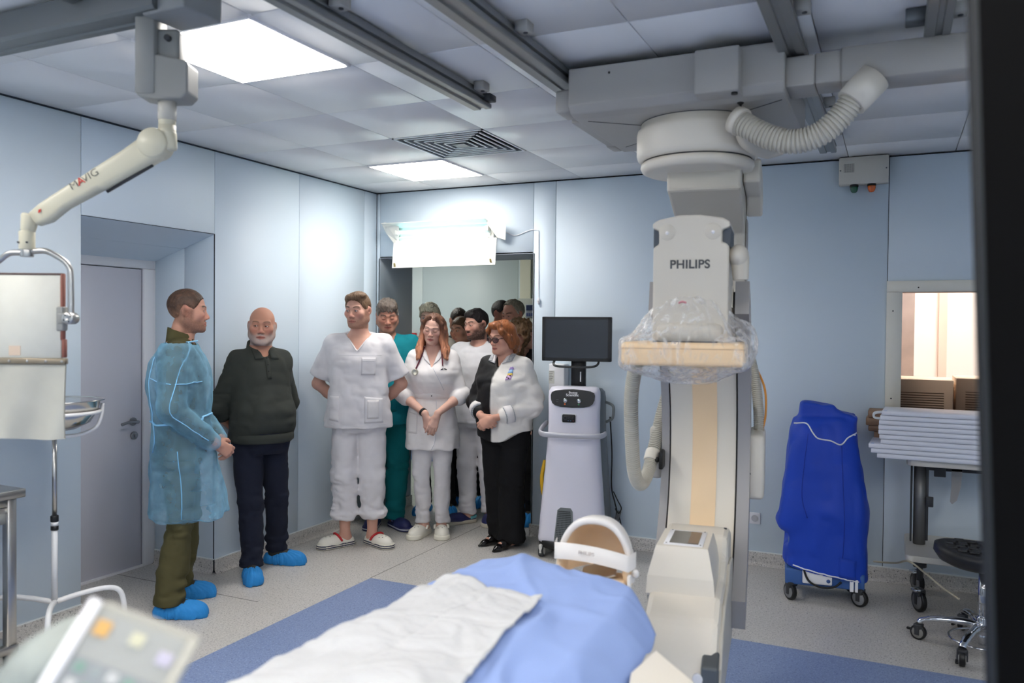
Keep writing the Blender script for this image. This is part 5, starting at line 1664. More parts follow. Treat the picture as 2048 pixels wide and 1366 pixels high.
def head_cols(V, hf, h):
    q = hf.inv(V); x, y, z = np.abs(q[:, 0]), q[:, 1], q[:, 2]
    base = np.array(S(*h.get('skin', (222, 176, 156)))) * .84
    C = np.tile(base, (len(V), 1))
    near = (np.abs(q[:, 0]) < .11) & (z > -.125) & (y < .13) & (y > -.14)
    def mix(m, col, a):
        m = np.clip(m, 0, 1) * a * near
        C[:] = C * (1 - m[:, None]) + np.array(S(*col)) * m[:, None]
    fr = sstep(-.02, -.05, y)
    red = h.get('red', (204, 128, 112))
    mix(np.exp(-(((x - .043) / .02) ** 2 + ((z + .03) / .022) ** 2)) * fr, red, .45)
    mix(np.exp(-((x / .016) ** 2 + ((z + .035) / .016) ** 2)) * sstep(-.08, -.095, y), red, .5)
    mix(sstep(.07, .078, x) * sstep(-.03, 0, y) * (np.abs(z) < .04), red, .4)
    mix(np.exp(-(((x - .032) / .016) ** 2 + ((z + .013) / .006) ** 2)) * fr, h.get('bag', (176, 122, 108)), .35)
    # stubble and beard
    bd = h.get('beard')
    if bd:
        col, a, zt = bd
        m = sstep(zt + .012, zt - .014, z - .35 * np.maximum(0, .0 - (y + .03)) * 0) * sstep(.045, .01, y)
        cut = np.exp(-((x / .028) ** 2 + ((z + .071) / .0095) ** 2) ** 2)
        ck = np.exp(-(((x - .036) / .018) ** 2 + ((z + .048) / .016) ** 2)) * .75
        mo = np.exp(-((x / .030) ** 2 + ((z + .0565) / .007) ** 2) ** 2) * fr
        side = sstep(.05, .062, x) * sstep(-.045, -.02, y) * sstep(.03, .012, y) * sstep(.02, .0, z)
        m = np.maximum(np.maximum(m * (1 - cut) * (1 - ck * (1 - sstep(-.04, -.02, y) * .4)), mo), side * .9)
        n_ = .95 + .5 * vnoise(q[:, 0] * 380, y * 380, z * 300)
        mix(m * n_, col, a)
    # hair stubble on the scalp
    sc_ = h.get('scalp')
    if sc_:
        col, a, fn = sc_
        m = fn(q) * (.8 + .4 * vnoise(q[:, 0] * 300, y * 300, z * 300))
        mix(m, col, a)
    lipc = h.get('lipcol', (172, 96, 88))
    mix(np.exp(-((x / .0265) ** 2 + ((z + .0715) / .0105) ** 2) ** 3) * sstep(-.065, -.075, y), lipc, h.get('lipa', .75))
    mix(np.exp(-((z + .0710) / .0020) ** 2) * (x < .027) * sstep(-.065, -.075, y), (84, 38, 34), .9)
    # brows and lash lines
    zb = .0225 + .0045 * (1 - ((x - .036) / .022) ** 2)
    mix(np.exp(-((z - zb) / h.get('browt', .0044)) ** 4) * sstep(.010, .016, x) * (1 - sstep(.050, .058, x)) * sstep(-.05, -.06, y), np.array(h.get('brow', (86, 62, 48))) * .7, h.get('browa', .97))
    if h.get('open', 1):
        op = h.get('open', 1)
        e = np.sqrt(((x - .0315) / .0148) ** 2 + ((z + .001) / (.0058 * op + .0006)) ** 2)
        mix(np.exp(-((e - 1.0) / .22) ** 2) * np.where(z > 0, 1, .45) * sstep(-.05, -.07, y), (60, 38, 32), .8)
        mix((e < 1) * sstep(-.06, -.07, y), (150, 100, 92), .6)
        mix(np.exp(-((z - .0105) / .0016) ** 2) * (np.abs(x - .0315) < .015) * sstep(-.05, -.06, y), (150, 98, 84), .5)
    else:
        zc = -.0042 - .0022 * (1 - ((x - .0315) / .015) ** 2)
        mix(np.exp(-((z - zc) / .0017) ** 2) * (np.abs(x - .0315) < .0155) * sstep(-.05, -.06, y), h.get('lash', (58, 38, 32)), .9)
        mix(np.exp(-((z - .003) / .006) ** 2) * (np.abs(x - .0315) < .016) * sstep(-.05, -.06, y), (196, 140, 124), .4)
    return C


def eyes(hf, h, parent, gaze=(0, 0)):
    """two eyeballs looking along the gaze (degrees to the person's left, degrees down)"""
    if not h.get('open', 1): return
    g = np.array([math.sin(math.radians(gaze[0])), -math.cos(math.radians(gaze[0])), -math.sin(math.radians(gaze[1]))]); g /= np.linalg.norm(g)
    d = Vector(hf.R @ g.astype(f32))
    rq = Vector((0, 0, 1)).rotation_difference(d).to_matrix()
    for s_ in (-1, 1):
        c = Vector(hf.w((s_ * .0315, -.0738, -.001)))
        r = .0124 * hf.sc
        angs = [0, 9, 20, 26, 29, 45, 70, 110, 150, 180]
        V = []; F = []; mi = []
        n = 18
        for a in angs:
            for k in range(n):
                V.append(c + rq @ Vector((r * math.sin(math.radians(a)) * math.cos(2 * PI * k / n), r * math.sin(math.radians(a)) * math.sin(2 * PI * k / n), r * math.cos(math.radians(a)))))
        for i in range(len(angs) - 1):
            for k in range(n):
                F.append((i * n + k, i * n + (k + 1) % n, (i + 1) * n + (k + 1) % n, (i + 1) * n + k))
                mi.append(2 if i < 1 else 1 if i < 4 else 0)
        raw_mesh('eye', np.array(V), np.array(F), None, parent, mats=[m_eye_w, m_iris[h.get('iris', 'brown')], m_pupil], midx=np.array(mi))


def hair_short(hf, h, parent):
    """cap of hair cut off along the hairline"""
    o = h['hair']
    st = o.get('step', .0034)
    ext = .145 * hf.sc
    c = hf.w((0, .01, .02))
    fd = Field(*[axis_pts(c[i] - ext, c[i] + ext, st) for i in range(3)])
    ts, tb, tt = o.get('side', .006), o.get('back', .006), o.get('top', .012)
    w_ = h.get('w', 1)
    fd.ell((0, .012, .03), (.075 * w_ + ts, .097 + tb, .085 + tt), .01, fr=hf)
    for cc, rr in o.get('lumps', []): fd.ell(cc, rr, .025, fr=hf)
    zf = o.get('front', .062)
    bn, np_ = o.get('burn', -.018), o.get('nape', -.066)
    Yk = [-.13, -.085, -.068, -.058, -.046, -.032, -.024, -.008, -.002, .010, .024, .034, .042, .052, .13]
    Zk = [zf, zf, zf - .004, .044, .024, .002, bn, bn, .014, .030, .027, .002, -.032, np_, np_]
    if 'line' in o: Yk, Zk = o['line']
    P = np.stack(np.meshgrid(*fd.ax, indexing='ij'), -1).reshape(-1, 3)
    q = hf.inv(P).reshape(fd.f.shape + (3,))
    hz_ = np.interp(q[..., 1], Yk, Zk).astype(f32)
    if 'recede' in o: hz_ = hz_ + o['recede'] * np.exp(-((np.abs(q[..., 0]) - .042) / .016) ** 2) * (q[..., 1] < -.03)
    if 'part' in o:
        fd.f += o['part'] * q[..., 0] * (q[..., 2] > .05)
    jag = .006 * vnoise(q[..., 0].ravel() * 160, q[..., 1].ravel() * 160, q[..., 2].ravel() * 40).reshape(fd.f.shape)
    fd.f = -smin(-fd.f, -((hz_ - q[..., 2] + jag) * .75).astype(f32), .008)
    wa = o.get('wrinkle', .006)
    near = np.abs(fd.f) < .02; I = np.nonzero(near); qq = q[I]
    fd.f[I] += (wa * .8 * vnoise(qq[:, 0] * 70, qq[:, 1] * 28, qq[:, 2] * 28) + wa * .5 * vnoise(qq[:, 0] * 180, qq[:, 1] * 60, qq[:, 2] * 60)).astype(f32)
    V, F = fd.mesh(1)
    col = np.tile(np.array(S(*o['col'])), (len(V), 1))
    q = hf.inv(V)
    if 'col2' in o:            # greying at the sides
        m = np.clip(o.get('mixfn', lambda q: sstep(.06, .0, q[:, 2]))(q) + .5 * vnoise(q[:, 0] * 80, q[:, 1] * 40, q[:, 2] * 40), 0, 1)[:, None]
        col = col * (1 - m) + np.array(S(*o['col2'])) * m
    return raw_mesh('hair', V, F, m_hair, parent, col, label=o.get('label'))


def hand(fd, wrist, d, palm, side, sc=1.0, curl=(25, 30, 20), spread=4, thumb=(.62, -.42, .66), tcurl=20):
    """palm, four fingers and thumb.  d: wrist->fingers, palm: direction the palm faces, side +1 right hand -1 left hand"""
    z = Vector(d).normalized(); y = -Vector(palm); y = (y - z * y.dot(z)).normalized(); x = y.cross(z)
    R_ = np.array([[x.x, y.x, z.x], [x.y, y.y, z.y], [x.z, y.z, z.z]], f32)
    fr = Frame(wrist, R_, sc)
    k = .006
    fd.seg((0, 0, -.02), (0, 0, .012), .026, .026, .015, fr=fr)
    for xx, z1, r0, r1 in ((.026, .088, .0135, .0125), (.009, .092, .0145, .0128), (-.009, .09, .0145, .0122), (-.026, .082, .013, .011)):
        fd.seg((side * xx * .6, 0, .012), (side * xx, 0, z1), r0, r1, .012, fr=fr)
    for i, (xx, z0, L) in enumerate(((.029, .09, .07), (.0095, .096, .078), (-.0098, .092, .072), (-.0275, .083, .056))):
        p = Vector((side * xx, 0, z0)); a = 0
        lat = math.radians(spread) * (1.5 - i) * side
        rs = (.0098, .0092, .0083, .0068) if i < 3 else (.0086, .008, .0072, .006)
        cc = [c + (i * 3 if i else 0) for c in curl]
        for j, fl in enumerate((.45, .30, .25)):
            a += math.radians(cc[j])
            q = p + Vector((math.sin(lat) * math.cos(a), -math.sin(a), math.cos(a) * math.cos(lat))) * (L * fl)
            fd.seg(p, q, rs[j], rs[j + 1], k if j else .008, fr=fr)
            p = q
    p = Vector((side * .022, -.006, .022))
    t = Vector((side * thumb[0], thumb[1], thumb[2])).normalized()
    for j, (L, ra, rb) in enumerate(((.042, .015, .012), (.03, .0118, .0105), (.026, .0105, .008))):
        q = p + t * L
        fd.seg(p, q, ra, rb, .01 if j == 0 else .005, fr=fr)
        p = q
        t = (Matrix.Rotation(-side * math.radians(tcurl) , 3, 'Y') @ t).normalized()
    return fr


def torso_rows(s, bx=1, by=1, infl=0, belly=0, lo=.85, bust=0, waist=1, hip=1, cy=0):
    R_ = [(1.505, 0, .012, .064, .060), (1.475, 0, .012, .105, .074), (1.44, 0, .01, .160, .092), (1.39, 0, .008, .186, .108), (1.31, 0, 0, .186, .118),
          (1.22, 0, 0, .178, .118), (1.10, 0, 0, .166, .112), (1.00, 0, 0, .170, .115), (.93, 0, .005, .180, .122), (.85, 0, .006, .182, .124), (.75, 0, .006, .184, .125), (.60, 0, .006, .188, .13)]
    out = []
    for z, cx, c, rx, ry in R_:
        if z < lo - .001: continue
        f = bx
        wv = waist if 1.0 <= z <= 1.16 else 1
        hv = hip if z < .98 else 1
        bl = belly * math.exp(-((z - 1.06) / .13) ** 2)
        bu = bust * math.exp(-((z - 1.27) / .06) ** 2)
        top_ = 1 if z < 1.45 else .5
        out.append((z * s, cx, c + cy - bl * .5 - bu * .5, rx * (f if z < 1.45 else (1 + (f - 1) * .5)) * wv * hv + infl * top_ + bl * .45, ry * by * wv * hv + infl * top_ + bl * .5 + bu * .5))
    if out[-1][0] > lo * s + .001:
        l_ = list(out[-1]); l_[0] = lo * s; out.append(tuple(l_))
    return out


class Person:
    def __init__(s, label, pos, yaw, Hh, head, feet=None, arms=None, bx=1, by=1, belly=0, female=False, detail=.0026, hands=True, lean=0, cat='person', bust=0, waist=1, hip=1, coarse=.012, group=None):
        s.o = thing('person', label, 'person', (pos[0], pos[1], 0), math.radians(yaw), group)
        s.H, s.h, s.s = Hh, head, Hh / 1.78
        s.bx, s.by, s.belly, s.bust, s.waist, s.hip = bx, by, belly, bust, waist, hip
        s.female = female; s.detail = detail; s.lean = lean; s.coarse = coarse
        k = s.s
        inv = xf(s.o).inverted()
        s.feet = []
        for i, sd in enumerate((-1, 1)):
            if feet and feet[i]:
                p = inv @ Vector((feet[i][0], feet[i][1], 0)); fy = feet[i][2] - yaw
            else:
                p = Vector((sd * .10, 0, 0)); fy = sd * 10
            s.feet.append((p, fy))
        hc = head.get('sc', 1.0)
        pv = np.array((head.get('dx', 0), head.get('dy', -.012) , Hh - .115 * hc - .10 * hc), f32)
        R_ = rotm(head.get('yaw', 0), head.get('pitch', 0), head.get('roll', 0))
        s.hf = Frame(pv + R_ @ np.array((0, -.012, .10 * hc), f32), R_, hc)
        s.pv = pv
        a = arms or {}
        shx = (.160 if not female else .142) * bx
        s.arms = {}
        for nm, sd in (('R', -1), ('L', 1)):
            A = a.get(nm) or ((sd * .245, .03, 1.14), (sd * .235, -.05, .90))
            sh = Vector((sd * shx, .012, 1.415)) * k
            s.arms[nm] = [sh, Vector(A[0]) * k, Vector(A[1]) * k]
        s.hips = [Vector((sd * .088 * hip, .01, .92)) * k for sd in (-1, 1)]
        s.leg = []
        for i in range(2):
            p, fy = s.feet[i]
            hd = Vector((math.sin(math.radians(fy)), -math.cos(math.radians(fy)), 0))
            ank = Vector((p.x, p.y, .085 * k)) - hd * .045
            mid = s.hips[i].lerp(ank, .51) + Vector((0, -.022, 0)) + hd * .01
            s.leg.append((s.hips[i], mid, ank))

    # -- skin
    def body(s, hands_spec=None, fine_hands=None, chest=0, bare_legs=False):
        k = s.s; fr = s.hf; c = fr.t
        ex = [v for a in s.arms.values() for v in a] + [v for l in s.leg for v in l]
        lo = Vector((min(v.x for v in ex) - .13, min(min(v.y for v in ex) - .14, c[1] - .16), 0))
        hi = Vector((max(v.x for v in ex) + .13, max(max(v.y for v in ex) + .12, c[1] + .16), s.H + .04))
        d = s.detail
        xf_ = [(c[0] - .10, c[0] + .10, d)]; yf_ = [(c[1] - .13, c[1] + .02, d), (c[1] + .02, c[1] + .12, d * 1.8)]; zf_ = [(c[2] - .135, c[2] + .125, d)]
        if fine_hands is not None:
            (x0, x1), (y0, y1), (z0, z1) = fine_hands
            xf_.append((x0, x1, .0036)); yf_.append((y0, y1, .0040)); zf_.append((z0, z1, .0036))
        fd = Field(axis_pts(lo.x, hi.x, s.coarse, xf_), axis_pts(lo.y, hi.y, s.coarse, yf_), axis_pts(-.02, hi.z, s.coarse, zf_))
        fd.loft(torso_rows(k, s.bx, s.by, -.014 + chest, s.belly * .8, .86, s.bust, s.waist, s.hip), .03)
        for nm in ('R', 'L'):
            S_, E_, W_ = s.arms[nm]
            f_ = .85 if s.female else 1
            fd.seg(S_, E_, .050 * f_, .040 * f_, .035); fd.seg(E_, E_.lerp(W_, .35), .040 * f_, .041 * f_, .02); fd.seg(E_.lerp(W_, .35), W_, .041 * f_, .027 * f_, .02)
        for hp, kn, an in s.leg:
            fd.seg(hp, kn, .078, .052, .03); fd.seg(kn, kn.lerp(an, .35), .05, .052, .02); fd.seg(kn.lerp(an, .35), an, .052, .034, .02)
            fd.seg(an, an - Vector((0, 0, .03)), .034, .036, .02)
        for p, fy in s.feet:
            hd = Vector((math.sin(math.radians(fy)), -math.cos(math.radians(fy)), 0))
            q = Vector((p.x, p.y, 0))
            fd.seg(q - hd * .06 + Vector((0, 0, .05)), q + hd * .085 + Vector((0, 0, .035)), .032, .024, .03)
        nk = s.h.get('neck', .054 if not s.female else .046)
        pa = Vector(fr.w((0, .012, -.05)));
        fd.seg(pa, Vector(fr.w((0, .02, -.10))), nk, nk, .03); fd.seg(Vector(fr.w((0, .02, -.10))), Vector((0, .02, 1.47 * k)), nk, nk * 1.16, .035)
        head_solid(fd, fr, s.h)
        s.hand_fr = []
        for hs in (hands_spec or []):
            s.hand_fr.append(hand(fd, **hs))
        V, F = fd.mesh(1)
        C = head_cols(V, fr, s.h)
        kn_ = vnoise(V[:, 0] * 40, V[:, 1] * 40, V[:, 2] * 40)
        C *= (1 + .08 * kn_)[:, None]
        o = raw_mesh('body', V, F, m_skin, s.o, C)
        eyes(fr, s.h, s.o, s.h.get('gaze', (0, 0)))
        return o

    # -- clothes
    def field(s, lo_z, hi_z, step, padx=.16, pady=.2, extra=()):
        ex = [v for a in s.arms.values() for v in a] + [v for l in s.leg for v in l] + list(extra)
        return Field(axis_pts(min(min(v.x for v in ex), -.25) - padx, max(max(v.x for v in ex), .25) + padx, step),
                     axis_pts(min(min(v.y for v in ex), -.2) - pady, max(max(v.y for v in ex), .2) + pady, step), axis_pts(lo_z, hi_z, step))

    def trousers(s, mat, r0=.096, rk=.07, ra=.06, hem=.07, top=1.02, step=.0085, infl=0, wr=.016, label=None, taper=None, hipx=1.0, seed=1, gather=False, puddle=.0):
        k = s.s
        fd = s.field(0, (top + .03) * k, step, .14, .16)
        rows = [(top * k, 0, -s.belly * .3, .165 * s.bx * s.waist + s.belly * .2 + infl, .112 * s.by + s.belly * .35 + infl), (.93 * k, 0, .005 - s.belly * .25, .178 * hipx * s.hip + infl + s.belly * .1, .128 * s.by + infl + s.belly * .3), (.84 * k, 0, .005 - s.belly * .08, .180 * hipx * s.hip + infl, .128 * s.by + infl + s.belly * .1), (.80 * k, 0, .005, .176 * hipx * s.hip + infl, .12 + infl)]
        fd.loft(rows, .02)
        for i, (hp, kn, an) in enumerate(s.leg):
            hp2 = Vector((hp.x * 1.0, hp.y, .86 * k))
            fd.seg(hp2, kn, r0, rk, .02); 
            an2 = an.copy(); an2.z = max(hem + .02, .05)
            fd.seg(kn, an2, rk, ra, .02)
            fd.seg(an2, Vector((an2.x, an2.y, 0)), ra, ra * 1.02, .01)
            if gather: fd.ell((an.x, an.y, hem + .055), (ra * 1.32, ra * 1.32, .05), .03)
        if not gather: fd.half((0, 0, hem), (0, 0, -1), .01)
        else:
            fd.half((0, 0, hem), (0, 0, -1), .01)
            for hp, kn, an in s.leg: fd.seg((an.x, an.y, hem + .045), (an.x, an.y, hem + .03), .050, .049, .008)
        km = lambda x, y, z: .35 + np.exp(-((z - .48 * k) / .1) ** 2) * .7 + np.exp(-((z - hem - .08) / .1) ** 2) * 1.1 + np.exp(-((z - .84 * k) / .08) ** 2) * .7
        fd.wrinkle(wr, 9, 9, 16, seed, True, km); fd.wrinkle(wr * .6, 16, 16, 30, seed + 5, True, km); fd.wrinkle(wr * .7, 11, 11, 3, seed + 9)
        V, F = fd.mesh(1)
        s.tr = (V, F)
        return raw_mesh('trousers', V, F, mat, s.o, label=label)

    def top(s, lo=.84, infl=.012, sleeve=1.0, sr=(.066, .056, .046), step=.0075, neck=None, wr=.012, seed=2, rows=None, k_arm=.04, n=2.3, flare=0, cuffs=False, do=('R', 'L'), skirt=None):
        """sleeve: fraction of the arm covered, 0..1 elbow, 1..2 wrist"""
        k = s.s
        fd = s.field((lo - .06) * k, 1.56 * k, step)
        rw = rows or torso_rows(k, s.bx, s.by, infl, s.belly, lo, s.bust, s.waist, s.hip)
        if skirt: rw = [r for r in rw if r[0] > skirt[0][0]] + list(skirt)
        fd.loft(rw, .02, n=n)
        for nm in do:
            S_, E_, W_ = s.arms[nm]
            sd = -1 if nm == 'R' else 1
            fd.seg(Vector((sd * .06, .012, 1.468 * k)), S_ + Vector((0, 0, .012)), .05, sr[0] * .98, .03)
            if sleeve <= 1:
                e = S_.lerp(E_, sleeve)
                fd.seg(S_, e, sr[0], sr[1] + flare, k_arm)
                dd = (E_ - S_).normalized()
                s.cuff = getattr(s, 'cuff', {}); s.cuff[nm] = (e, dd)
            else:
                fd.seg(S_, E_, sr[0], sr[1], k_arm); e = E_.lerp(W_, sleeve - 1)
                fd.seg(E_, e, sr[1], sr[2], .02)
                if cuffs: fd.seg(e, E_.lerp(W_, sleeve - 1 - .12), sr[2] + .005, sr[2] + .006, .006)
                s.cuff = getattr(s, 'cuff', {}); s.cuff[nm] = (e, (W_ - E_).normalized())
        fd.wrinkle(wr, 8, 8, 10, seed, True); fd.wrinkle(wr * .6, 15, 15, 20, seed + 3, True); fd.wrinkle(wr * .6, 12, 12, 4, seed + 6)
        return fd

    def cut_sleeve(s, fd, nm):
        """square end to the sleeve: trims only near the cuff"""
        e, d = s.cuff[nm]
        X, Y, Z = fd.ax[0][:, None, None], fd.ax[1][None, :, None], fd.ax[2][None, None, :]
        h = (X - e.x) * d.x + (Y - e.y) * d.y + (Z - e.z) * d.z
        r = np.sqrt((X - e.x) ** 2 + (Y - e.y) ** 2 + (Z - e.z) ** 2)
        sd = -1 if nm == 'R' else 1
        fd.f = np.where((r < .14) & (X * sd > abs(e.x) - .085), np.maximum(fd.f, h), fd.f)


# ---------------------------------------------------------------- shoes
def foot_frame(P, i):
    p, fy = P.feet[i]
    return p, math.radians(fy)


_shoe_cache = {}
m_cover = cloth('shoe_cover_blue', (46, 134, 204), .6, .2, 60)
m_shoe_in = M('shoe_dark', (46, 42, 34), .6)
m_croc_w = M('clog_white', (232, 228, 216), .5); m_croc_n = M('clog_navy', (44, 48, 96), .5)
m_red = M('strap_red', (190, 36, 44), .5)
m_attr = M('striped_sole', (255, 255, 255), .55, attr=True)
m_pump = M('black_patent', (16, 14, 15), .15, spec=.6)


def shoe_meshes(kind):
    if kind in _shoe_cache: return _shoe_cache[kind]
    out = []
    st = .0042
    if kind == 'cover':
        fd = Field(axis_pts(-.085, .085, st), axis_pts(-.19, .16, st), axis_pts(-.01, .13, st))
        fd.seg((0, -.105, .022), (0, .075, .032), .056, .050, .02); fd.ell((0, -.03, .045), (.050, .085, .042), .03)
        fd.ell((0, .04, .105), (.048, .085, .045), .012, 's')
        fd.half((0, 0, .003), (0, 0, -1), .006)
        a_ = lambda x, y, z: 1 + 0 * x
        near = np.abs(fd.f) < .02; I = np.nonzero(near); x, y, z = fd.ax[0][I[0]], fd.ax[1][I[1]], fd.ax[2][I[2]]
        th = np.arctan2(x, y - .03)
        fd.f[I] += (.008 * vnoise(th * 9, z * 10, x * 0) + .006 * vnoise(th * 18, z * 14, x * 0 + 3) + .006 * vnoise(x * 30, y * 30, z * 30)).astype(f32)
        out.append(('shoe_cover', *fd.mesh(0), m_cover, None))
        fd = Field(axis_pts(-.06, .06, st), axis_pts(-.1, .14, st), axis_pts(0.01, .14, st))
        fd.seg((0, -.05, .05), (0, .055, .075), .040, .040, .02); fd.seg((0, .05, .08), (0, .055, .12), .04, .04, .02)
        out.append(('shoe', *fd.mesh(0), m_shoe_in, None))
    elif kind in ('croc_red', 'croc_white', 'croc_navy', 'clog'):
        fd = Field(axis_pts(-.075, .075, st), axis_pts(-.18, .13, st), axis_pts(.01, .12, st))
        fd.ell((0.004, -.075, .035), (.054, .085, .052), .02); fd.seg((0, -.02, .035), (0, .075, .03), .047, .040, .03)
        fd.ell((0, .045, .085), (.037, .062 if kind != 'clog' else .05, .05), .012, 's')
        fd.half((0, 0, .022), (0, 0, -1), .004)
        mt = {'croc_red': m_croc_w, 'croc_white': m_croc_w, 'croc_navy': m_croc_n, 'clog': m_croc_n}[kind]
        out.append(('shoe_upper', *fd.mesh(0), mt, None))
        hs = .034 if kind != 'clog' else .03
        fd = Field(axis_pts(-.075, .075, st), axis_pts(-.185, .14, st), axis_pts(-.008, .05, .0028))
        fd.seg((0.003, -.11, .016), (0, .075, .016), .059, .046, .01); fd.ell((.012, -.12, .016), (.045, .05, .04), .02)
        fd.half((0, 0, 0.001), (0, 0, -1), .004); fd.half((0, 0, hs), (0, 0, 1), .004)
        V, F = fd.mesh(0)
        z = V[:, 2]; C = np.tile(np.array(S(226, 222, 208)), (len(V), 1))
        if kind == 'croc_red':
            nv = ((z > .024) & (z < .030)) | ((z > .010) & (z < .0165)) | (z < .004)
            C[nv] = S(30, 36, 70)
        elif kind == 'croc_navy':
            C[:] = S(40, 44, 92); C[(z > .014) & (z < .022)] = S(206, 208, 216)
        elif kind == 'clog': C[:] = S(200, 192, 176)
        out.append(('sole', V, F, m_attr, C))
    elif kind == 'pump':
        fd = Field(axis_pts(-.06, .06, st), axis_pts(-.2, .13, st), axis_pts(-.01, .12, st))
        fd.chain([(0, -.175, .012), (0, -.12, .018), (0, -.05, .032), (0, .06, .062)], [.006, .024, .036, .031], .02)
        fd.ell((0, .02, .095), (.027, .07, .04), .01, 's'); fd.seg((0, .072, .06), (0, .078, 0), .018, .008, .01)
        fd.half((0, 0, .002), (0, 0, -1), .004)
        out.append(('shoe', *fd.mesh(0), m_pump, None))
    elif kind == 'boot':
        fd = Field(axis_pts(-.06, .06, st), axis_pts(-.18, .13, st), axis_pts(0, .13, st))
        fd.seg((0, -.1, .03), (0, .07, .04), .043, .04, .03); fd.half((0, 0, .002), (0, 0, -1), .004)
        out.append(('shoe', *fd.mesh(0), m_shoe_in, None))
    _shoe_cache[kind] = out
    return out


def put_shoes(P, kind, which=(0, 1)):
    for i in which:
        p, a = foot_frame(P, i)
        root = None
        for nm, V, F, mt, C in shoe_meshes(kind):
            key = (kind, nm)
            if key not in _shoe_cache:
                o = raw_mesh(nm, V, F, mt, P.o, C); _shoe_cache[key] = o.data
            else:
                o = bpy.data.objects.new(nm, _shoe_cache[key]); COL.objects.link(o); o.parent = P.o
            o.location = (p.x, p.y, 0); o.rotation_euler = (0, 0, a)
            if i == 0: o.scale = (-1, 1, 1) if False else (1, 1, 1)
            root = root or o
        if kind in ('croc_red', 'croc_white', 'croc_navy'):
            mt = {'croc_red': m_red, 'croc_white': m_croc_w, 'croc_navy': m_croc_n}[kind]
            sp = spline([(-.049, -.005, .052), (-.05, .012, .072), (-.036, .035, .083 if kind == 'croc_red' else .07), (0, .028, .088) if kind == 'croc_red' else (0, .098, .068), (.036, .035, .083 if kind == 'croc_red' else .07), (.05, .012, .072), (.049, -.005, .052)], 6)
            if kind == 'croc_red': sp = spline([(-.050, .0, .048), (-.046, -.012, .068), (-.028, -.022, .085), (0, -.026, .092), (.028, -.022, .085), (.046, -.012, .068), (.050, .0, .048)], 6)
            part('strap', B().tube(sp, .0078 if kind == 'croc_red' else .0055, 8, flat=(1, 1.7)), mt, root)
            for (x, y) in ((-.02, -.1), (.006, -.105), (-.03, -.075), (-.004, -.075), (.022, -.08), (.01, -.05), (-.018, -.052)):
                z = .034 + .052 * math.sqrt(max(0, 1 - ((x - .004) / .054) ** 2 - ((y + .075) / .085) ** 2))
                n_ = Vector(((x - .004) / .054 ** 2, (y + .075) / .085 ** 2, (z - .035) / .052 ** 2)).normalized()
                c = Vector((x, y, z))
                part('vent_hole', B().cyl(c - n_ * .003, c + n_ * .0012, .0042, seg=8), m_dark, root)
        elif kind == 'clog':
            part('heel_trim', B().tube(spline([(-.044, .05, .045), (-.03, .098, .05), (0, .112, .05), (.03, .098, .05), (.044, .05, .045)], 5), .008, 8, flat=(1.6, .8)), M('aqua_trim', (110, 190, 200), .5), root)
# ---------------------------------------------------------------- blue dust cover over the wheeled machine
fd = Field(axis_pts(-.32, .32, .008), axis_pts(-.30, .26, .008), axis_pts(.05, 1.18, .008))
rows = [(.08, .01, -.01, .228, .168), (.20, .005, -.01, .232, .17), (.35, -.0, -.01, .240, .18), (.52, -.012, -.01, .250, .185), (.72, -.012, 0, .225, .170), (.95, -.012, .0, .190, .15), (1.04, -.01, .01, .168, .13), (1.06, -.01, .015, .16, .12)]
fd.loft(rows, .02, n=4.5, cap=.02)
fd.box((-.055, .02, 1.07), (.09, .10, .075), .012, .03, R=rotm(0, 0, 4)); fd.box((.06, .02, 1.03), (.09, .10, .075), .012, .03, R=rotm(0, 0, 16)); fd.ell((-.22, -.06, .45), (.06, .1, .05), .05); fd.ell((-.235, -.06, .36), (.04, .12, .035), .03, 's')
fd.wrinkle(.03, 4, 4, 2.2, 51); fd.wrinkle(.022, 7, 7, 3, 52, True); fd.wrinkle(.010, 16, 16, 9, 53, True)
fd.where(lambda X, Y, Z: (.20 - .16 * (X + .2)) - Z + 0 * Y, .004, 'i')
V, F = fd.mesh(1)
fz = V[F].mean(1)
nrm_z = fz[:, 2] - (.20 - .16 * (fz[:, 0] + .2))
low = nrm_z < .002
COVER = raw_mesh('dust_cover', V, F[~low], m_cov, None)
COVER.location = BC.location; COVER.rotation_euler = BC.rotation_euler
tag(COVER, 'royal blue fabric cover with white piping draped over the wheeled machine', 'cover')
sf = Surf(V, F)
m_pipe = M('white_piping', (232, 234, 240), .6)
part('piping', B().tube([sf.near((x, -.26, .205 - .16 * (x + .2)), .002) for x in np.linspace(-.22, .23, 24)], .0042, 8), m_pipe, COVER)
pp = [(-.175, 1.03), (-.11, 1.035), (-.075, .985), (-.045, .955), (.02, .945), (.075, .925), (.115, .965), (.16, .985), (.195, .985)]
pts = [sf.hit(p_.x, p_.z, -1, .002) or sf.near((p_.x, -.12, p_.z), .002) for p_ in spline([Vector((x, 0, z)) for x, z in pp], 5)]
part('piping', B().tube(pts, .0042, 8), m_pipe, COVER)
m_cseam = M('cover_seam', (18, 50, 160), .6)
seam('cover_seam', sf, [(-.10, .98), (-.12, .8), (-.13, .62), (-.10, .5)], .0025, m_cseam, COVER)
seam('cover_seam', sf, [(.08, .92), (.09, .7), (.10, .45), (.09, .24)], .0025, m_cseam, COVER)
patch('cover_pocket', sf, quadp(.075, .15, .165, .135, .165, .27, .075, .285), 5, 6, m_cov, COVER, .004)
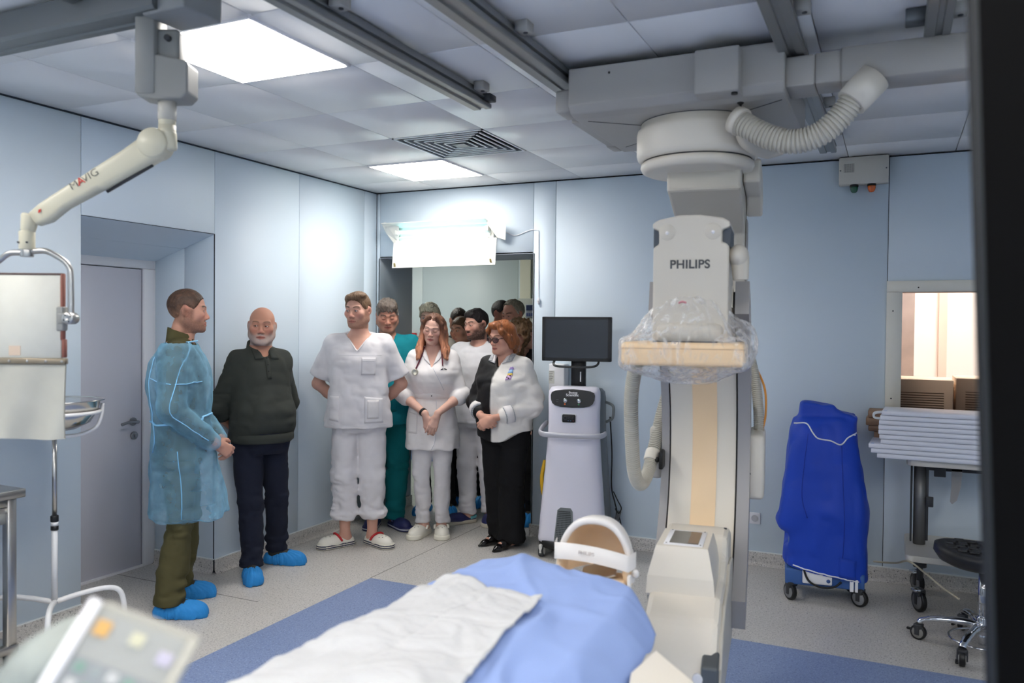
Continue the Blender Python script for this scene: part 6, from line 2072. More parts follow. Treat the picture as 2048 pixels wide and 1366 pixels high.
# ---------------------------------------------------------------- the people
c_white = cloth('scrub_white', (218, 215, 218)); c_white2 = cloth('coat_white', (225, 221, 221)); c_tee = cloth('tee_white', (221, 219, 222))
c_teal = cloth('teal_scrub', (18, 122, 134)); c_teal2 = cloth('teal_trouser', (14, 108, 112))
c_olive = cloth('olive_cloth', (78, 74, 48)); c_jean = cloth('dark_denim', (30, 34, 48)); c_poly = cloth('dark_knit', (58, 61, 57), .9, .12, 420)
c_black = cloth('black_cloth', (22, 22, 24)); c_dark = cloth('dark_jacket', (34, 36, 42)); c_beige = cloth('beige_top', (214, 204, 190))
c_gown = M('blue_gown', (150, 206, 236), .75, spec=.15, bump=.45, bscale=42, alpha_mix=.60, translucent=.25, var=.2, vscale=24)
_g = c_gown.node_tree
_lw = _g.nodes.new('ShaderNodeLayerWeight'); _lw.inputs['Blend'].default_value = .4
_ma = _g.nodes.new('ShaderNodeMath'); _ma.operation = 'MULTIPLY_ADD'; _ma.inputs[1].default_value = -.55; _ma.inputs[2].default_value = .70
_g.links.new(_lw.outputs['Facing'], _ma.inputs[0])
for _n in _g.nodes:
    if _n.type == 'MIX_SHADER' and abs(_n.inputs[0].default_value - .6) < .01: _g.links.new(_ma.outputs[0], _n.inputs[0])
c_gseam = M('gown_seam', (150, 212, 250), .7)
c_bw = M('blouse', (236, 234, 230), .6, spec=.3, attr=True, bump=.1, bscale=90)


def vneck(fd, z0, tan, ymax=-.0, dep=0):
    fd.where(lambda X, Y, Z: np.maximum(np.maximum(np.abs(X) - (Z - z0) * tan, z0 - Z), Y - ymax) * .8, .006, 's')


def round_neck(fd, c, r):
    fd.ell(c, r, .006, 's')


def collar(P, z, r, h, mat, tilt=.35, open_=.0, n=28, y0=.012, label=None, rx=1.0):
    """standing collar band around the neck, higher at the back"""
    b = B(); a0, a1 = -PI / 2 + open_, 1.5 * PI - open_
    rings = []
    for k in range(n + 1):
        a = a0 + (a1 - a0) * k / n
        back = (math.sin(a) + 1) / 2
        zz = z + (back - .5) * tilt * r * 1.2
        rings.append([(r * rx * math.cos(a) * f, y0 + r * math.sin(a) * f, zz + d) for f, d in ((1.22, -.055), (1.04, h * (.55 + .45 * back)), (.98, h * (.5 + .45 * back)), (1.05, -.06))])
    b.loft(rings, cap=True)
    return part('collar', b, mat, P.o, label=label)


def finish(P, fd, name, mat, label=None, smooth=1, cols=None):
    V, F = fd.mesh(smooth)
    o = raw_mesh(name, V, F, mat, P.o, cols(V) if cols else None, label=label)
    return Surf(V, F), o, V


def dress(P, name, mat, shoes=None, tmat=None, lo=.84, sleeve=1.9, **k):
    fd = P.top(lo=lo, sleeve=sleeve, **k)
    fd.half((0, 0, lo * P.s), (0, 0, -1), .006)
    return fd


# ---- man in the gown, in profile at the left
h = dict(yaw=4, pitch=2, skin=(214, 160, 138), hair=dict(front=.068, col=(74, 54, 42), col2=(150, 112, 90), mixfn=lambda q: sstep(.03, -.045, q[:, 2]) * .85, side=.003, back=.004, top=.007, nape=-.05, burn=-.012, wrinkle=.003), beard=((84, 58, 46), .65, -.050), brow=(78, 56, 44), jaw=1.04, iris='blue', gaze=(0, 2),
         scalp=((104, 80, 64), .55, lambda q: sstep(.0, .02, q[:, 1]) * sstep(-.09, -.06, q[:, 2]) * sstep(.05, .02, np.abs(q[:, 2]) * 0)), w=1.02)
P = Person('man in a sheer blue protective gown over olive clothes, seen in profile', (.30, -2.30), 130, 1.77, h,
           feet=[(.405, -2.43, 124), (.20, -2.17, 128)], arms=dict(R=((-.275, .03, 1.14), (-.125, -.175, .93)), L=((.27, .0, 1.13), (.06, -.20, .92))), bx=1.06, by=1.08)
P.body([dict(wrist=(-.118, -.188, .922), d=(.5, -.62, -.5), palm=(.75, .45, -.1), side=1, curl=(28, 35, 25)), dict(wrist=(.06, -.205, .915), d=(-.75, -.35, -.45), palm=(-.2, .8, -.5), side=-1, curl=(30, 35, 25))], ((-.2, .1), (-.32, -.16), (.82, .96)))
hair_short(P.hf, P.h, P.o)
fd = P.top(lo=.5, infl=-.004, sleeve=1.85, sr=(.062, .054, .041), wr=.005); shirt_f = fd.f.copy(); fd.half((0, 0, .84), (0, 0, -1), .006); finish(P, fd, 'shirt', c_olive)
collar(P, 1.50, .066, .05, c_olive, .3, .3, rx=1.0)
P.trousers(c_olive, r0=.098, rk=.078, ra=.082, hem=.065, wr=.022, seed=3)
rows = [(.515, 0, -.035, .235, .222), (.62, 0, -.03, .235, .208), (.80, 0, -.01, .228, .185), (.95, 0, 0, .218, .160), (1.03, 0, .004, .205, .148), (1.12, 0, .01, .215, .165), (1.25, 0, .015, .232, .178), (1.37, 0, .014, .226, .156), (1.43, 0, .012, .192, .122), (1.468, 0, .012, .125, .088), (1.485, 0, .012, .10, .08)]
fd = P.top(lo=.5, sleeve=1.93, sr=(.088, .078, .056), rows=rows, wr=.016, seed=8, step=.0075, k_arm=.05)
fd.where(lambda X, Y, Z: .009 * np.sin(np.arctan2(X, Y) * 7 + Z * 6) * sstep(1.0, .55, Z) + 0 * X, 0, 'add')
fd.wrinkle(.016, 7, 7, 2.4, 21); fd.wrinkle(.011, 15, 15, 4, 23, True)
fd.f = np.minimum(fd.f, np.where(fd.ax[2][None, None, :] < 1.46, shirt_f - .011, 1.0)).astype(f32)
V, F = fd.mesh(1)
fz = V[F].mean(1)
keep = ~((fz[:, 2] < .512) | (fz[:, 2] > 1.478))
e, d = P.cuff['R']
raw_mesh('gown', V, F[keep], c_gown, P.o, label='sheer light blue gown')
sf = Surf(V, F)
for pts in ([(-.10, 1.47, -.02), (-.17, 1.44, -.02), (-.26, 1.36, -.02), (-.31, 1.25, .0), (-.34, 1.12, .02), (-.29, 1.02, -.08), (-.2, .95, -.16)],
            [(-.16, 1.29, .15), (-.25, 1.27, .08), (-.31, 1.265, .02)], [(-.31, 1.265, .0), (-.27, 1.27, -.12), (-.2, 1.28, -.17)],
            [(-.10, 1.468, .06), (-.15, 1.36, .15), (-.16, 1.1, .17), (-.16, .9, .17)], [(-.2, .9, .0), (-.2, .7, -.02), (-.22, .54, -.02)]):
    seam('gown_seam', sf, pts, .0026, c_gseam, P.o, near=True, off=.004)
seam('gown_tie', sf, [(-.06, 1.045, .18), (-.14, 1.04, .15), (-.2, 1.04, .08), (-.22, 1.05, .0)], .006, c_gseam, P.o, near=True, off=.003)
seam('gown_tie', sf, [(-.17, 1.07, -.12), (-.1, 1.085, -.16), (0, 1.08, -.17)], .006, c_gseam, P.o, near=True, off=.003)
b = B().tube([(.108 * math.cos(a) * 1.02, .012 + .086 * math.sin(a), 1.474 - .012 * math.sin(a)) for a in np.linspace(0, 2 * PI, 36, endpoint=False)], .0045, 6, closed=True)
part('gown_neckline', b, c_gseam, P.o)
put_shoes(P, 'cover')

# ---- bald man with the grey beard
h = dict(yaw=-27, pitch=2, roll=2, skin=(208, 152, 128), beard=((184, 176, 170), .72, -.050), brow=(120, 92, 76), browa=.7, gaze=(-22, 2), jaw=1.04, fat=.003, w=1.02, open=.8, nose=1.15, neck=.058,
         scalp=((150, 132, 120), .35, lambda q: sstep(.055, .03, q[:, 2]) * sstep(-.03, .0, q[:, 1]) * sstep(-.1, -.07, q[:, 2]) * sstep(.06, .07, np.hypot(q[:, 0], q[:, 1] - .012))))
P = Person('bald man with short grey beard, hands behind his back, in dark jumper and jeans', (.235, -1.615), 66, 1.69, h,
           feet=[(.30, -1.755, 48), (.235, -1.40, 112)], arms=dict(R=((-.275, .075, 1.12), (-.08, .17, .93)), L=((.25, .09, 1.12), (.06, .18, .93))), bx=.96, by=1.06, belly=.09)
P.body([dict(wrist=(-.075, .165, .90), d=(.6, .1, -.7), palm=(0, -1, 0), side=1), dict(wrist=(.055, .17, .90), d=(-.6, .2, -.7), palm=(0, -1, 0), side=-1)])
fd = P.top(lo=.86, infl=.012, sleeve=1.25, sr=(.066, .064, .060), wr=.014, seed=5, cuffs=True)
fd.ell((-.25, .09, 1.06), (.066, .066, .05), .02); fd.wrinkle(.01, 14, 14, 38, 4, True, lambda x, y, z: (x < -.2) * 1.0)
round_neck(fd, (0, -.075, 1.43), (.035, .06, .055))
fd.half((0, 0, .845), (0, 0, -1), .008)
sf, _, _ = finish(P, fd, 'polo_jumper', c_poly)
part('jumper_hem', B().loft([[(r * math.cos(a) * 1.0, -.028 + ry * math.sin(a), z) for a in np.linspace(0, 2 * PI, 40, endpoint=False)] for z, r, ry in ((.842, .186, .158), (.85, .193, .166), (.895, .196, .170), (.90, .188, .163))]), c_poly, P.o)
collar(P, 1.425, .075, .035, c_poly, .6, .55)
for sx in (-1, 1):
    patch('collar_flap', sf, quadp(sx * .075, 1.36, sx * .022, 1.365, sx * .035, 1.43, sx * .07, 1.435), 5, 5, c_poly, P.o, .006)
patch('placket', sf, quadp(-.014, 1.24, .014, 1.24, .014, 1.385, -.014, 1.385), 2, 8, c_poly, P.o, .003)
for z in (1.37, 1.33, 1.29):
    q = sf.hit(0, z, -1, .004)
    if q: part('button', B().sph(q, (.005, .003, .005), 10, 6), m_black, P.o)
P.trousers(c_jean, r0=.100, rk=.078, ra=.072, hem=.075, wr=.02, seed=6, top=.955)
put_shoes(P, 'cover')

# ---- man in white scrubs
h = dict(sc=1.04, yaw=-22, pitch=4, roll=0, skin=(222, 172, 152), beard=((128, 92, 70), .6, -.048), brow=(120, 90, 70), gaze=(-18, 2), jaw=1.04, fat=.001, iris='blue', nose=1.05, open=.75,
         hair=dict(front=.070, col=(108, 84, 64), side=.006, back=.008, top=.012, nape=-.06, burn=-.012, lumps=[((-.01, -.055, .085), (.05, .035, .03)), ((.03, -.03, .1), (.045, .05, .025))], wrinkle=.009))
P = Person('brown haired man in white short sleeved scrubs and red strapped clogs, hands behind his back', (.42, -.82), 30, 1.81, h,
           feet=[(.305, -.885, -28), (.525, -.745, 72)], arms=dict(R=((-.295, .075, 1.14), (-.10, .20, .95)), L=((.295, .075, 1.14), (.10, .20, .95))), bx=1.10, by=1.08, belly=.02)
P.body([dict(wrist=(-.09, .21, .93), d=(.6, .2, -.7), palm=(0, -1, 0), side=1), dict(wrist=(.09, .21, .93), d=(-.6, .2, -.7), palm=(0, -1, 0), side=-1)], chest=.008)
hair_short(P.hf, P.h, P.o)
rows = torso_rows(P.s, P.bx, P.by, .016, .02, .84); rows = [(z, cx, cy, rx + max(0, (1.2 - z)) * .09, ry + max(0, 1.2 - z) * .05) for z, cx, cy, rx, ry in rows]
fd = P.top(lo=.84, sleeve=.80, sr=(.072, .082), rows=rows, flare=.008, wr=.011, seed=11)
for nm in ('R', 'L'): P.cut_sleeve(fd, nm)
vneck(fd, 1.405, .78, -.0)
fd.half((0, 0, .855), (0, 0, -1), .006)
sf, _, _ = finish(P, fd, 'scrub_tunic', c_white)
for sx in (-1, 1):
    seam('neck_facing', sf, [(sx * .004, 1.402), (sx * .036, 1.448), (sx * .070, 1.495)], .010, c_white, P.o, off=.001, flat=(.25, 1))
seam('yoke_seam', sf, [(-.17, 1.375), (0, 1.372), (.17, 1.375)], .0016, M('seam_shade', (206, 206, 212), .8), P.o)
m_seamw = bpy.data.materials['seam_shade']
patch('chest_pocket', sf, quadp(.03, 1.235, .125, 1.235, .128, 1.355, .032, 1.355), 8, 9, c_white, P.o, .004)
seam('pocket_hem', sf, [(.032, 1.335), (.08, 1.333), (.126, 1.335)], .0016, m_seamw, P.o, off=.004)
patch('hip_pocket', sf, quadp(.055, .90, .18, .90, .175, 1.07, .055, 1.085), 9, 11, c_white, P.o, .004)
patch('hip_pocket', sf, quadp(-.19, .92, -.12, .91, -.12, 1.085, -.19, 1.085), 7, 11, c_white, P.o, .004)
patch('folded_paper', sf, quadp(.075, .93, .15, .93, .15, 1.06, .075, 1.06), 6, 8, c_white2, P.o, .006)
seam('hem_seam', sf, [(-.2, .885), (-.1, .88), (0, .878), (.1, .88), (.2, .885)], .0015, m_seamw, P.o)
P.trousers(c_white, r0=.108, rk=.096, ra=.082, hem=.185, wr=.026, seed=12, gather=True, hipx=1.08)
put_shoes(P, 'croc_red')

# ---- older man in teal scrubs
h = dict(yaw=6, pitch=20, roll=-2, skin=(204, 148, 126), brow=(92, 80, 74), open=0, lash=(90, 60, 50), jaw=1.12, fat=.006, nose=1.2, bag=(160, 108, 94), beard=((150, 118, 104), .25, -.052),
         hair=dict(front=.052, col=(96, 84, 76), col2=(140, 134, 128), side=.012, back=.012, top=.018, nape=-.06, burn=-.018, lumps=[((0, -.05, .085), (.06, .035, .035)), ((-.04, -.02, .09), (.035, .05, .03)), ((.045, -.02, .085), (.03, .05, .03))], wrinkle=.016))
P = Person('older grey haired man in teal scrubs looking down, half hidden behind the man in white', (.28, -.25), 30, 1.79, h,
           feet=[(.19, -.30, 20), (.385, -.245, 62)], arms=dict(R=((-.26, .06, 1.12), (-.12, .18, .93)), L=((.27, .04, 1.12), (.16, .12, .9))), bx=1.12, by=1.1, belly=.06, detail=.0028)
P.body([dict(wrist=(-.11, .18, .92), d=(.3, .2, -.8), palm=(0, -1, 0), side=1), dict(wrist=(.15, .13, .89), d=(-.3, .2, -.8), palm=(0, -1, 0), side=-1)])
hair_short(P.hf, P.h, P.o)
fd = P.top(lo=.80, infl=.016, sleeve=.85, sr=(.078, .084), wr=.016, seed=15); round_neck(fd, (0, -.06, 1.50), (.06, .06, .06)); fd.half((0, 0, .815), (0, 0, -1), .006)
sf, _, _ = finish(P, fd, 'scrub_tunic', c_teal)
seam('hem_seam', sf, [(-.2, .845), (0, .84), (.22, .845)], .0016, c_teal2, P.o)
P.trousers(c_teal2, r0=.105, rk=.088, ra=.084, hem=.055, wr=.02, seed=16)
put_shoes(P, 'croc_navy')

# ---- young woman in the white coat
h = dict(yaw=-8, pitch=15, roll=7, skin=(230, 184, 166), open=0, jaw=.92, nose=.95, lips=1.15, lipcol=(186, 98, 96), brow=(104, 72, 54), browt=.003, sc=.93, w=.97, lipa=.85)
P = Person('young woman with long copper hair in a white belted coat with stethoscope, eyes lowered', (.735, -.32), 27, 1.68, h,
           feet=[(.665, -.36, 2), (.80, -.285, 30)], arms=dict(R=((-.235, -.03, 1.13), (-.045, -.225, 1.00)), L=((.235, -.03, 1.13), (.055, -.245, 1.005))), female=True, bust=.045, waist=.9, bx=.96)
P.body([dict(wrist=(-.035, -.215, .925), d=(.18, -.12, -1), palm=(.5, .8, 0), side=1, curl=(14, 20, 14), sc=.92), dict(wrist=(.048, -.238, .93), d=(-.35, -.10, -1), palm=(-.15, 1, 0), side=-1, curl=(12, 16, 12), spread=6, sc=.92)], ((-.11, .11), (-.32, -.16), (.72, .97)), chest=.006)
hf = P.hf
# long hair: cap, falling sides and back
ext = .15
c = hf.t
fd = Field(axis_pts(c[0] - .15, c[0] + .15, .0042), axis_pts(c[1] - .14, c[1] + .16, .0042), axis_pts(1.28, c[2] + .15, .0042))
fd.ell((0, .014, .03), (.077, .101, .091), .01, fr=hf)
for s_ in (-1, 1):
    A = [hf.w((s_ * .03, -.055, .105)), hf.w((s_ * .072, -.045, .055)), hf.w((s_ * .082, -.03, -.01)), hf.w((s_ * .080, -.035, -.075))]
    Bp = [(s_ * .092, -.085, 1.40), (s_ * .098, -.115, 1.345)]
    fd.chain([Vector(a) for a in A] + [Vector(b_) for b_ in Bp], [.012, .015, .017, .020, .022, .010], .015)
    A = [hf.w((s_ * .06, .02, .07)), hf.w((s_ * .082, .02, -.01)), hf.w((s_ * .085, .03, -.08))]
    fd.chain([Vector(a) for a in A] + [Vector((s_ * .10, -.03, 1.41)), Vector((s_ * .11, -.095, 1.335))], [.022, .024, .027, .026, .010], .02)
    fd.chain([Vector(hf.w((s_ * .05, .07, .02))), Vector(hf.w((s_ * .06, .075, -.08))), Vector((s_ * .07, .08, 1.40)), Vector((s_ * .07, .085, 1.34))], [.04, .045, .045, .02], .02)
PP = np.stack(np.meshgrid(*fd.ax, indexing='ij'), -1).reshape(-1, 3); q = hf.inv(PP).reshape(fd.f.shape + (3,))
# opening for the face
fc = ((np.abs(q[..., 0]) / .064) ** 2.6 + (np.abs(q[..., 2] + .012) / .092) ** 2.6) ** (1 / 2.6) - 1
fd.f = -smin(-fd.f, np.maximum(fc * .06, q[..., 1] + .0).astype(f32), .008)
near = np.abs(fd.f) < .02; I = np.nonzero(near); qq = q[I]
fd.f[I] += (.006 * vnoise(qq[:, 0] * 60, qq[:, 1] * 60, qq[:, 2] * 5) + .005 * vnoise(qq[:, 0] * 130, qq[:, 1] * 130, qq[:, 2] * 7)).astype(f32)
fd.f[I] += (.006 * np.exp(-((qq[:, 0] + .005) / .004) ** 2) * (qq[:, 2] > .08)).astype(f32)
V, F = fd.mesh(0); q = hf.inv(V)
t = sstep(.06, -.09, q[:, 2])[:, None]
C = np.array(S(98, 66, 50)) * (1 - t) + np.array(S(184, 124, 94)) * t
raw_mesh('hair', V, F, m_hairl, P.o, C, label='long straight hair, brown at the crown and copper at the ends')
sk = [(.66, 0, -.005, .205, .150), (.78, 0, -.003, .204, .148), (.90, 0, .0, .192, .140), (1.0, 0, .0, .170, .124), (1.06, 0, .0, .150, .110)]
rows = torso_rows(P.s, P.bx, P.by, .012, 0, .84, .05, .9)
rows = [r for r in rows if r[0] > 1.10] + sk
fd = P.top(lo=.64, sleeve=1.16, sr=(.060, .055, .056), rows=rows, wr=.010, seed=22, step=.0068)
for nm in ('R', 'L'):
    e, d = P.cuff[nm]; fd.seg(e, e - d * .055, .063, .064, .006)
fd.where(lambda X, Y, Z: .005 * np.sin(np.arctan2(X, Y) * 7 + 1) * sstep(.95, .68, Z), 0, 'add')
vneck(fd, 1.27, .42, -.0)
fd.half((0, 0, .648), (0, 0, -1), .005)
sf, _, _ = finish(P, fd, 'coat', c_white2)
zb = 1.065
part('belt', B().loft([[((.150 + o_) * math.cos(a), (.112 + o_) * math.sin(a), z) for a in np.linspace(0, 2 * PI, 44, endpoint=False)] for z, o_ in ((zb - .024, .004), (zb - .022, .009), (zb + .022, .007), (zb + .024, .002))], cap=True), c_white2, P.o)
for x in (0, ):
    part('belt_button', B().sph((x, -.123, zb), (.005, .003, .005), 8, 6), m_dark, P.o)
for sx in (-1, 1):
    patch('lapel', sf, quadp(sx * .012, 1.29, sx * .055, 1.335, sx * .095, 1.405, sx * .055, 1.40), 6, 7, c_white2, P.o, .006)
seam('wrap_edge', sf, [(.012, 1.27), (.05, 1.2), (.09, 1.11)], .0025, m_seamw, P.o, off=.001)
seam('coat_edge', sf, [(.035, 1.03), (.036, .9), (.03, .75), (.0, .66)], .0028, m_seamw, P.o, off=.001)
patch('pocket_flap', sf, quadp(-.165, .935, -.1, .925, -.095, .965, -.165, .975), 6, 4, c_white2, P.o, .005)
patch('hip_pocket', sf, quadp(-.175, .79, -.105, .785, -.10, .93, -.17, .935), 6, 8, c_white2, P.o, .003)
seam('chest_pocket_edge', sf, [(.06, 1.255), (.11, 1.262)], .0022, m_seamw, P.o)
for sx in (-1, 1):
    q = sf.hit(.088 + sx * .012, 1.262, -1, .005)
    if q: part('bow_pin', B().box(q, (.022, .005, .008), (0, sx * .35, 0), .002), m_black, P.o)
tb = []
m_st = M('burgundy_tube', (96, 24, 44), .35)
for pts in ([(-.045, 1.445, -.055), (-.085, 1.38, -.12), (-.115, 1.30, -.14), (-.125, 1.265, -.14)], [(.05, 1.44, -.055), (.082, 1.37, -.13), (.086, 1.30, -.14)]):
    q = [sf.near((p[0], p[2], p[1]), .010) for p in pts]
    part('stethoscope_tube', B().tube(spline(q, 6), .005, 8), m_st, P.o)
q = sf.near((-.128, -.15, 1.245), .012)
part('stethoscope_disc', B().lathe([(.024, .006), (.0245, -.004), (.021, -.008), (.0185, -.006), (.0001, -.005)], 26, q, 'y'), M('disc_steel', (200, 196, 180), .3, .7), P.o)
P.trousers(c_white, r0=.092, rk=.068, ra=.062, hem=.085, wr=.02, seed=25, top=.98)
w_ = Vector((-.035, -.215, .925)); e_ = P.arms['R'][1]; dd = (P.arms['R'][2] - e_).normalized()
p0 = P.arms['R'][2] - dd * .02
part('wrist_band', B().tube([p0 - dd * .009, p0 + dd * .009], [.0315, .0305], 22), m_black, P.o)
put_shoes(P, 'croc_white')

# ---- young bearded man in the white T-shirt
h = dict(yaw=-30, pitch=8, roll=0, skin=(224, 172, 152), beard=((40, 29, 26), .95, -.042), brow=(36, 28, 26), browt=.0044, gaze=(-8, 12), open=.7, jaw=1.06, nose=1.05,
         hair=dict(front=.060, col=(34, 28, 28), side=.005, back=.006, top=.010, nape=-.055, burn=-.03, lumps=[((.0, -.055, .082), (.055, .03, .03))], wrinkle=.008))
P = Person('young man with dark hair and beard in a white T-shirt, white trousers and navy clogs', (.87, .17), 8, 1.72, h,
           feet=[(.76, .13, -38), (.95, .22, 20)], arms=dict(R=((-.26, .05, 1.12), (-.14, .15, .93)), L=((.26, .05, 1.12), (.12, .16, .93))), bx=1.08, by=1.05, detail=.0028)
P.body([dict(wrist=(-.14, .15, .92), d=(.4, .2, -.8), palm=(0, -1, 0), side=1), dict(wrist=(.12, .16, .92), d=(-.4, .2, -.8), palm=(0, -1, 0), side=-1)], chest=.006)
hair_short(P.hf, P.h, P.o)
fd = P.top(lo=.82, infl=.018, sleeve=.8, sr=(.078, .082), wr=.016, seed=31); round_neck(fd, (0, -.05, 1.475), (.075, .075, .055)); fd.half((0, 0, .81), (0, 0, -1), .006)
sf, _, _ = finish(P, fd, 't_shirt', c_tee)
seam('hem_seam', sf, [(-.2, .835), (0, .83), (.2, .835)], .0015, m_seamw, P.o)
P.trousers(c_white, r0=.102, rk=.08, ra=.07, hem=.075, wr=.02, seed=33)
put_shoes(P, 'clog')

# ---- woman with red hair and glasses
h = dict(yaw=-16, pitch=12, roll=2, skin=(222, 168, 146), open=.6, gaze=(0, 14), jaw=1.06, fat=.004, lipcol=(176, 92, 88), brow=(130, 84, 58), sc=.96, lips=1.05, beard=None, neck=.052)
P = Person('woman with short red hair and dark glasses in a black and white blouse, hands clasped', (1.335, -.31), -4, 1.625, h,
           feet=[(1.275, -.30, -22), (1.40, -.375, -12)], arms=dict(R=((-.265, -.0, 1.13), (-.085, -.225, 1.045)), L=((.250, .0, 1.11), (.04, -.235, 1.03))), female=True, bust=.05, waist=1.0, bx=1.06, by=1.04, belly=.0)
P.body([dict(wrist=(-.065, -.225, .95), d=(.75, -.25, -.42), palm=(.1, .9, -.4), side=1, curl=(35, 40, 25), sc=.93), dict(wrist=(.03, -.232, .935), d=(-.8, -.28, -.5), palm=(-.2, .9, -.3), side=-1, curl=(32, 38, 25), sc=.93)], ((-.13, .1), (-.36, -.17), (.82, 1.0)), chest=.006)
hf = P.hf; c = hf.t
fd = Field(axis_pts(c[0] - .14, c[0] + .14, .0042), axis_pts(c[1] - .14, c[1] + .16, .0042), axis_pts(c[2] - .18, c[2] + .15, .0042))
fd.ell((0, .018, .032), (.080, .104, .094), .01, fr=hf)
for s_ in (-1, 1):
    fd.chain([Vector(hf.w(a)) for a in ((s_ * .02, -.075, .105), (s_ * .066, -.060, .055), (s_ * .085, -.02, .0), (s_ * .082, .01, -.07))], [.014, .018, .021, .024], .025)
    fd.chain([Vector(hf.w(a)) for a in ((s_ * .062, .05, .04), (s_ * .075, .06, -.05), (s_ * .06, .07, -.115))], [.028, .034, .026], .03)
fd.chain([Vector(hf.w(a)) for a in ((0, .09, .03), (0, .095, -.05), (0, .085, -.12))], [.04, .045, .03], .03)
fd.ell((0, -.055, .098), (.06, .035, .028), .02, fr=hf)
PP = np.stack(np.meshgrid(*fd.ax, indexing='ij'), -1).reshape(-1, 3); q = hf.inv(PP).reshape(fd.f.shape + (3,))
fc = ((np.abs(q[..., 0]) / .066) ** 2.5 + (np.abs(q[..., 2] + .024) / .098) ** 2.5) ** (1 / 2.5) - 1
fd.f = -smin(-fd.f, np.maximum(fc * .06, q[..., 1] + .01).astype(f32), .008)
near = np.abs(fd.f) < .02; I = np.nonzero(near); qq = q[I]
fd.f[I] += (.007 * vnoise(qq[:, 0] * 50 + qq[:, 2] * 14, qq[:, 1] * 24, qq[:, 2] * 12) + .006 * vnoise(qq[:, 0] * 120 + qq[:, 2] * 30, qq[:, 1] * 50, qq[:, 2] * 16)).astype(f32)
V, F = fd.mesh(0); q = hf.inv(V)
t = np.clip(.5 + 1.2 * vnoise(q[:, 0] * 50, q[:, 1] * 50, q[:, 2] * 10) + .4 * sstep(-.02, .1, q[:, 2]), 0, 1)[:, None]
raw_mesh('hair', V, F, m_hairl, P.o, np.array(S(104, 60, 32)) * (1 - t) + np.array(S(150, 88, 48)) * t, label='short swept red hair')
gl = thing('glasses', None, None); gl.parent = P.o
b = B(); m_fr = M('glasses_frame', (36, 30, 30), .25)
lens = B()
for s_ in (-1, 1):
    ring = [Vector(hf.w((s_ * .033 + .0265 * math.cos(a) * (1 + .1 * math.sin(a)), -.106 + .012 * abs(math.cos(a)) * (1 if math.cos(a) * s_ > 0 else .1), -.004 + .0205 * math.sin(a)))) for a in np.linspace(0, 2 * PI, 28, endpoint=False)]
    b.tube(ring, .0024, 8, closed=True)
    lens.loft([[tuple(v) for v in ring], [tuple(v + Vector(hf.R @ np.array((0, .001, 0), f32))) for v in ring]], cap=True)
    b.tube([Vector(hf.w(p)) for p in ((s_ * .059, -.096, .004), (s_ * .074, -.06, .005), (s_ * .081, -.01, .002), (s_ * .08, .01, -.004))], .0024, 8)
b.tube([Vector(hf.w(p)) for p in ((-.009, -.106, .002), (0, -.108, .005), (.009, -.106, .002))], .002, 8)
part('frame', b, m_fr, gl)
part('lens', lens, M('tinted_lens', (70, 52, 70), .05, spec=.6, alpha_mix=.6), gl)
rows = [(.74, .02, 0, .214, .178), (.86, 0, -.004, .212, .178), (1.0, 0, -.014, .206, .176), (1.12, 0, -.02, .198, .166)] + [r for r in torso_rows(P.s, P.bx, P.by, .016, .02, .84, .06) if r[0] > 1.15]
fd = P.top(lo=.74, sleeve=1.72, sr=(.072, .072, .056), rows=rows, wr=.016, seed=41, cuffs=True)
fd.seg((.18, .05, 1.2), (.240, .06, 1.08), .042, .046, .05)
vneck(fd, 1.285, .40, -.0)
fd.where(lambda X, Y, Z: (.775 + .055 * sstep(.05, .2, X) + .01 * sstep(.0, -.12, X) - .012 * np.cos(X * 14)) - Z + 0 * Y, .005, 'i')
def bwcol(V):
    x = V[:, 0] + .01 - .03 * sstep(1.2, 1.35, V[:, 2])
    m = sstep(.005, -.005, x)[:, None]
    # the white back panel begins behind the shoulder
    return np.array(S(26, 26, 28)) * m + np.array(S(226, 222, 217)) * (1 - m)
sf, _, _ = finish(P, fd, 'blouse', c_bw, cols=bwcol)
m_lace = M('lace_grey', (170, 172, 176), .8, var=.5, vscale=160)
for sx in (-1, 1):
    patch('collar_flap', sf, quadp(sx * .03, 1.315, sx * .085, 1.33, sx * .082, 1.405, sx * .05, 1.42), 5, 6, c_white2, P.o, .008)
    patch('collar_lace', sf, quadp(sx * .055, 1.325, sx * .09, 1.33, sx * .088, 1.375, sx * .062, 1.38), 4, 5, m_lace, P.o, .011)
for i, (z0, z1, c_) in enumerate(((1.205, 1.235, (196, 160, 204)), (1.235, 1.25, (232, 200, 90)), (1.25, 1.275, (150, 190, 230)), (1.275, 1.295, (176, 150, 210)))):
    patch('brooch', sf, quadp(.088, z0, .122, z0 + .004, .120 - i * .003, z1 + .004, .09 + i * .002, z1), 3, 3, M('brooch_enamel', c_, .4), P.o, .006)
for (x, z) in ((.095, 1.222), (.108, 1.216), (.110, 1.232)):
    q = sf.hit(x, z, -1, .008)
    if q: part('brooch_dot', B().sph(q, (.0055, .003, .0055), 8, 6), m_black, P.o)
for nm in ('R', 'L'):
    e, d = P.cuff[nm]
    part('cuff', B().tube([e - d * .05, e - d * .045, e + d * .004, e + d * .008], [.062, .070, .0665, .054], 22), c_white2, P.o)
    part('cuff_trim', B().tube([e - d * .052, e - d * .047], [.0705, .0715], 22).tube([e + d * .002, e + d * .010], [.0672, .058], 22), m_lace, P.o)
P.trousers(c_black, r0=.106, rk=.092, ra=.105, hem=.045, wr=.014, seed=45, top=.98, hipx=1.08)
put_shoes(P, 'pump')

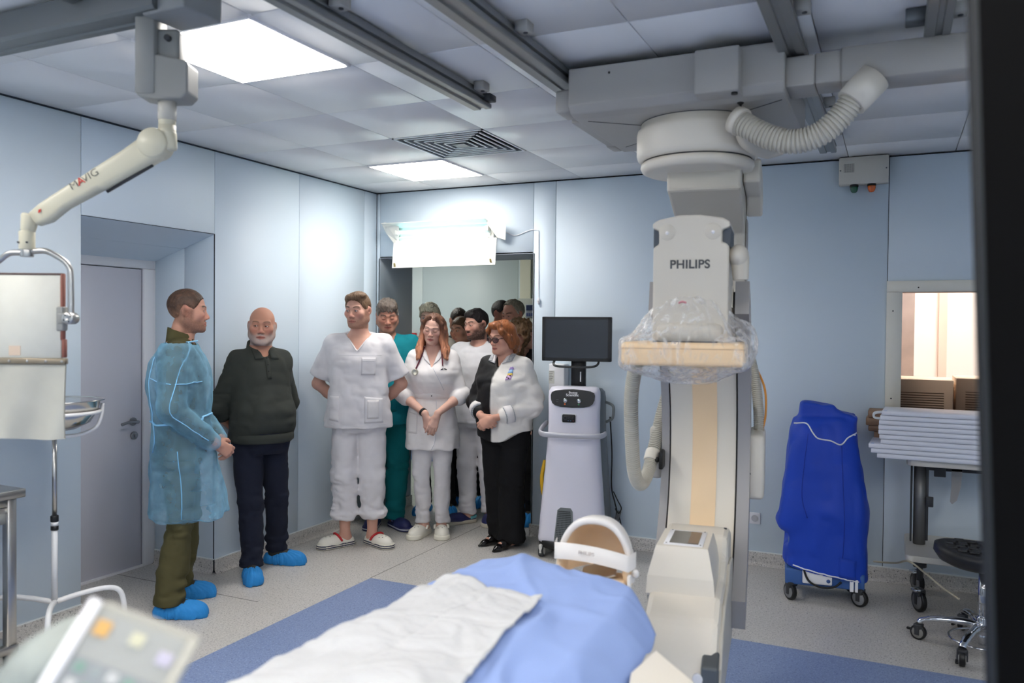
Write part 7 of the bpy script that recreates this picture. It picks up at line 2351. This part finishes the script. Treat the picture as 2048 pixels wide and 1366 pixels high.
# ---- people farther back in the doorway
def back_person(label, pos, yaw, Hh, head, tmat, lmat, shoes, feet=None, female=False, seed=60, bx=1.05, extra=None, lo=.8, arms=None):
    P = Person(label, pos, yaw, Hh, head, feet=feet, female=female, bx=bx, detail=.0034, coarse=.016, arms=arms)
    P.body([dict(wrist=tuple(P.arms[n][2]), d=(0, -.1, -1), palm=(1 if n == 'R' else -1, 0, 0), side=1 if n == 'R' else -1) for n in ('R', 'L')])
    if 'hair' in head: hair_short(P.hf, head, P.o)
    fd = P.top(lo=lo, infl=.016, sleeve=1.9, sr=(.072, .064, .05), step=.011, seed=seed)
    fd.half((0, 0, (lo + .01) * P.s), (0, 0, -1), .006)
    round_neck(fd, (0, -.06, 1.50 * P.s), (.05, .06, .05))
    finish(P, fd, 'jacket', tmat)
    P.trousers(lmat, hem=.07, step=.012, seed=seed + 1)
    put_shoes(P, shoes)
    return P


P = back_person('grey blonde woman with glasses pushed up in her hair, behind the woman in the coat', (.305, .36), 20, 1.765,
            dict(yaw=-4, pitch=4, skin=(216, 176, 158), jaw=.98, sc=.97, gaze=(0, 0), lipcol=(180, 104, 100), brow=(140, 112, 92), iris='blue', open=.8,
                 hair=dict(front=.056, col=(196, 184, 160), col2=(168, 156, 136), side=.016, back=.018, top=.022, nape=-.08, line=([-.13, -.085, -.06, -.045, -.03, -.01, .02, .05, .13], [.056, .056, .045, .02, -.015, -.04, -.06, -.09, -.09]), lumps=[((-.03, -.05, .085), (.05, .035, .03))], wrinkle=.012)),
            c_beige, c_black, 'cover', feet=[(.285, .30, 10), (.545, .30, 30)], female=True)
hf = P.hf
g = thing('glasses', None, None); g.parent = P.o
b = B()
for s_ in (-1, 1):
    b.tube([Vector(hf.w((s_ * .033 + .026 * math.cos(a), -.06 + .012 * math.sin(a), .108 + .018 * math.sin(a)))) for a in np.linspace(0, 2 * PI, 24, endpoint=False)], .0018, 6, closed=True)
    b.tube([Vector(hf.w(p)) for p in ((s_ * .06, -.06, .11), (s_ * .088, .0, .075), (s_ * .09, .04, .04))], .0016, 6)
part('frame', b, m_dark, g)
dk = lambda **k: dict(dict(skin=(196, 146, 124), brow=(50, 40, 36), jaw=1.08), **k)
back_person('man with cropped dark hair at the back, only his crown and brow showing', (.09, 1.24), 18, 1.757, dk(yaw=25, pitch=12, hair=dict(front=.058, col=(48, 38, 34), side=.004, back=.004, top=.007)), c_dark, c_black, 'cover', seed=70, feet=[(.04, 1.2, 10), (.24, 1.26, 20)])
back_person('round faced man with light brown hair in dark clothes, glancing aside behind the bearded man', (.445, .68), 8, 1.660, dk(yaw=-22, pitch=2, fat=.006, gaze=(-10, 2), open=.7, hair=dict(front=.056, col=(92, 68, 48), side=.006, back=.006, top=.012)), c_dark, c_black, 'cover', seed=74, feet=[(.36, .68, -10), (.60, .78, 20)])
back_person('tall man with short black hair at the back, ear turned to the camera', (.55, 1.22), 20, 1.822, dk(yaw=58, pitch=4, skin=(176, 126, 106), hair=dict(front=.062, col=(36, 30, 30), side=.005, back=.005, top=.010)), c_dark, c_black, 'cover', seed=78, feet=[(.47, 1.2, 10), (.64, 1.25, 20)])
back_person('balding grey haired man in a dark jacket at the back of the doorway', (.925, .76), 6, 1.812, dk(yaw=-26, pitch=14, skin=(190, 138, 118), gaze=(0, 10), open=.5, nose=1.15,
            hair=dict(front=.098, col=(126, 116, 100), col2=(150, 142, 130), side=.010, back=.012, top=.012, recede=.03, line=([-.13, -.06, -.035, -.02, -.012, -.004, .018, .034, .046, .13], [.108, .100, .06, .02, -.02, .012, .030, .012, -.06, -.06]), wrinkle=.012)), c_dark, c_black, 'cover', seed=82, feet=[(.84, .72, -20), (1.0, .77, 5)], bx=1.1)
P = back_person('person with bushy brown curls in a black jacket, half hidden behind the red haired woman', (1.165, .36), 10, 1.632, dk(yaw=95, sc=.96), c_black, c_black, 'cover', seed=86, female=True, feet=[(1.10, .36, 0), (1.24, .36, 5)], bx=1.0, arms=dict(R=((-.19, .03, 1.12), (-.17, -.05, .9)), L=((.19, .03, 1.12), (.17, -.05, .9))))
hf = P.hf; c = hf.t
fd = Field(axis_pts(c[0] - .2, c[0] + .2, .007), axis_pts(c[1] - .14, c[1] + .2, .007), axis_pts(c[2] - .24, c[2] + .16, .007))
fd.ell((0, .03, .025), (.105, .125, .118), .02, fr=hf)
for s_ in (-1, 1): fd.chain([Vector(hf.w(a)) for a in ((s_ * .07, .0, .03), (s_ * .10, .02, -.06), (s_ * .105, .03, -.15))], [.05, .055, .05], .04)
fd.ell((0, .09, -.08), (.11, .06, .11), .04, fr=hf)
PP = np.stack(np.meshgrid(*fd.ax, indexing='ij'), -1).reshape(-1, 3); q = hf.inv(PP).reshape(fd.f.shape + (3,))
fc = np.sqrt((q[..., 0] / .06) ** 2 + ((q[..., 2] + .02) / .085) ** 2) - 1
fd.f = -smin(-fd.f, np.maximum(fc * .06, q[..., 1] + .02).astype(f32), .008)
fd.wrinkle(.03, 38, 38, 38, 3); fd.wrinkle(.02, 80, 80, 80, 4)
V, F = fd.mesh(0)
raw_mesh('hair', V, F, m_hair, P.o, np.tile(np.array(S(104, 76, 50)), (len(V), 1)), label='bushy brown curls')

# ---- small things in the room behind the doorway
p = at(1036, 597, Y=1.75)
cbx = thing('control_cabinet', 'tall pale grey cabinet with a small display behind the doorway', 'cabinet', (p.x + .3, 1.9, 0))
part('case', B().bx(-.3, .3, -.15, .15, 0, p.z, .006), M('cabinet_grey', (196, 200, 190), .5), cbx)
q = at(1058, 622, Y=1.75)
part('display', B().bx(q.x - p.x - .3 - .035, q.x - p.x - .3 + .05, -.156, -.149, q.z - .065, q.z + .065, .003), M('display_grey', (176, 182, 196), .4), cbx)
part('screen', B().bx(q.x - p.x - .3 - .028, q.x - p.x - .3 + .045, -.158, -.155, q.z + .005, q.z + .058), M('display_blue', (52, 66, 104), .3), cbx)
for i in range(3): part('key', B().bx(q.x - p.x - .3 - .025 + i * .024, q.x - p.x - .3 - .008 + i * .024, -.158, -.155, q.z - .05, q.z - .02), M('key_blue', (90, 104, 160), .4), cbx)
q = at(826, 672, Y=.56)
fcp = thing('call_point', 'small red fire call point on the wall behind the doorway', 'alarm', (q.x, .56, q.z))
part('case', B().box((0, 0, 0), (.06, .04, .085), None, .005), M('alarm_red', (186, 44, 46), .4), fcp)
part('window', B().box((.008, -.0205, .006), (.03, .004, .036), None, .001), m_white, fcp)
fcp.location = at(828, 673, Y=CY - .02)
